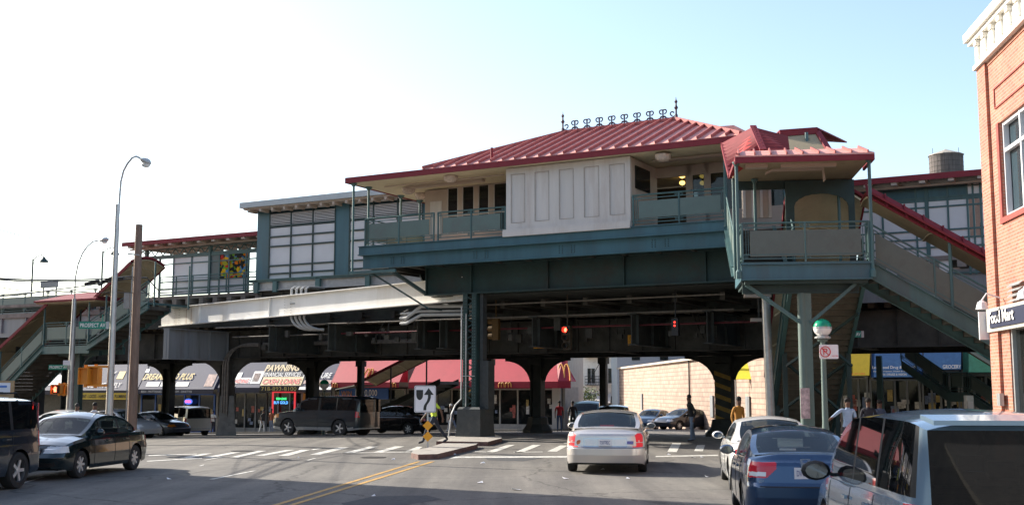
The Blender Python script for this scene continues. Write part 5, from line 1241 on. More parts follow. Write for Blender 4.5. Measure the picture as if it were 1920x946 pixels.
for k in range(6): mb.slab([V(XB-.02, q.y-.6, q.z-.3+k*.11), V(XB-.02, q.y+.3, q.z-.3+k*.11), V(XB-.1, q.y+.3, q.z-.36+k*.11), V(XB-.1, q.y-.6, q.z-.36+k*.11)], V(0, 0, .015))
mb.build('vent_grille', GALV, BB)
for k in range(3):
    y = YC_-.9-k*3.0; mb = MB(); mb.tube([V(XB-.05, y, zb1+.2), V(XB-.35, y, zb1+.3), V(XB-.45, y, zb1+.15)], .02, 6); mb.lathe((XB-.45, y, zb1-.05), [(.14, 0), (.1, .15), (.03, .2), (0, .2)], 10); mb.build('sign_light', WHITEP, BB)

# corner block left of the camera that shades the near roadway
CB = thing('corner_block', 'five storey brick corner block out of view at left, shading the near road', 'building', 'E', (-18, -28, 0))
mb = MB(); mb.box(-42, -6.5, -46, -18.9, 0, 16.5); mb.build('wall', brickmat('brown brick', (.26, .12, .08), (.2, .09, .06), (.25, .2, .17)), CB)
mb = MB()
for fl_ in range(5):
    for k in range(9): mb.box(-40+k*3.7, -38.8+k*3.7, -18.9, -18.85, 1.2+fl_*3.1, 2.9+fl_*3.1)
    for k in range(6): mb.box(-6.5, -6.45, -44+k*4.2, -42.8+k*4.2, 1.2+fl_*3.1, 2.9+fl_*3.1)
mb.build('window', DGL, CB); mb = MB(); mb.box(-42.3, -6.3, -46.2, -18.7, 16.1, 16.6); mb.build('cornice', CONC, CB)

# water tower far behind
Yw = 140.0
wx = (1787.5-960)/F*Yw; zt1 = on('W', 'y', Yw, 1787, 281).z; zt2 = on('W', 'y', Yw, 1787, 293).z; zb_ = on('W', 'y', Yw, 1787, 332).z
TB = thing('tower_block', 'brown block with a rooftop tank hidden behind the platform canopy', 'building', 'W', (wx, Yw+6, -2)); mb = MB(); mb.box(wx-7, wx+9, Yw-4, Yw+14, -2, zb_-2.0); mb.build('wall', brickmat('brown brick', (.26, .12, .08), (.2, .09, .06), (.25, .2, .17)), TB)
mb = MB()
for i in range(6):
    for k in range(4): mb.box(wx-5+k*3.6, wx-3.8+k*3.6, Yw-4.05, Yw-4, 3+i*3.4, 4.8+i*3.4)
mb.build('window', DGL, TB)
WT = thing('water_tower', 'weathered wooden water tank with a conical roof above the far canopy', 'water tower', 'W', (wx, Yw, zb_-2))
rw = 31/F*Yw; STV = mat('grey staves', (.105, .09, .085), .9, var=.35, scale=2.5, streak=True, bump=.3)
mb = MB()
for k in range(28):
    a0, a1 = 2*math.pi*k/28, 2*math.pi*(k+.93)/28; z0, z1 = zb_-.3, zt2+.1
    mb.add([(wx+rw*math.cos(a), Yw+rw*math.sin(a), z) for a in (a0, a1) for z in (z0, z1)], [(0, 2, 3, 1)])
mb.lathe((wx, Yw, zb_-.3), [(rw*.985, 0), (rw*.985, zt2+.1-zb_+.3)], 28); mb.build('tank', STV, WT)
mb = MB()
for k in range(5): z = zb_+(zt2-zb_)*k/4.5; mb.lathe((wx, Yw, z), [(rw*1.01, 0), (rw*1.01, .06)], 28)
mb.build('hoop', DARK2, WT)
mb = MB(); mb.lathe((wx, Yw, zt2+.05), [(rw*1.07, 0), (rw*1.05, .08), (.12, zt1-zt2), (0, zt1-zt2+.1)], 12); mb.build('conical_roof', mat('tank roof', (.34, .30, .25), .8, var=.25), WT)
mb = MB()
for sx_ in (-1, 1):
    for sy in (-1, 1): mb.box(wx+sx_*1.2-.12, wx+sx_*1.2+.12, Yw+sy*1.2-.12, Yw+sy*1.2+.12, zb_-2, zb_-.3)
mb.build('leg', DARK2, WT); mb = MB(); mb.tube([V(wx+rw*.8, Yw, zt2), V(wx+rw*.8, Yw, zt1+.3)], .03, 5); mb.tube([V(wx-rw*.8, Yw, zt2), V(wx-rw*.8, Yw, zt1+.2)], .03, 5); mb.build('rod', DARK2, WT)

# ================================================================== poles, lamps, signals, signs
W = lambda Y, px, py: on('W', 'y', Y, px, py)
def street_lamp(label, Y, base, top, arm, hd, r=.11):
    b_ = W(Y, *base); g = gz(b_.x, Y); r_ = thing('street_lamp', label, 'street lamp', 'W', (b_.x, Y, g), group=None)
    mb = MB(); tp = W(Y, *top); mb.tube([V(b_.x, Y, g), V(b_.x, Y, tp.z)], r*1.15, 10, r2=r*.62); mb.lathe((b_.x, Y, g), [(r*1.9, 0), (r*1.8, .25), (r*1.25, .5)], 10); mb.build('pole', ALU, r_, smooth=True)
    mb = MB(); dx = b_.x-tp.x; pts = [W(Y, *a)+V(dx, 0, 0) for a in arm]
    mb.tube(pts, .035, 6); mb.build('arm', ALU, r_, smooth=True)
    p, q = W(Y, *hd[0])+V(dx, 0, 0), W(Y, *hd[1])+V(dx, 0, 0); mb = MB(); n = 8
    d = (q-p); mb.v = []; rings = []
    pr = [(0, .03), (.12, .07), (.35, .15), (.6, .2), (.85, .18), (1, .08)]
    up = V(-d.z, 0, d.x).normalized()
    for t, rr in pr: c = p+d*t; rings += [c+V(0, 1, 0)*rr*math.cos(2*math.pi*k/n)+up*rr*.6*math.sin(2*math.pi*k/n) for k in range(n)]
    mb.add(rings, [(i*n+k, i*n+(k+1) % n, (i+1)*n+(k+1) % n, (i+1)*n+k) for i in range(len(pr)-1) for k in range(n)]+[tuple(range(n)), tuple((len(pr)-1)*n+k for k in range(n))]); L = mb.build('lamp_head', mat('lamp head grey', (.45, .46, .46), .4, var=.05), r_, smooth=True)
    mb = MB(); c = p+d*.62; mb.lathe((c.x, Y, c.z-.2), [(0, 0), (.12, .03), (.15, .1)], 10); mb.build('lens', CLEAR, L); return r_, b_, g, dx
L1, l1b, l1g, _ = street_lamp('tall aluminium street lamp with curved arm rising at left beside the wooden pole', 37, (205, 770), (216, 383), [(218, 400), (219.5, 370), (222, 340), (227, 320), (234, 307), (243, 296), (250, 293), (257, 296)], ((256, 296), (277, 307)))
L2, l2b, l2g, _ = street_lamp('street lamp farther back at left with a slender curved arm', 57, (130, 770), (136, 560), [(136.5, 560), (138, 520), (143, 495), (151, 475), (160, 462), (170, 453), (183, 450)], ((181, 451), (200, 448)), r=.16)
def street_sign(name, label, s, Y, px0, py0, px1, py1, tm=LETW, post=None):
    p, q = W(Y, px0, py1), W(Y, px1, py0); r_ = thing(name, label, 'street sign', 'W', (q.x, Y, p.z)); mb = MB(); mb.box(p.x, q.x, Y-.015, Y+.015, p.z, q.z); mb.build('sign_plate', SIGNG, r_)
    h = q.z-p.z; w_ = q.x-p.x; text(s, (p.x+w_*.05, Y-.02, p.z+h*.22), (1, 0, 0), (0, 0, 1), w_*.9, h*.56, tm, r_, bold=.02)
    mb = MB(); mb.box(q.x-.03, q.x+.06, Y-.03, Y+.05, p.z, q.z); mb.build('clamp', GALV, r_); return r_
street_sign('street_name_sign', 'green PROSPECT street name sign on the nearer lamp pole', 'PROSPECT AV', 36.8, 148, 602.5, 201, 616)
street_sign('street_name_sign', 'smaller green PROSPECT street name sign on the far lamp pole at left', 'PROSPECT AV', 56.7, 91, 683, 128, 692.5)
q = W(36.9, 193, 596); mb = MB(); r_ = thing('street_sign_edge', 'green street name sign seen nearly edge on above the PROSPECT sign', 'street sign', 'W', (q.x, 37, q.z-.1)); mb.slab([V(q.x, 36.9, q.z-.12), V(q.x-.35, 37.9, q.z-.12), V(q.x-.35, 37.9, q.z+.12), V(q.x, 36.9, q.z+.12)], .02); mb.build('sign_plate', SIGNG, r_)
q = W(34.5, 1592, 632); street_sign('street_name_sign', 'green street name sign hanging under the viaduct right of the globe lamp', 'WESTCHESTER AV', 41.5, 1556, 620, 1616, 632)
mb = MB(); a = W(56.6, 118, 684); b_ = W(56.6, 131, 675); r_ = thing('white_plate_sign', 'small white plate above the far street name sign', 'sign', 'W', (b_.x, 56.6, a.z)); mb.box(a.x, b_.x, 56.6, 56.64, a.z, b_.z); mb.build('sign_plate', SIGNW, r_)
def ped_signal(label, Y, px0, px1, py0, py1, lit, pole, side=False):
    p, q = W(Y, px0, py1), W(Y, px1, py0); r_ = thing('pedestrian_signal', label, 'signal', 'W', (q.x, Y, p.z)); mb = MB(); mb.box(p.x, q.x, Y-.12, Y+.15, p.z, q.z); H = mb.build('housing', ORNG, r_)
    mb = MB(); h = q.z-p.z; w_ = q.x-p.x
    if lit:
        mb.box(p.x+w_*.08, q.x-w_*.08, Y-.125, Y-.121, p.z+h*.08, q.z-h*.08); mb.build('face', BLACK, r_)
        mb = MB(); cx_, cz_ = p.x+w_*.32, p.z+h*.45; mb.box(cx_-.05, cx_+.08, Y-.14, Y-.13, cz_-.1, cz_+.05)
        for k in range(4): mb.box(cx_-.05+k*.035, cx_-.05+k*.035+.026, Y-.14, Y-.13, cz_+.05, cz_+.14+(.03 if k in (1, 2) else 0))
        mb.slab([V(cx_-.05, Y-.14, cz_-.03), V(cx_-.1, Y-.14, cz_+.06), V(cx_-.08, Y-.14, cz_+.08), V(cx_-.05, Y-.14, cz_+.03)], V(0, .01, 0)); mb.build('lit_hand', HANDR, r_)
    mb = MB(); mb.box(p.x-.02, p.x, Y-.3, Y-.12, p.z, q.z); mb.box(q.x, q.x+.02, Y-.3, Y-.12, p.z, q.z); mb.box(p.x, q.x, Y-.3, Y-.12, q.z, q.z+.02); mb.build('visor', ORNG, r_)
    mb = MB(); 
    for z in (q.z+.05, p.z-.03): mb.tube([V(q.x-.1, Y, z), V(pole, Y, z)], .03, 6); mb.lathe((q.x-.15, Y, z-.06), [(.06, 0), (.06, .12)], 8)
    mb.build('mount', ORNG, r_); return r_
ped_signal('large orange pedestrian signal box farther from the lamp pole', 36.7, 153, 170, 690, 720, False, l1b.x)
r_ = ped_signal('orange pedestrian signal seen from behind next to the aluminium pole', 37.0, 171, 189, 689, 721, False, l1b.x)
ped_signal('pedestrian signal showing a red hand on the far lamp pole', 56.6, 99, 117, 721, 738, True, l2b.x)
ped_signal('narrow orange signal box right of the red hand signal', 57.2, 121, 126, 721, 738, False, l2b.x)
mb = MB()
# wooden utility pole
q = W(45, 248, 780); g = gz(q.x, 45); UP = thing('utility_pole', 'weathered wooden utility pole with a flat top standing at left', 'utility pole', 'W', (q.x, 45, g))
zt = W(45, 247, 421).z; mb = MB(); mb.tube([V(q.x, 45, g), V(q.x-.02, 45, zt)], .19, 14, r2=.135); mb.build('pole', WOOD, UP, smooth=True)
a, b_ = W(44.7, 233, 578), W(44.7, 244, 549); mb = MB(); mb.box(a.x, b_.x, 44.6, 44.9, a.z, b_.z); mb.build('meter_box', GALV, UP)
mb = MB(); mb.tube([V(q.x-.2, 44.85, g), V(q.x-.17, 44.85, W(45, 247, 500).z)], .025, 6); z = W(45, 247, 479).z; mb.bar((q.x-.35, 44.8, z+.05), (q.x+.1, 44.8, z), .05); mb.build('riser', GALV, UP)
# wires
def wire(label, pts, r=.012, cat='wire', nm='overhead_wire', group='overhead wires at left'):
    P = [W(Y, px, py) for Y, px, py in pts]; cur = []
    for a, b_ in zip(P, P[1:]):
        for k in range(8): t = k/8; cur.append(a.lerp(b_, t)-V(0, 0, 4*t*(1-t)*(b_-a).length*.004))
    cur.append(P[-1]); mb = MB(); mb.tube(cur, r, 5); tag(mb.build(nm, BLACK), label=label, cat=cat, group=group)
wire('thin wire sloping down from the upper left corner of the sky to the pole lamp', [(30, -20, 425), (58, 200, 472)])
wire('faint level wire behind the far street lamp', [(40, -20, 491), (60, 185, 489)])
wire('thick twisted cable running level to the utility pole', [(30, -20, 520), (38, 130, 524), (44.6, 247, 518)], .024)
wire('second cable just below the thick one at left', [(30, -20, 522), (38, 100, 527), (44.6, 247, 522)], .02)
wire('cable rising from lower left towards the utility pole', [(30, -20, 555), (38, 100, 543), (44.6, 247, 521)], .02)
wire('lower cable dipping under the far lamp pole', [(30, -20, 533), (40, 60, 545), (44.6, 247, 548)], .014)
wire('cable looping from the utility pole to the stair head', [(44.8, 247, 518), (50, 275, 520), (54, 300, 547)], .03)
wire('thin cable from the pole to the platform edge', [(44.8, 247, 548), (54, 330, 548), (60, 480, 532)], .014)
wire('slack cable lying between the pole and the stair roof', [(44.8, 247, 522), (49, 262, 540), (55, 292, 560)], .02)
mb = MB()
for (p, q_) in (((159, 533), (186, 526)), ((184, 533), (214, 519)), ((205, 524), (232, 521))): mb.tube([W(42, *p), W(42, *q_)], .07, 8)
tag(mb.build('cable_splice', BLACK), label='dark fat cable splices hanging on the thick cable', cat='cable splice')
# divider sign on the island
X, Y = gp(802, 846); g = gz(X, Y)+.15
KS = thing('keep_right_sign', 'white square keep right sign on the island over two amber diamonds', 'road sign', 'W', (X, Y, g))
zz = lambda py: W(Y, 800, py).z
mb = MB(); mb.bar((X, Y, g-.1), (X-.02, Y, zz(728)), .05, .05); mb.build('post', GALV, KS)
a, b_ = W(Y-.06, 776, 773), W(Y-.06, 818, 721.5); w_ = b_.x-a.x; h = b_.z-a.z; cx_ = (a.x+b_.x)/2
def rrect(x0, x1, z0, z1, y, r=.06, th=.01):
    pts = []
    for (ccx, ccz, s) in ((x1-r, z1-r, 0), (x0+r, z1-r, 1), (x0+r, z0+r, 2), (x1-r, z0+r, 3)):
        for k in range(5): a_ = math.pi/2*(s+k/4); pts.append(V(ccx+r*math.cos(a_), y, ccz+r*math.sin(a_)))
    return pts, V(0, th, 0)
mb = MB(); mb.slab(*rrect(a.x, b_.x, a.z, b_.z, Y-.06)); PL = mb.build('sign_plate', SIGNB, KS)
mb = MB(); mb.slab(*rrect(a.x+.012, b_.x-.012, a.z+.012, b_.z-.012, Y-.066, .05, .004)); mb.build('white_edge', SIGNW, PL)
mb = MB(); mb.slab(*rrect(a.x+.03, b_.x-.03, a.z+.03, b_.z-.03, Y-.068, .045, .0015)); mb.build('black_line', SIGNB, PL)
mb = MB(); mb.slab(*rrect(a.x+.04, b_.x-.04, a.z+.04, b_.z-.04, Y-.071, .04, .002)); mb.build('white_face', SIGNW, PL)
def sgn(u, v): return V(a.x+w_*u, Y-.075, b_.z-h*v)
mb = MB(); mb.slab([sgn(.1, .17), sgn(.41, .17), sgn(.41, .3)]+[sgn(.255+.155*math.cos(t_), .33+.21*math.sin(t_)) for t_ in [math.pi*k/12 for k in range(13)]]+[sgn(.1, .3)], V(0, .002, 0))
mb.slab([sgn(.66, .1), sgn(.89, .35), sgn(.45, .35)], V(0, .002, 0))
cl = [(.69, .35), (.69, .45), (.64, .58), (.52, .72), (.49, .82), (.49, .91)]; L_ = [sgn(u-.06, v) for u, v in cl]; R__ = [sgn(u+.07, v) for u, v in cl]
for k in range(len(cl)-1): mb.slab([L_[k], R__[k], R__[k+1], L_[k+1]], V(0, .002, 0))
mb.build('symbol', SIGNB, PL)
for py in (797, 817.5):
    c = W(Y-.07, 802, py); s = .165; mb = MB(); mb.slab([c+V(s, 0, 0), c+V(0, 0, s), c-V(s, 0, 0), c-V(0, 0, s)], V(0, .01, 0)); mb.build('amber_diamond', SIGNY, KS)
# hanging signals
def hang(label, px, py, v, lit, face, mat_h, ztop=5.8):
    q = on('E', 'y', v, px, py); r_ = thing('traffic_signal', label, 'traffic signal', 'E', (q.x, v, q.z-.75))
    mb = MB(); mb.box(q.x-.15, q.x+.15, v, v+.2, q.z-.78, q.z+.17); mb.box(q.x-.02, q.x+.02, v+.08, v+.12, q.z+.17, ztop); mb.build('housing', mat_h, r_)
    for k in range(3):
        z = q.z-.31*k; mb = MB(); mb.lathe((q.x, v-.005, z), [(.0, -.03), (.1, -.012), (.1, 0)], 14, 'y')
        if face: mb.build('lens', RLED if (k == 0 and lit) else BLACK, r_)
        mb = MB(); mb.lathe((q.x, v, z), [(.115, 0), (.115, -.2), (.125, -.2), (.125, 0)], 14, 'y', caps=False) if face else mb.lathe((q.x-.15, v+.1, z), [(.12, -.2), (.12, 0)], 12, 'x'); mb.build('visor', mat_h, r_)
    return q
hang('traffic signal showing red, hanging under the viaduct between the amber signs', 1062, 618, 1.5, True, True, mat('signal housing dark', (.05, .035, .02), .5))
hang('dull yellow traffic signal turned sideways right of the green column', 928, 602, 2.5, False, False, mat('dull signal yellow', (.10, .055, .012), .7))
q = on('E', 'y', 1.5, 1265, 606); r_ = thing('lane_signal', 'small signal with two red points hanging under the viaduct', 'signal', 'E', (q.x, 1.5, q.z-.3)); mb = MB(); mb.box(q.x-.13, q.x+.13, 1.5, 1.7, q.z-.45, q.z+.2); mb.box(q.x-.02, q.x+.02, 1.58, 1.62, q.z+.2, 5.8); mb.build('housing', BLACK, r_)
for dz in (.05, -.08): mb = MB(); mb.lathe((q.x, 1.49, q.z+dz), [(0, -.02), (.035, -.01), (.035, .01)], 10, 'y'); mb.build('lens', emit('dim red lamp', (1, .03, .02), 2.5), r_)
# globe lamps
def globe(label, X, Y, zc, rg, g, rp=.09):
    r_ = thing('globe_lamp', label, 'lamp', 'W', (X, Y, g), group='green and white globe lamps')
    mb = MB(); mb.lathe((X, Y, g), [(rp*2, 0), (rp*1.9, .3), (rp*1.2, .7), (rp, .9), (rp*.8, zc-rg-g-.15), (rp*1.6, zc-rg-g-.12), (rp*1.7, zc-rg-g-.08), (rp*.5, zc-rg-g-.02), (rp*.5, zc-rg-g+.04)], 12); mb.build('pole', TEALL, r_, smooth=True)
    n = 12
    for nm_, m_, a0, a1 in (('white_glass', mat('milk glass', (.78, .74, .72), .25, var=.03), -1.45, -.03), ('green_glass', mat('green glass', (.01, .28, .15), .2, var=.1), .03, 1.57)):
        mb = MB(); mb.lathe((X, Y, zc), [(rg*math.cos(a0+(a1-a0)*k/n), rg*math.sin(a0+(a1-a0)*k/n)) for k in range(n+1)], 20); mb.build(nm_, m_, r_, smooth=True)
    mb = MB(); mb.lathe((X, Y, zc), [(rg*1.02, -.025), (rg*1.02, .025)], 20); mb.lathe((X, Y, zc-rg-.1), [(rp*.5, 0), (rp*2.6, .06), (rp*2.6, .1), (rp*1.2, .14)], 12); mb.build('band', GALV, r_)
    return r_
Yg = 33.0; q = W(Yg, 1542, 614); globe('green topped white globe lamp on a teal post beside the stair pavilion', q.x, Yg, q.z, .26, .14)
q = W(63, 608, 720); globe('small green topped globe lamp in front of the pawn shop', q.x, 63, q.z, .26, gz(q.x, 63), .05)
a, b_ = W(Yg-.15, 1537, 672), W(Yg-.15, 1571.5, 645.5); NP = thing('no_parking_sign', 'white sign with a red circled letter fixed to the globe lamp post', 'road sign', 'W', (a.x, Yg-.15, a.z)); mb = MB(); mb.slab(*rrect(a.x, b_.x, a.z, b_.z, Yg-.15, .03)); mb.build('sign_plate', SIGNW, NP)
c = V(a.x+(b_.x-a.x)*.3, Yg-.165, (a.z+b_.z)/2); mb = MB(); ring(mb, c, .145, (1, 0, 0), (0, 0, 1), .014, 18); mb.bar(c+V(-.1, 0, .1), c+V(.1, 0, -.1), .022, .01, up=(0, 1, 0)); mb.build('red_circle', RED, NP); text("P", (c.x-.06, Yg-.165, c.z-.09), (1, 0, 0), (0, 0, 1), .12, .18, RED, NP); text("ANYTIME", (a.x+.34, Yg-.165, a.z+.06), (1, 0, 0), (0, 0, 1), .18, .04, RED, NP)
# tall grey post under the pavilion
q = W(40, 1446, 780); zt = W(40, 1440, 556).z; LP = thing('steel_post', 'round grey steel post behind the white parked car', 'post', 'W', (q.x, 40, 0)); mb = MB(); mb.tube([V(q.x, 40, 0), V(q.x-.08, 40, zt)], .15, 14); mb.lathe((q.x-.04, 40, (zt)*.55), [(.16, 0), (.16, .06)], 14); mb.build('post', GALV, LP, smooth=True)
mb = MB(); a = W(40, 1396, 558); mb.box(a.x, q.x+.1, 39.9, 40.2, zt-.02, zt+.2); mb.build('fixture_box', CREAMD, LP)
q = W(41, 1424, 599); LB = thing('light_fixture', 'small pale light fixture on the dark girder left of the grey post', 'lamp', 'W', (q.x, 41, q.z)); mb = MB(); mb.box(q.x-.3, q.x+.3, 41, 41.15, q.z-.06, q.z+.06); mb.box(q.x+.2, q.x+.4, 40.95, 41.15, q.z-.08, q.z+.1); mb.build('housing', CREAMD, LB)
mb = MB(); mb.bar((q.x, 41.1, q.z), (q.x, 41.1, 5.8), .05); mb.build('hanger', DARK2, LB)

# ---- far stairs
FS = thing('covered_stair', 'dark far stair with a tan ceiling rising behind the road sign under the viaduct', 'staircase', 'E', (-14, 18.5, -.8))
v = 18.5; a, b_ = on('E', 'y', v, 800, 672), on('E', 'y', v, 668, 738); flight(FS, (a.x+1, v, a.z-1.3), (b_.x-2.2, v, gf('E', b_.x-2, v)), (0, 2, 0), under=DARK, smat=DARK); vault(FS, (a.x+.6, v, a.z+.8), (b_.x, v, b_.z+.55), (0, 2, 0), .3)
mb = MB(); mb.slab([V(b_.x, v-.2, b_.z+.5), V(b_.x, v+2.3, b_.z+.5), V(b_.x-2.4, v+1, b_.z+.25)], V(0, 0, .06)); mb.build('end_gable', DARK2, FS)
mb = MB()
for f in (0, .5, 1): p = V(a.x, v, a.z).lerp(V(b_.x, v, b_.z), f); mb.tube([V(p.x, v, p.z-2), V(p.x, v, p.z+.6)], .05, 6)
mb.build('roof_post', DARK2, FS)
GS = thing('open_stair', 'grey green stair with panelled sides at far right under the viaduct', 'staircase', 'E', (16, 17, 0))
v = 17.6; a, b_, c, d = (on('E', 'y', v, *p) for p in ((1645, 690), (1776, 728), (1815, 735), (1880, 775)))
a2 = on('E', 'y', v, 1690, 672); flight(GS, (a2.x, v, a2.z-.2), (b_.x, v, b_.z-.3), (0, 1.8, 0)); railing(GS, (a2.x, v-.05, a2.z-.1), (b_.x, v-.05, b_.z-.2), 3, .95, TEALL, TEAL); 
mb = MB(); mb.box(b_.x, c.x, v, v+1.8, b_.z-.5, b_.z-.3); mb.box(b_.x, c.x, v-.08, v-.01, b_.z-.6, b_.z-.2); mb.build('landing', TEAL, GS); railing(GS, (b_.x, v-.05, b_.z-.2), (c.x, v-.05, b_.z-.2), 1, .95, TEALL, TEAL)
flight(GS, (c.x, v, b_.z-.3), (c.x+2.3, v, .1), (0, 1.8, 0)); railing(GS, (c.x, v-.05, b_.z-.2), (c.x+2.3, v-.05, .2), 2, .95, TEALL, TEAL)
mb = MB(); q0, q1 = on('E', 'y', v, 1805, 655), on('E', 'y', v, 1875, 698); mb.slab([V(q0.x, v, q0.z), V(q1.x, v, q1.z), V(q1.x, v+1.8, q1.z+.1), V(q0.x, v+1.8, q0.z+.1)], V(0, 0, .08)); mb.build('ceiling', TANU, GS)
mb = MB(); mb.box(a.x-.1, a.x+.15, v+.2, v+.5, gf('E', a.x, v), 3.6); mb.box(b_.x-.05, b_.x+.1, v, v+.15, 0, b_.z-.3); mb.build('support_post', TEAL, GS)
q = W(47, 1819, 748); KS2 = thing('phone_kiosk', 'small grey kiosk standing on the pavement beside the far stair', 'kiosk', 'W', (q.x, 47, .1)); mb = MB(); mb.box(q.x-.14, q.x+.14, 47, 47.3, .1, 1.75); mb.build('cabinet', GALV, KS2); mb = MB(); mb.box(q.x-.1, q.x+.1, 46.97, 46.995, .9, 1.5); mb.build('panel', WHITEP, KS2)

q0, q1 = W(27, -6, 740), W(27, 26, 713); FB = thing('framed_board', 'pale tan framed board above the dark blue sport utility at left edge', 'board', 'W', (q0.x, 27, 0)); mb = MB(); mb.box(q0.x, q1.x, 27, 27.05, q0.z-1.5, q1.z); mb.build('frame', mat('tan frame', (.42, .27, .14), .7), FB)
mb = MB(); mb.box(q0.x, q1.x-.07, 26.97, 26.998, q0.z+.02, q1.z-.05); mb.build('board', SIGNW, FB); mb = MB(); mb.box(q0.x, q1.x-.14, 26.95, 26.965, q1.z-.16, q1.z-.11); mb.build('blue_line', mat('board blue', (.1, .2, .5), .5), FB)

# ================================================================== cars
def lerp_pl(pl, x):
    if x <= pl[0][0]: return pl[0][1]
    for (a, b_), (c, d) in zip(pl, pl[1:]):
        if x <= c:
            t = (x-a)/(c-a) if c > a else 0
            return b_+(d-b_)*t
    return pl[-1][1]
def smooth_pl(pl, x, r=.09): return sum(lerp_pl(pl, x+r*k/2) for k in (-2, -1, 0, 1, 2))/5
WH = {}
def wheel_mesh(r, wd, spokes=7):
    key = (round(r, 3), round(wd, 3), spokes)
    if key in WH: return WH[key]
    t = MB(); h = wd/2
    t.lathe((0, 0, 0), [(r*.66, -h), (r*.93, -h), (r*.985, -h*.8), (r, -h*.45), (r, h*.45), (r*.985, h*.8), (r*.93, h), (r*.66, h), (r*.66, -h)], 28, 'x')
    o = t.build('wheel', RUB, None, smooth=True); me = o.data; bpy.data.objects.remove(o)
    t = MB()
    t.lathe((0, 0, 0), [(r*.67, -h*.4), (r*.67, h*.92), (r*.62, h*.96), (r*.58, h*.8), (r*.56, h*.35), (0.0, h*.35)], 24, 'x'); t.use(1)
    for k in range(spokes):
        a = 2*math.pi*k/spokes; d = V(0, math.cos(a), math.sin(a)); t.bar(V(h*.72, 0, 0)+d*r*.08, V(h*.72, 0, 0)+d*r*.6, r*.17, .03, up=(1, 0, 0))
    t.lathe((0, 0, 0), [(r*.18, h*.4), (r*.18, h*.85), (r*.08, h*.92), (0, h*.92)], 12, 'x')
    o = t.build('rim', [mat('rim back', (.06, .06, .06), .5, .4, var=0), RIM], None, smooth=True); me2 = o.data; bpy.data.objects.remove(o)
    WH[key] = (me, me2); return WH[key]
SEAT = mat('seat cloth', (.045, .042, .04), .9, var=.1)
SEAM = mat('seam black', (.008, .008, .008), .7, var=0)
def car(name, label, cat, X, Y, rot, S, group=None, z=None, res=1.0):
    """S: proportions of the car; local +y is forward, x to the right"""
    L, Wd, H, r = S['L'], S['W'], S['H'], S.get('r', .32); hl = L/2; gc = S.get('gc', .2)
    g = gz(X, Y) if z is None else z
    root = thing(name, label, cat, None, (X, Y, g), rot, group)
    deck, belt = S['deck'], S['belt']; yr, yf_ = S['yr'], S['yf']; P = S['paint']; rc = S.get('rc', .22); arch = r+.055
    wbf = S.get('tum', .93)
    def halfw(y):
        s = y/hl; w_ = Wd/2*(1-S.get('tap', .07)*abs(s)**5); d = rc-(hl-abs(y))
        if d > 0: w_ -= rc*(1-math.sqrt(max(0, 1-(d/rc)**2)))*.75
        return w_
    def zb(y):
        z0 = gc+(.07*max(0, abs(y)-hl+.5)/.5)
        for yw in (yr, yf_):
            d = abs(y-yw)
            if d < arch: z0 = max(z0, r+math.sqrt(arch**2-d*d))
        return z0
    ys = []; y = -hl; st = .04*res if res < 1.2 else .07*res
    while y < hl: ys.append(y); y += (.02 if (abs(y) > hl-.16) else .035*res if min(abs(y-yr), abs(y-yf_)) < arch+.06 else st)
    ys.append(hl); K = int(S.get('K', 16)*(2.0 if res < 1 else 1)/min(res, 1.6)); M = int(14/min(res, 1.6))
    def prof(u): return lerp_pl([(0, .95), (.12, .985), (.45, 1), (.7, .99), (.9, .965), (1, wbf)], u)
    rlean, flean = S.get('rlean', []), S.get('flean', [])
    def warp(x, y, z_):
        d = y+hl
        if d < .6 and rlean: y += lerp_pl(rlean, z_)*(1-d/.6)
        d = hl-y
        if d < .8 and flean: y -= lerp_pl(flean, z_)*(1-d/.8)
        bow = S.get('bow', .09); wd = halfw(0)
        if abs(y) > hl-.7: y -= math.copysign(bow*(x/wd)**2*max(0, 1-(hl-abs(y))/.7), y)
        return (x, y, z_)
    secs = []
    for y in ys:
        w_ = halfw(y); b0 = zb(y); zd = smooth_pl(deck, y, .06); zs = min(smooth_pl(belt, y, .06), zd); side = []; zd = zs+(zd-zs)*min(1, max(0, hl-abs(y))/.16)
        for k in range(K+1):
            u = k/K; z_ = b0+(zs-b0)*u; uu = max(0, (z_-gc)/(zs-gc)); side.append((w_*prof(uu), z_))
        xs, zz_ = side[-1]; top = [(xs*(1-j/M), zz_+(zd-zz_)*math.sin(math.pi/2*min(1, (j/M)*1.6))) for j in range(1, M+1)]
        half = side+top; full = [(-x, z_) for x, z_ in half]+[(x, z_) for x, z_ in reversed(half[:-1])]
        secs.append([warp(x, y, z_) for x, z_ in full])
    n = len(secs[0]); groups = {}
    def put(fc, q):
        c = [sum(p[i] for p in q)/len(q) for i in range(3)]; groups.setdefault(fc(*c), []).append(q)
    parts = S['parts']; yc0, yc1 = S['cab'][3][0], S['cab'][0][0]
    def cls_body(x, y, z_):
        for nm, m_, f in parts:
            if f(x, y, z_): return nm
        return 'body'
    def cls_deck(x, y, z_):
        if yc0+.1 < y < yc1-.12 and abs(x) < Wd/2*wbf*.86: return 'dark_cabin_lid'  # lid at belt height, coloured black to stand in for the unlit cabin
        return cls_body(x, y, z_)
    for i in range(len(secs)-1):
        for j in range(n-1):
            q = (secs[i][j], secs[i][j+1], secs[i+1][j+1], secs[i+1][j]); put(cls_deck if K <= j < n-1-K else cls_body, q)
    for e, sec in ((0, secs[0]), (1, secs[-1])):
        y = ys[0] if e == 0 else ys[-1]; nx = int(40/res); rows = []
        for k in range(K+1):
            xk, _, z_ = sec[n-1-k][0], 0, sec[n-1-k][2]; rows.append([warp(-xk+2*xk*i/nx, y, z_) for i in range(nx+1)])
        for k in range(K):
            for i in range(nx): put(cls_body, (rows[k][i], rows[k][i+1], rows[k+1][i+1], rows[k+1][i]))
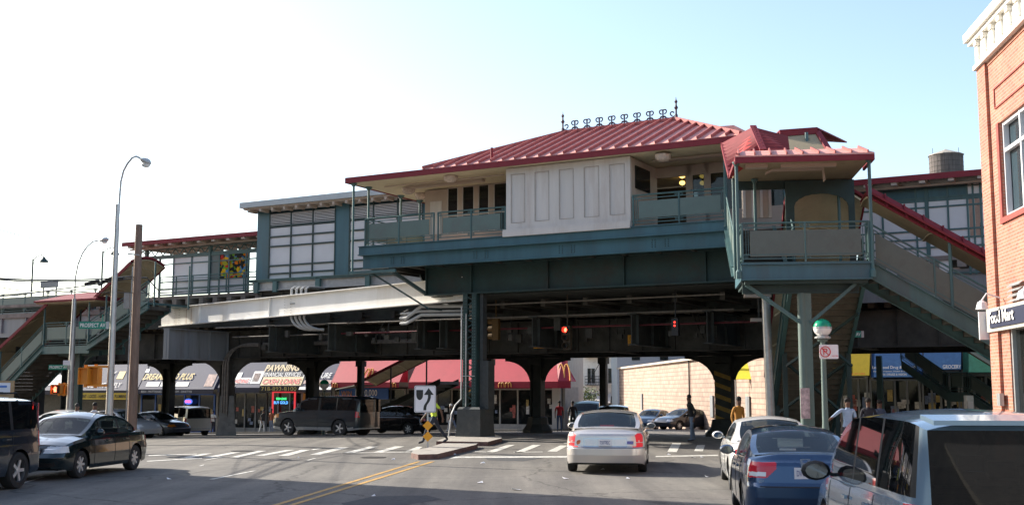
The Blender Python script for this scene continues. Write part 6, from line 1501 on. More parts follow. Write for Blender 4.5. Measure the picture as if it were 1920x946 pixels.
    mats = {'body': P, 'dark_cabin_lid': BLACK}
    for nm, m_, f in parts: mats[nm] = m_
    body = None
    order = ['body']+[k for k in groups if k != 'body']
    for nm in order:
        mb = MB()
        for q in groups[nm]: mb.add(q, [(0, 1, 2, 3)])
        o = mb.build(nm, mats[nm], root, smooth=True, weld=True)
        if nm == 'body': body = o
    # cabin
    cb = S['cab']; zbelt = lambda y: smooth_pl(belt, y, .06)
    yA0, yA1, yC1, yC0 = cb[0][0], cb[1][0], cb[2][0], cb[3][0]; roof = sorted([(a, b_) for a, b_ in S['roofline']])
    wr = S.get('wr', .60)*Wd/2*2*.5*2 if False else S.get('wr', .70)*Wd/2; cg = {}; Ms, Mt = 8, 8
    yl = []; y = yC0
    while y < yA0: yl.append(y); y += .05*max(res, .8)
    yl.append(yA0); sc = []
    for y in yl:
        zt = smooth_pl(roof, y, .10); z0 = zbelt(y)-.03; zt = max(zt, z0+.005); w0 = halfw(y)*wbf*.985; fr = min(1, (zt-z0)/(H-z0)); fcv = fr
        endt = min(1, max(0, (y-yC0)/.55), 1); endf = min(1, (yA0-y)/.55); pin = 1-S.get('pin', .10)*((1-endt)**2+(1-endf)**2)
        half = []
        zc = zt-.075*fr-.01
        for k in range(Ms+1):
            u = k/Ms; z_ = z0+(zc-z0)*u; f2 = (z_-z0)/(H-z0); half.append(((w0+(wr-w0)*max(0, f2)**1.15)*(pin if True else 1), z_))
        xs, zz_ = half[-1]
        for j in range(1, Mt+1): s = j/Mt; half.append((xs*(1-s), zz_+(zt-zz_)*math.sin(math.pi/2*s)**.75))
        sc.append([(-x, y, z_) for x, z_ in half]+[(x, y, z_) for x, z_ in reversed(half[:-1])])
    n = len(sc[0]); wins = S['wins']
    def cls_cab(j, x, y, z_):
        top = Ms <= j < n-1-Ms; inn = Ms+S.get('edge', 1) <= j < n-1-Ms-S.get('edge', 1); zt = smooth_pl(roof, y, .05); hb = zbelt(y)
        if top:
            if y > yA1+.04 and y < yA0-.05 and inn: return 'windshield'
            if y < yC1-.03 and y > yC0+.06 and inn and z_ > hb+.015: return 'rear_window'
            return 'roof'
        if z_ < hb+.025 or z_ > zt-.125: return 'roof'
        for a, b_ in wins:
            if a < y < b_: return 'side_window'
        if wins[0][0]-.08 < y < wins[-1][1]+.06 and S.get('bp', True): return 'pillar'
        return 'roof'
    for i in range(len(sc)-1):
        for j in range(n-1):
            q = (sc[i][j], sc[i][j+1], sc[i+1][j+1], sc[i+1][j]); c = [sum(p[k] for p in q)/4 for k in range(3)]; cg.setdefault(cls_cab(j, *c), []).append(q)
    if S.get('box_rear'):
        zt = H; sec = sc[0]; rows = []
        for k in range(Ms+1): xk, z_ = sec[n-1-k][0], sec[n-1-k][2]; rows.append([(-xk+2*xk*i/16, yC0-.05*(1-(2*i/16-1)**2)-.0, z_) for i in range(17)])
        topr = [(sec[Ms+j][0], yC0-.0, sec[Ms+j][2]) for j in range(0, 17)]
        for k in range(Ms):
            for i in range(16):
                q = (rows[k][i], rows[k][i+1], rows[k+1][i+1], rows[k+1][i]); cx_ = (q[0][0]+q[1][0])/2; cz_ = (q[0][2]+q[2][2])/2
                cg.setdefault('rear_window' if (abs(cx_) < wr*1.02 and k < Ms) else 'roof', []).append(q)
        for i in range(16): cg['roof'].append((rows[Ms][i], rows[Ms][i+1], topr[i+1], topr[i]))
    gm = S.get('glass', CGL)
    for nm, qs in cg.items():
        mb = MB()
        for q in qs: mb.add(q, [(0, 1, 2, 3)])
        mb.build(nm, {'roof': P, 'pillar': SEAM}.get(nm, gm if nm != 'rear_window' else S.get('rglass', gm)), root, smooth=True, weld=True)
    # underside, wheels
    mb = MB(); mb.box(-Wd/2+.16, Wd/2-.16, -hl+.25, hl-.25, gc+.02, r+.34); mb.build('underbody', SEAM, root)
    me, me2 = wheel_mesh(r, S.get('tw', .21), S.get('spokes', 7))
    for sx_ in (-1, 1):
        for yw in (yr, yf_):
            o = bpy.data.objects.new('wheel', me); C.objects.link(o); o.parent = root; o.location = (sx_*(Wd/2-.135), yw, r); o.rotation_euler = (0, 0, 0 if sx_ > 0 else math.pi)
            o2 = bpy.data.objects.new('rim', me2); C.objects.link(o2); o2.parent = o
    # seams and handles
    mb = MB()
    for ydr in S.get('seams', []):
        for sx_ in (-1, 1):
            pts = []; 
            for k in range(9):
                z_ = max(gc+.1, zb(ydr)+.03)+(zbelt(ydr)-max(gc+.1, zb(ydr)+.03)-.02)*k/8; uu = (z_-gc)/(zbelt(ydr)-gc); pts.append(V(sx_*(halfw(ydr)*prof(uu)+.001), ydr, z_))
            mb.tube(pts, .005, 4)
    if S.get('seams'): mb.build('door_gap', SEAM, body)
    for ydr in S.get('handles', []):
        for sx_ in (-1, 1):
            z_ = zbelt(ydr)-.13; mb = MB(); mb.box(sx_*(halfw(ydr)*.985+.0), sx_*(halfw(ydr)*.985+.03), ydr-.09, ydr+.09, z_-.015, z_+.018); mb.build('door_handle', P, body)
    ym = S.get('mirror')
    if ym is not None:
        ms = S.get('ms', 1.0)
        for sx_ in (-1, 1):
            x0 = sx_*(halfw(ym)*wbf-.02); zc = zbelt(ym)+.09; mb = MB(); prf = [(0, -.07), (.06, -.065), (.085, -.02), (.085, .03), (.05, .07), (0, .085)]
            mb.lathe((x0+sx_*.15, ym, zc), [(p_[0]*1.15+.0001, p_[1]) for p_ in prf], 12, 'y'); mb.v = [((x_-(x0+sx_*.15))*1.25*ms+x0+sx_*.15*ms, y_, (z_-zc)*.85*ms+zc) for x_, y_, z_ in mb.v]; mb.bar((x0, ym, zc-.05), (x0+sx_*.09, ym, zc-.02), .05, .04)
            m_ = mb.build('mirror', S.get('mirm', P), root, smooth=True); mb = MB(); mb.lathe((x0+sx_*.15, ym-.073, zc), [(0, 0), (.078, 0), (.078, .005)], 12, 'y'); mb.v = [((x_-(x0+sx_*.15))*1.2*ms+x0+sx_*.15*ms, y_, (z_-zc)*.8*ms+zc) for x_, y_, z_ in mb.v]; mb.build('mirror_glass', mat('mirror glass', (.22, .24, .26), .06, 1.0, var=0), m_)
    mb = MB(); zs = max(zbelt(0), .8); 
    for yy in S.get('seats', [(-.95), (.05)]):
        for x in (-.38, .38): mb.box(x-.24, x+.24, yy-.08, yy+.06, zs-.1, zs+.12); mb.box(x-.13, x+.13, yy-.05, yy+.05, zs+.14, zs+.30)
    mb.build('seats', SEAT, root)
    if S.get('plate') is not None:
        txt, yy, zz_, m2 = S['plate']; mb = MB(); mb.box(-.155, .155, yy-.012, yy, zz_-.08, zz_+.08); p_ = mb.build('licence_plate', PLATE, root)
        text(txt, (-.12, yy-.015, zz_-.04), (1, 0, 0), (0, 0, 1), .24, .08, mat('plate blue', (.03, .05, .2), .5, var=0), p_, depth=.002)
    return root
def paint(nm, c, metal=.35, rough=.28): return mat(nm, c, rough, metal, var=.02, scale=1, coat=1.0)
def tl(x0, x1, z0, z1, y): return lambda x, yy, z_: yy < y and x0 < abs(x) < x1 and z0 < z_ < z1
def hd(x0, x1, z0, z1, y): return lambda x, yy, z_: yy > y and x0 < abs(x) < x1 and z0 < z_ < z1
SED = dict(L=4.6, W=1.76, H=1.45, r=.31, yr=-1.38, yf=1.32, deck=[(-2.3, .93), (-2.22, .97), (-2.1, 1.0), (-1.5, 1.04), (-1.2, 1.0), (.9, .98), (1.1, .97), (1.9, .84), (2.2, .77), (2.3, .71)],
           belt=[(-2.3, .89), (-2.22, .91), (-1.9, .94), (1.0, .92), (1.9, .80), (2.2, .73), (2.3, .67)], cab=[(1.15, 0), (.42, 0), (-.75, 0), (-1.62, 0)],
           roofline=[(1.15, .95), (.45, 1.36), (.1, 1.44), (-.35, 1.45), (-.8, 1.40), (-1.62, 1.0)], wins=[(-1.15, -.62), (-.55, .28), (.33, .85)], seams=[-1.0, -.25, .75], handles=[-.85, .05], mirror=.72,
           rlean=[(.3, .05), (.45, 0), (.60, 0), (.66, .05), (.9, .10), (.98, .15)], flean=[(.3, .05), (.5, 0), (.7, .2)], seats=[-.75, .15])
def spec(base, **k): d = dict(base); d.update(k); return d
LICP = 'BLK 4716'
# silver limousine-like sedan, stopped, seen from behind
sil = paint('warm silver paint', (.62, .58, .54), .4, .3)
LTC = spec(SED, L=5.4, W=1.98, H=1.49, r=.335, yr=-1.55, yf=1.45, paint=sil, deck=[(-2.7, .99), (-2.62, 1.02), (-2.45, 1.05), (-1.9, 1.08), (-1.2, 1.04), (1.0, 1.0), (1.2, .99), (2.3, .88), (2.6, .78), (2.7, .6)],
           belt=[(-2.7, .94), (-2.62, .96), (-2.3, .98), (1.1, .95), (2.3, .82), (2.6, .72), (2.7, .56)], cab=[(1.25, 0), (.5, 0), (-1.05, 0), (-1.95, 0)],
           roofline=[(1.25, .98), (.5, 1.40), (.1, 1.48), (-.5, 1.49), (-1.1, 1.44), (-1.95, 1.06)], wins=[(-1.4, -.78), (-.7, .3), (.36, .95)], seams=[-1.2, -.2, .85], handles=[-1.0, .0], mirror=.8, tap=.10, rc=.32, rgw=.92,
           rlean=[(.25, .08), (.45, 0), (.60, 0), (.66, .07), (.9, .10), (1.0, .17)], wr=.68, seats=[-1.0, .15], K=22, bow=.14,
           parts=[('brake_lamp', TAILO, lambda x, y, z: y < -2.35 and .69 < abs(x) < .885 and .64 < z < .96-max(0, (.76-abs(x)))*.8 and not (.785 < abs(x) < .80 and z < .80) and not (.74 < z < .755)),
                  ('chrome_trim', CHROME, lambda x, y, z: y < -2.4 and abs(x) < .52 and .64 < z < .85 and not (abs(x) < .49 and .67 < z < .82)),
                  ('reverse_lamp', CLEAR, lambda x, y, z: y < -2.4 and .24 < abs(x) < .44 and .69 < z < .81),
                  ('bumper_gap', SEAM, lambda x, y, z: y < -2.3 and .615 < z < .632)])
Xc, Yc = 2.55, 30.15
TC = car('silver_sedan', 'large silver sedan with brake lights on waiting at the crossing', 'car', Xc, Yc, R(-7.5), spec(LTC, plate=('T507782C', -2.63, .745, 0)), res=.5)
mb = MB(); mb.box(-.17, .17, -1.62, -1.55, 1.09, 1.13); mb.build('high_brake_lamp', TAILO, TC)
mb = MB(); mb.lathe((-.62, -2.55, .74), [(0, -.03), (.065, -.02), (.065, .01)], 14, 'y'); mb.build('round_sticker', mat('sticker orange', (.6, .15, .05), .5, var=.4, scale=30), TC)
mb = MB(); mb.box(.52, .67, -2.6, -2.565, .71, .78); mb.build('sticker', mat('sticker blue', (.15, .15, .4), .5, var=.6, scale=30), TC)
# blue sedan, parked right
blu = paint('blue metallic paint', (.026, .066, .14), .5, .25)
CV = spec(SED, L=4.5, W=1.75, H=1.435, paint=blu, cab=[(1.45, 0), (.55, 0), (-.85, 0), (-1.78, 0)], roofline=[(1.45, .96), (.5, 1.38), (.1, 1.435), (-.4, 1.43), (-.9, 1.37), (-1.78, 1.05)],
          deck=[(-2.25, 1.0), (-2.18, 1.04), (-2.1, 1.06), (-1.6, 1.08), (-1.2, 1.02), (.9, .97), (1.4, .94), (2.0, .78), (2.25, .6)], belt=[(-2.25, .94), (-2.18, .96), (-1.9, 1.0), (0, .93), (1.2, .88), (2.0, .74), (2.25, .56)],
          wins=[(-1.2, -.62), (-.55, .35), (.42, 1.0)], mirror=.95, seams=[-1.05, -.15, .95], K=20, rgw=.9, wr=.66, tap=.1, rc=.3, spokes=5,
          parts=[('tail_lamp', TAILR, lambda x, y, z: y < -1.95 and abs(x) > .40+max(0, .86-z)*1.1 and .73 < z < .95 and not (.58 < abs(x) < .78 and .75 < z < .81) and not (.60 < abs(x) < .612)),
                 ('reverse_lamp', CLEAR, lambda x, y, z: y < -1.95 and .58 < abs(x) < .78 and .75 < z < .81), ('trunk_gap', SEAM, lambda x, y, z: y < -2.0 and abs(x) < .66 and .60 < z < .615),
                 ('lower_bumper', SEAM, lambda x, y, z: y < -1.9 and z < .3)])
X0, Y0 = 4.50, 18.9
CVO = car('blue_sedan', 'dark blue sedan parked between the white car and the silver minivan', 'car', X0, Y0, R(-7.5), spec(CV, plate=('DVY 2186', -2.175, .80, 0)), res=.5)
text("CIVIC", (-.66, -2.14, .66), (1, 0, 0), (0, 0, 1), .2, .035, CHROME, CVO, name='badge'); mb = MB()
for p_, q_ in (((-.05, .99), (-.035, .9)), ((.05, .99), (.035, .9)), ((-.04, .945), (.04, .945)), ((-.065, 1.0), (.065, 1.0)), ((-.05, .885), (.05, .885)), ((-.065, 1.0), (-.05, .885)), ((.065, 1.0), (.05, .885))): mb.bar((p_[0], -2.215, p_[1]), (q_[0], -2.215, q_[1]), .012, .012)
mb.build('emblem', CHROME, CVO)
# white coupe ahead of it
wht = paint('white paint', (.72, .71, .68), 0, .3)
WCP = spec(SED, L=4.5, W=1.8, H=1.40, paint=wht, wins=[(-1.0, -.35), (-.28, .8)], seams=[-.45, .8], handles=[-.25], K=18, wr=.66,
           parts=[('tail_lamp', TAILR, lambda x, y, z: y < -2.05 and .52 < abs(x) < .9 and .68 < z < .84), ('bumper_gap', SEAM, lambda x, y, z: y < -2.1 and .60 < z < .615)])
car('white_car', 'white two door car parked in front of the blue sedan with its mirror out', 'car', 5.38, 24.6, R(-7.0), WCP, res=.6)
# silver blue minivan, nearest
mv = paint('silver blue paint', (.20, .30, .40), .45, .25)
VAN = dict(L=4.9, W=1.96, H=1.81, r=.335, yr=-1.5, yf=1.5, gc=.2, paint=mv, tum=.95, wr=.80, K=18, rc=.26, tap=.06,
           deck=[(-2.45, 1.05), (-2.4, 1.06), (-1.5, 1.06), (1.4, 1.02), (1.7, 1.0), (2.3, .82), (2.45, .62)], belt=[(-2.45, 1.02), (-2.4, 1.02), (-1.5, 1.02), (1.4, .98), (2.3, .78), (2.45, .6)],
           cab=[(1.75, 0), (.75, 0), (-2.36, 0), (-2.42, 0)], roofline=[(1.75, 1.0), (.8, 1.63), (.4, 1.76), (-.6, 1.81), (-2.0, 1.80), (-2.3, 1.77), (-2.42, 1.72)], box_rear=True,
           wins=[(-2.22, -1.12), (-1.05, .0), (.07, 1.25)], seams=[-1.1, .03, 1.2], handles=[-.9, .15], mirror=1.12, ms=1.35, mirm=SEAM, seats=[-1.6, -.7, .3], glass=CGD, rglass=CGD, pin=.05, bp=True, rgw=.9,
           parts=[('tail_lamp', TAILR, lambda x, y, z: y < -2.15 and abs(x) > .80 and .75 < z < 1.03), ('bumper_gap', SEAM, lambda x, y, z: y < -2.3 and .60 < z < .615)])
VO = car('silver_minivan', 'silver blue minivan with dark glass parked nearest the camera at right', 'minivan', 4.50, 12.2, R(-5.5), VAN, res=.5)

mb = MB(); mb.slab([V(-.78, -2.36, 1.745), V(.78, -2.36, 1.745), V(.72, -2.56, 1.70), V(-.72, -2.56, 1.70)], V(0, 0, .04)); mb.build('spoiler', mv, VO, smooth=False)
# dark green sedan, parked left, facing the camera
grn = paint('black green paint', (.006, .016, .018), .3, .14)
VW = spec(SED, L=4.67, W=1.75, H=1.46, paint=grn, K=18, wins=[(-1.25, -.62), (-.55, .3), (.36, .9)], roofline=[(1.15, .95), (.4, 1.38), (.0, 1.46), (-.5, 1.45), (-1.0, 1.35), (-1.62, 1.04)], tap=.09, rc=.3,
          parts=[('headlamp', CLEAR, lambda x, y, z: y > 1.85 and .42 < abs(x) < .84 and .60 < z < .74), ('indicator', AMBER, lambda x, y, z: y > 1.6 and abs(x) >= .70 and .60 < z < .73 and y > 1.85),
                 ('grille', SEAM, lambda x, y, z: y > 2.1 and abs(x) < .38 and .56 < z < .72), ('lower_intake', SEAM, lambda x, y, z: y > 2.1 and abs(x) < .7 and .3 < z < .4), ('tail_lamp', TAILR, lambda x, y, z: y < -2.1 and abs(x) > .5 and .68 < z < .86)])
VWO = car('dark_green_sedan', 'dark green sedan parked at left facing the camera with clear headlights', 'car', -10.45, 27.85, R(172.5), VW, res=.5)
mb = MB(); ring(mb, (0, 2.335, .66), .055, (1, 0, 0), (0, 0, 1), .008, 16); mb.bar((-.03, 2.335, .69), (0, 2.335, .62), .01); mb.bar((.03, 2.335, .69), (0, 2.335, .62), .01); mb.build('emblem', CHROME, VWO)
mb = MB(); mb.box(-.2, .2, 2.36, 2.375, .42, .55); mb.build('licence_plate', mat('plate dim', (.2, .22, .3), .5, var=0), VWO)
# dark blue sport utility at the left edge
SUV = dict(L=4.8, W=1.88, H=1.86, r=.37, yr=-1.4, yf=1.45, gc=.28, paint=paint('dark blue paint', (.012, .028, .05), .4, .2), tum=.96, wr=.82, K=16, rc=.2, tap=.05,
           deck=[(-2.4, 1.18), (-2.3, 1.18), (1.1, 1.16), (1.3, 1.15), (2.2, 1.02), (2.4, .8)], belt=[(-2.4, 1.13), (-2.3, 1.14), (1.1, 1.12), (2.2, .96), (2.4, .76)],
           cab=[(1.3, 0), (.7, 0), (-2.3, 0), (-2.36, 0)], roofline=[(1.3, 1.15), (.75, 1.72), (.4, 1.83), (-.6, 1.86), (-2.0, 1.84), (-2.36, 1.78)], box_rear=True, wins=[(-2.15, -1.2), (-1.1, -.3), (-.2, .85)],
           seams=[-1.15, -.25, .95], handles=[-.95, -.05], mirror=.85, seats=[-1.0, .1], glass=CGD, pin=.04, tw=.25, spokes=5,
           parts=[('tail_lamp', TAILR, lambda x, y, z: y < -2.15 and abs(x) > .78 and .85 < z < 1.15), ('headlamp', CLEAR, lambda x, y, z: y > 2.0 and .5 < abs(x) and .72 < z < .92), ('grille', SEAM, lambda x, y, z: y > 2.1 and abs(x) < .45 and .72 < z < .92), ('bumper', GALV, lambda x, y, z: abs(y) > 2.2 and .4 < z < .5)])
S1 = car('dark_blue_suv', 'dark blue sport utility cut by the left edge of the picture, roof rails on top', 'suv', -11.1, 22.35, R(172.5), SUV)
mb = MB()
for x in (-.6, .6): mb.tube([V(x, -1.8, 1.84), V(x, -1.7, 1.92), V(x, .3, 1.92), V(x, .4, 1.84)], .02, 6)
for yy in (-1.2, -.2): mb.bar((-.6, yy, 1.93), (.6, yy, 1.93), .04, .03)
mb.build('roof_rack', SEAM, S1)
# cars under and beyond the viaduct
UF = R(-118.8); UB = R(61.2)
def px_place(px, py, off=0): return gp(px, py)
big = spec(SUV, L=5.2, H=1.88, W=2.0, r=.39, yr=-1.5, yf=1.55, deck=[(-2.6, 1.19), (-2.5, 1.2), (1.1, 1.2), (1.3, 1.2), (2.4, 1.08), (2.6, .85)], belt=[(-2.6, 1.15), (-2.5, 1.16), (1.1, 1.14), (2.4, 1.0), (2.6, .8)], paint=paint('teal blue paint', (.006, .018, .028), .2, .3),
           roofline=[(1.3, 1.2), (.75, 1.74), (.4, 1.85), (-.6, 1.88), (-2.2, 1.86), (-2.56, 1.78)], cab=[(1.3, 0), (.7, 0), (-2.5, 0), (-2.56, 0)], wins=[(-2.35, -1.35), (-1.25, -.35), (-.25, .85)],
           parts=[('tail_lamp', TAILR, lambda x, y, z: y < -2.35 and abs(x) > .82 and .9 < z < 1.2), ('headlamp', AMBER, lambda x, y, z: y > 2.1 and abs(x) > .6 and .82 < z < 1.0), ('grille', SEAM, lambda x, y, z: y > 2.3 and abs(x) < .55 and .75 < z < 1.0), ('lower_trim', GALV, lambda x, y, z: z < .42)])
x_, y_ = EP(*[on('E', 'y', 4.6, 612, 780).x, 4.6]); BS = car('blue_suv', 'large blue green sport utility crossing left under the viaduct', 'suv', x_, y_, UB, big, res=1.3); BS['category'] = 'suv'
dks = spec(SED, paint=paint('black paint', (.012, .012, .014), .3, .2), parts=[('tail_lamp', TAILR, lambda x, y, z: y < -2.1 and abs(x) > .5 and .68 < z < .86), ('headlamp', CLEAR, lambda x, y, z: y > 1.9 and abs(x) > .45 and .58 < z < .72)])
def at_v(v, px, py=790): q = on('E', 'y', v, px, py); return EP(q.x, v)
x_, y_ = at_v(9.5, 740); car('black_sedan', 'black sedan behind the large sport utility under the viaduct', 'car', x_, y_, UB, dks, res=1.6)
def sd(nm, c, **k): return spec(dks, paint=paint(nm, c, .3, .3), **k)
x_, y_ = at_v(-5, 120); car('white_car', 'white sedan crossing behind the dark green sedan at far left', 'car', x_, y_, UB, sd('white paint2', (.7, .69, .66)), res=1.6)
x_, y_ = at_v(10.5, 290); car('grey_sedan', 'dark grey sedan with amber lamp lit by the sun behind the wooden pole', 'car', x_, y_, UF, sd('grey paint', (.06, .07, .09), parts=[('headlamp', AMBER, lambda x, y, z: y > 1.9 and abs(x) > .45 and .58 < z < .72), ('tail_lamp', TAILR, lambda x, y, z: y < -2.1 and abs(x) > .5 and .68 < z < .86)]), res=1.6)
x_, y_ = at_v(2.0, 268); car('pale_sedan', 'pale silver car half hidden behind the dark green sedan and the wooden pole', 'car', x_-1.2, y_, UF, sd('pale paint', (.42, .43, .43)), res=1.6)
x_, y_ = at_v(15.0, 345); car('white_suv', 'white sport utility seen from behind beneath the bedding shop awning', 'suv', x_, y_, R(38), spec(SUV, paint=paint('cream paint', (.6, .57, .5), 0, .35), H=1.8), res=1.6)
x_, y_ = at_v(12.5, 85); car('silver_blue_car', 'silver blue car beyond the white sedan at far left', 'car', x_, y_, UB, sd('silver2', (.2, .26, .32)), res=1.6)
x_, y_ = at_v(16, 236); car('dark_parked_car', 'dark car parked behind the wooden pole near the hardware shop', 'car', x_, y_, UF, sd('dk', (.02, .025, .03)), res=1.6)
X, Y = (1238-960)/F*83, 83; car('blue_black_sedan', 'blue black sedan parked beside the cream garage wall', 'car', X-.6, Y, R(150), sd('bb', (.03, .06, .1)), res=1.6)
X, Y = (1290-960)/F*78, 78; car('black_hatchback', 'black car with chrome sill parked nearer along the cream garage wall', 'car', X-.3, Y, R(125), sd('bk2', (.015, .02, .03)), res=1.6)
X, Y = (1150-960)/F*57, 57; car('blue_car', 'dark car roof just showing ahead of the silver sedan', 'car', X, Y, R(-7.5), sd('db', (.02, .04, .07), H=1.6), res=1.6)
X, Y = (1100-960)/F*72, 72; car('green_suv', 'dark green sport utility parked by the restaurant corner', 'suv', X, Y, R(170), spec(SUV, paint=paint('green paint', (.02, .05, .05), .3, .3)), res=1.6)

# ================================================================== people
def person(label, X, Y, face, h=1.75, pose='stand', shirt=(.5, .5, .5), trousers=(.04, .05, .09), skin=SKIN, hair=True, g=None, cap=None, seed=0, sleeves=False, stride=.0):
    """one continuous skinned figure in metres, local -y is the way it faces"""
    g = gz(X, Y) if g is None else g; s = h/1.75
    root = thing('person', label, 'person', None, (X, Y, g), face)
    st = stride; lean = .03 if st else 0
    J = {'pel': (0, 0, .95), 'wai': (0, -.01-lean, 1.08), 'che': (0, -.02-lean*2, 1.30), 'nek': (0, -.03-lean*2, 1.47), 'hd0': (0, -.045-lean*2, 1.56), 'hd1': (0, -.05-lean*2, 1.66)}
    rad = {'pel': .145, 'wai': .125, 'che': .15, 'nek': .058, 'hd0': .078, 'hd1': .088}
    E_ = [('pel', 'wai'), ('wai', 'che'), ('che', 'nek'), ('nek', 'hd0'), ('hd0', 'hd1')]
    for k, sx_ in (('l', 1), ('r', -1)):
        f = st*sx_
        J.update({k+'hip': (sx_*.09, 0, .90), k+'kne': (sx_*.10, -f*.45-abs(f)*.08, .50+abs(f)*.02), k+'ank': (sx_*.10, -f*.85+.04, .085+(.10*abs(f) if f < 0 else 0)), k+'toe': (sx_*.115, -f*.85-.13, .035+(.0 if f >= 0 else .02)),
                  k+'sho': (sx_*.175, -.02-lean*2, 1.41)})
        rad.update({k+'hip': .095, k+'kne': .062, k+'ank': .045, k+'toe': .035, k+'sho': .062})
        if pose == 'fold': el, wr_, fn = (sx_*.26, -.02, 1.15), (sx_*.10, -.24, 1.16), (sx_*.02, -.27, 1.18)
        elif pose == 'out' and sx_ < 0: el, wr_, fn = (sx_*.40, -.08, 1.25), (sx_*.60, -.14, 1.10), (sx_*.68, -.16, 1.07)
        elif pose == 'point' and sx_ > 0: el, wr_, fn = (sx_*.32, -.12, 1.20), (sx_*.40, -.34, 1.28), (sx_*.42, -.42, 1.30)
        else: el, wr_, fn = (sx_*.245, .03+f*.25, 1.12), (sx_*.25, -.06+f*.5, .88), (sx_*.245, -.08+f*.55, .80)
        J.update({k+'elb': el, k+'wri': wr_, k+'han': fn}); rad.update({k+'elb': .043, k+'wri': .03, k+'han': .032})
        E_ += [('pel', k+'hip'), (k+'hip', k+'kne'), (k+'kne', k+'ank'), (k+'ank', k+'toe'), ('che', k+'sho'), (k+'sho', k+'elb'), (k+'elb', k+'wri'), (k+'wri', k+'han')]
        hv = (Vector(fn)-Vector(wr_)).normalized(); ac = hv.cross(V(1, 0, 0) if abs(hv.x) < .8 else V(0, 0, 1)).normalized()
        for i, (o_, ln) in enumerate(((-.03, .07), (-.01, .085), (.01, .08), (.03, .06))):
            n1, n2 = '%sf%d' % (k, i), '%sg%d' % (k, i); J[n1] = tuple(Vector(fn)+ac*o_+hv*ln*.5); J[n2] = tuple(Vector(fn)+ac*o_+hv*ln+V(0, -.012, 0)); rad[n1] = .0095; rad[n2] = .008; E_ += [(k+'han', n1), (n1, n2)]
        J[k+'t1'] = tuple(Vector(wr_)+(Vector(fn)-Vector(wr_))*.5-ac*.045); J[k+'t2'] = tuple(Vector(J[k+'t1'])+hv*.04); rad[k+'t1'] = .011; rad[k+'t2'] = .009; E_ += [(k+'wri', k+'t1'), (k+'t1', k+'t2')]
    names = list(J); me = bpy.data.meshes.new('body'); me.from_pydata([J[n] for n in names], [(names.index(a), names.index(b_)) for a, b_ in E_], [])
    ob = bpy.data.objects.new('body', me); C.objects.link(ob); ob.modifiers.new('skin', 'SKIN'); 
    for i, n in enumerate(names): d = me.skin_vertices[0].data[i]; d.radius = (rad[n], rad[n]*(.72 if n in ('pel', 'wai', 'che') else 1)); d.use_root = (n == 'pel')
    sb = ob.modifiers.new('sub', 'SUBSURF'); sb.levels = 2; bpy.context.view_layer.update()
    m2 = bpy.data.meshes.new_from_object(ob.evaluated_get(bpy.context.evaluated_depsgraph_get())); bpy.data.objects.remove(ob)
    b = bmesh.new(); b.from_mesh(m2)
    hc = Vector(J['hd1'])
    for v_ in b.verts:   # face: nose, brow, chin
        q = v_.co-hc
        if v_.co.z > 1.5 and q.y < -.05 and abs(q.x) < .02 and -.06 < q.z < .0: v_.co.y -= .018
    for v_ in b.verts: v_.co *= s
    b.to_mesh(m2); b.free()
    m2.materials.clear(); mt = [skin, mat('cloth %s' % str(shirt), shirt, .85, var=.12, scale=8), mat('trouser %s' % str(trousers), trousers, .85, var=.15, scale=8), mat('shoe', (.03, .025, .025), .6, var=0)]
    for m_ in mt: m2.materials.append(m_)
    for p_ in m2.polygons:
        c = p_.center/s; p_.use_smooth = True
        if c.z > 1.475: i = 0
        elif c.z < .07 or (c.z < .11 and st == 0): i = 3
        elif abs(c.x) > .19 or (pose in ('fold',) and c.y < -.15) or (pose == 'point' and c.y < -.2): i = 1 if (sleeves and c.z > .93 and pose == 'stand') or c.z > 1.2 or (sleeves and not c.z < .9) else (0 if c.z > .7 else 2)
        elif c.z > .93: i = 1
        else: i = 2
        p_.material_index = i
    bo = bpy.data.objects.new('body', m2); C.objects.link(bo); bo.parent = root
    hb = Vector(J['hd1'])*s
    for sx_ in (-1, 1):
        mb = MB(); mb.lathe(hb+V(sx_*.028, -.083, -.012)*s, [(0, -.006), (.007, -.004), (.008, .004)], 8, 'y'); mb.build('eye', BLACK, root)
        mb = MB(); mb.lathe(hb+V(sx_*.083, .0, -.03)*s, [(.0, -.012), (.02, -.008), (.022, .006), (0, .01)], 8, 'x'); mb.build('ear', skin, root)
    mb = MB(); mb.box(hb.x-.02, hb.x+.02, hb.y-.088*s, hb.y-.08*s, hb.z-.062*s, hb.z-.055*s); mb.build('mouth', mat('lips', (.2, .06, .05), .6, var=0), root)
    if hair:
        mb = MB(); c = hb+V(0, .012, .012)*s; R0 = .094*s; mb.lathe(c, [(R0*math.cos(a_), R0*math.sin(a_)*1.08) for a_ in [-.35+1.9*k/8 for k in range(9)]], 14); mb.v = [(x, y+(.02 if y < c.y-.05 and z < c.z+.02 else 0), z) for x, y, z in mb.v]
        mb.build('hair' if not cap else 'cap', HAIR if not cap else mat('cap %s' % str(cap), cap, .8), root, smooth=True)
    return root
def pp(px, py): return gp(px, py)
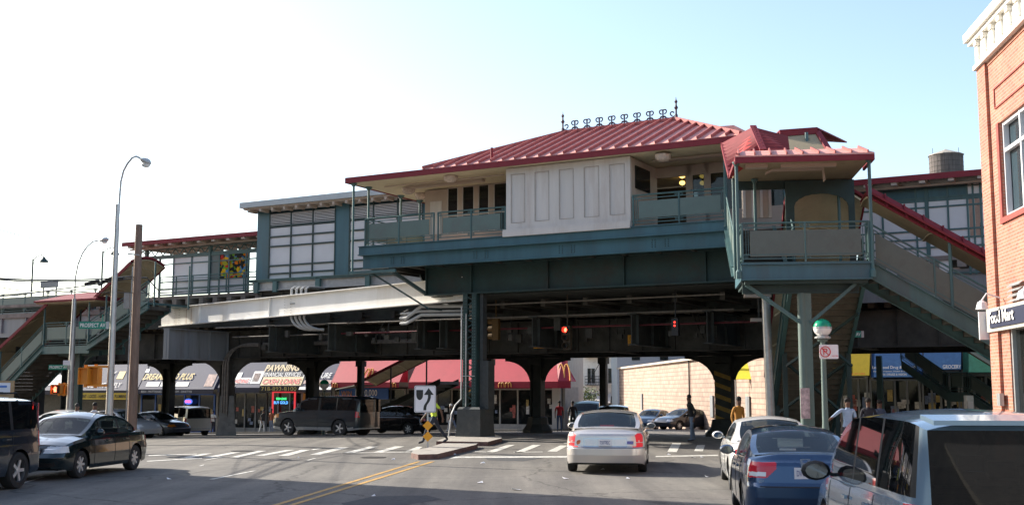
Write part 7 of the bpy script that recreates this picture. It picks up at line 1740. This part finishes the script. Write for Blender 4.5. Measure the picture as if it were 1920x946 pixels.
# facing: rotation 0 looks towards the camera, +90 deg towards +x
x, y = pp(1298, 827); person('man in black top and pale jeans standing in the crossing right of the silver sedan', x, y, R(-80), 1.78, 'stand', (.012, .012, .014), (.14, .18, .24), stride=.12, sleeves=True)
x, y = (1380-960)/F*37, 37; person('man in mustard shirt standing by the striped column', x, y, R(30), 1.76, 'stand', (.34, .15, .02), (.04, .04, .05), sleeves=True)
x, y = 33.5*(1583-960)/F, 33.5; person('man in pale blue shirt with one arm out beside the globe lamp post', x, y, R(0), 1.75, 'out', (.30, .40, .55), (.03, .03, .04), skin=SKIN)
x, y = 36*(1622-960)/F, 36; person('dark dressed person behind the man in the pale blue shirt', x, y, R(160), 1.72, 'stand', (.02, .02, .03), (.02, .02, .03), sleeves=True)
x, y = 37*(1642-960)/F, 37; person('person in slate blue top at the drug store door', x, y, R(20), 1.66, 'fold', (.08, .11, .18), (.02, .02, .03))
x, y = pp(812, 838); person('person in lime vest striding across behind the keep right sign', x, y+.6, R(-70), 1.80, 'stand', (.52, .66, .05), (.025, .03, .045), stride=.55, g=gz(x, y+.6)+.1)
x, y = at_v(22.5, 848); person('walker in black jacket and white cap striding near the restaurant door', x, y, R(-95), 1.75, 'stand', (.02, .02, .025), (.12, .16, .24), stride=.35, cap=(.7, .68, .62), sleeves=True)
x, y = at_v(24.9, 387); person('man in white shirt reaching one arm out by the bedding shop', x, y, R(0), 1.75, 'out', (.62, .62, .62), (.02, .025, .04))
x, y = at_v(24.9, 399); person('man in white tee shirt and arms folded next to the concrete column', x, y, R(-10), 1.73, 'fold', (.66, .64, .6), (.02, .02, .03))
x, y = at_v(24.9, 492); person('person in black top and striped trousers by the pawn shop window', x, y, R(60), 1.72, 'stand', (.03, .03, .03), (.35, .38, .42), stride=.2)
x, y = at_v(24.9, 509); person('person in rust coloured shirt and pale jeans left of the red framed door', x, y, R(-30), 1.76, 'stand', (.3, .1, .05), (.16, .2, .28))
x, y = (62-960)/F*29.5, 29.5; person('person in black jacket with red trim walking between the left parked cars', x, y, R(120), 1.72, 'stand', (.02, .02, .025), (.03, .03, .04), skin=SKIN2, sleeves=True)
x, y = (150-960)/F*42, 42; person('person in white shirt and dark cap beyond the dark green sedan roof, left one', x, y, R(90), 1.62, 'stand', (.6, .6, .62), (.04, .04, .05), cap=(.03, .03, .03))
x, y = (183-960)/F*42, 42; person('person in a white shirt between the lamp pole and the dark green sedan', x, y, R(80), 1.64, 'stand', (.66, .66, .68), (.04, .04, .05))
x, y = (1048-960)/F*66, 66; person('person in red shirt at the restaurant corner', x, y, R(0), 1.72, 'stand', (.35, .02, .03), (.05, .08, .15))
x, y = (1073-960)/F*64, 64; person('person in dark coat walking away near the restaurant corner', x, y, R(180), 1.68, 'stand', (.03, .02, .02), (.03, .03, .03), stride=.2, sleeves=True)

# ------------------------------------------------------------------ small litter on the road
lt_ = MB(); rn = random.Random(11)
for px, py in ((1178, 897), (1300, 858), (1316, 857), (905, 868), (1060, 897), (737, 861), (850, 852), (1325, 894), (968, 918), (317, 898), (700, 930), (560, 858), (1130, 880), (900, 905), (1255, 852)):
    X, Y = gp(px, py); z = gz(X, Y)+.012; a = rn.uniform(0, 3); s = rn.uniform(.04, .10); d = V(math.cos(a), math.sin(a), 0)*s; e2 = V(-d.y, d.x, 0)*.6; c = V(X, Y, z)
    lt_.slab([c-d-e2, c+d-e2*.5, c+d*.8+e2+V(0, 0, .03), c-d*.7+e2], V(0, 0, .006))
tag(lt_.build('road_litter', WHITEP), label='scraps of white litter scattered over the road', cat='litter', kind='stuff')
bpy.context.view_layer.update()
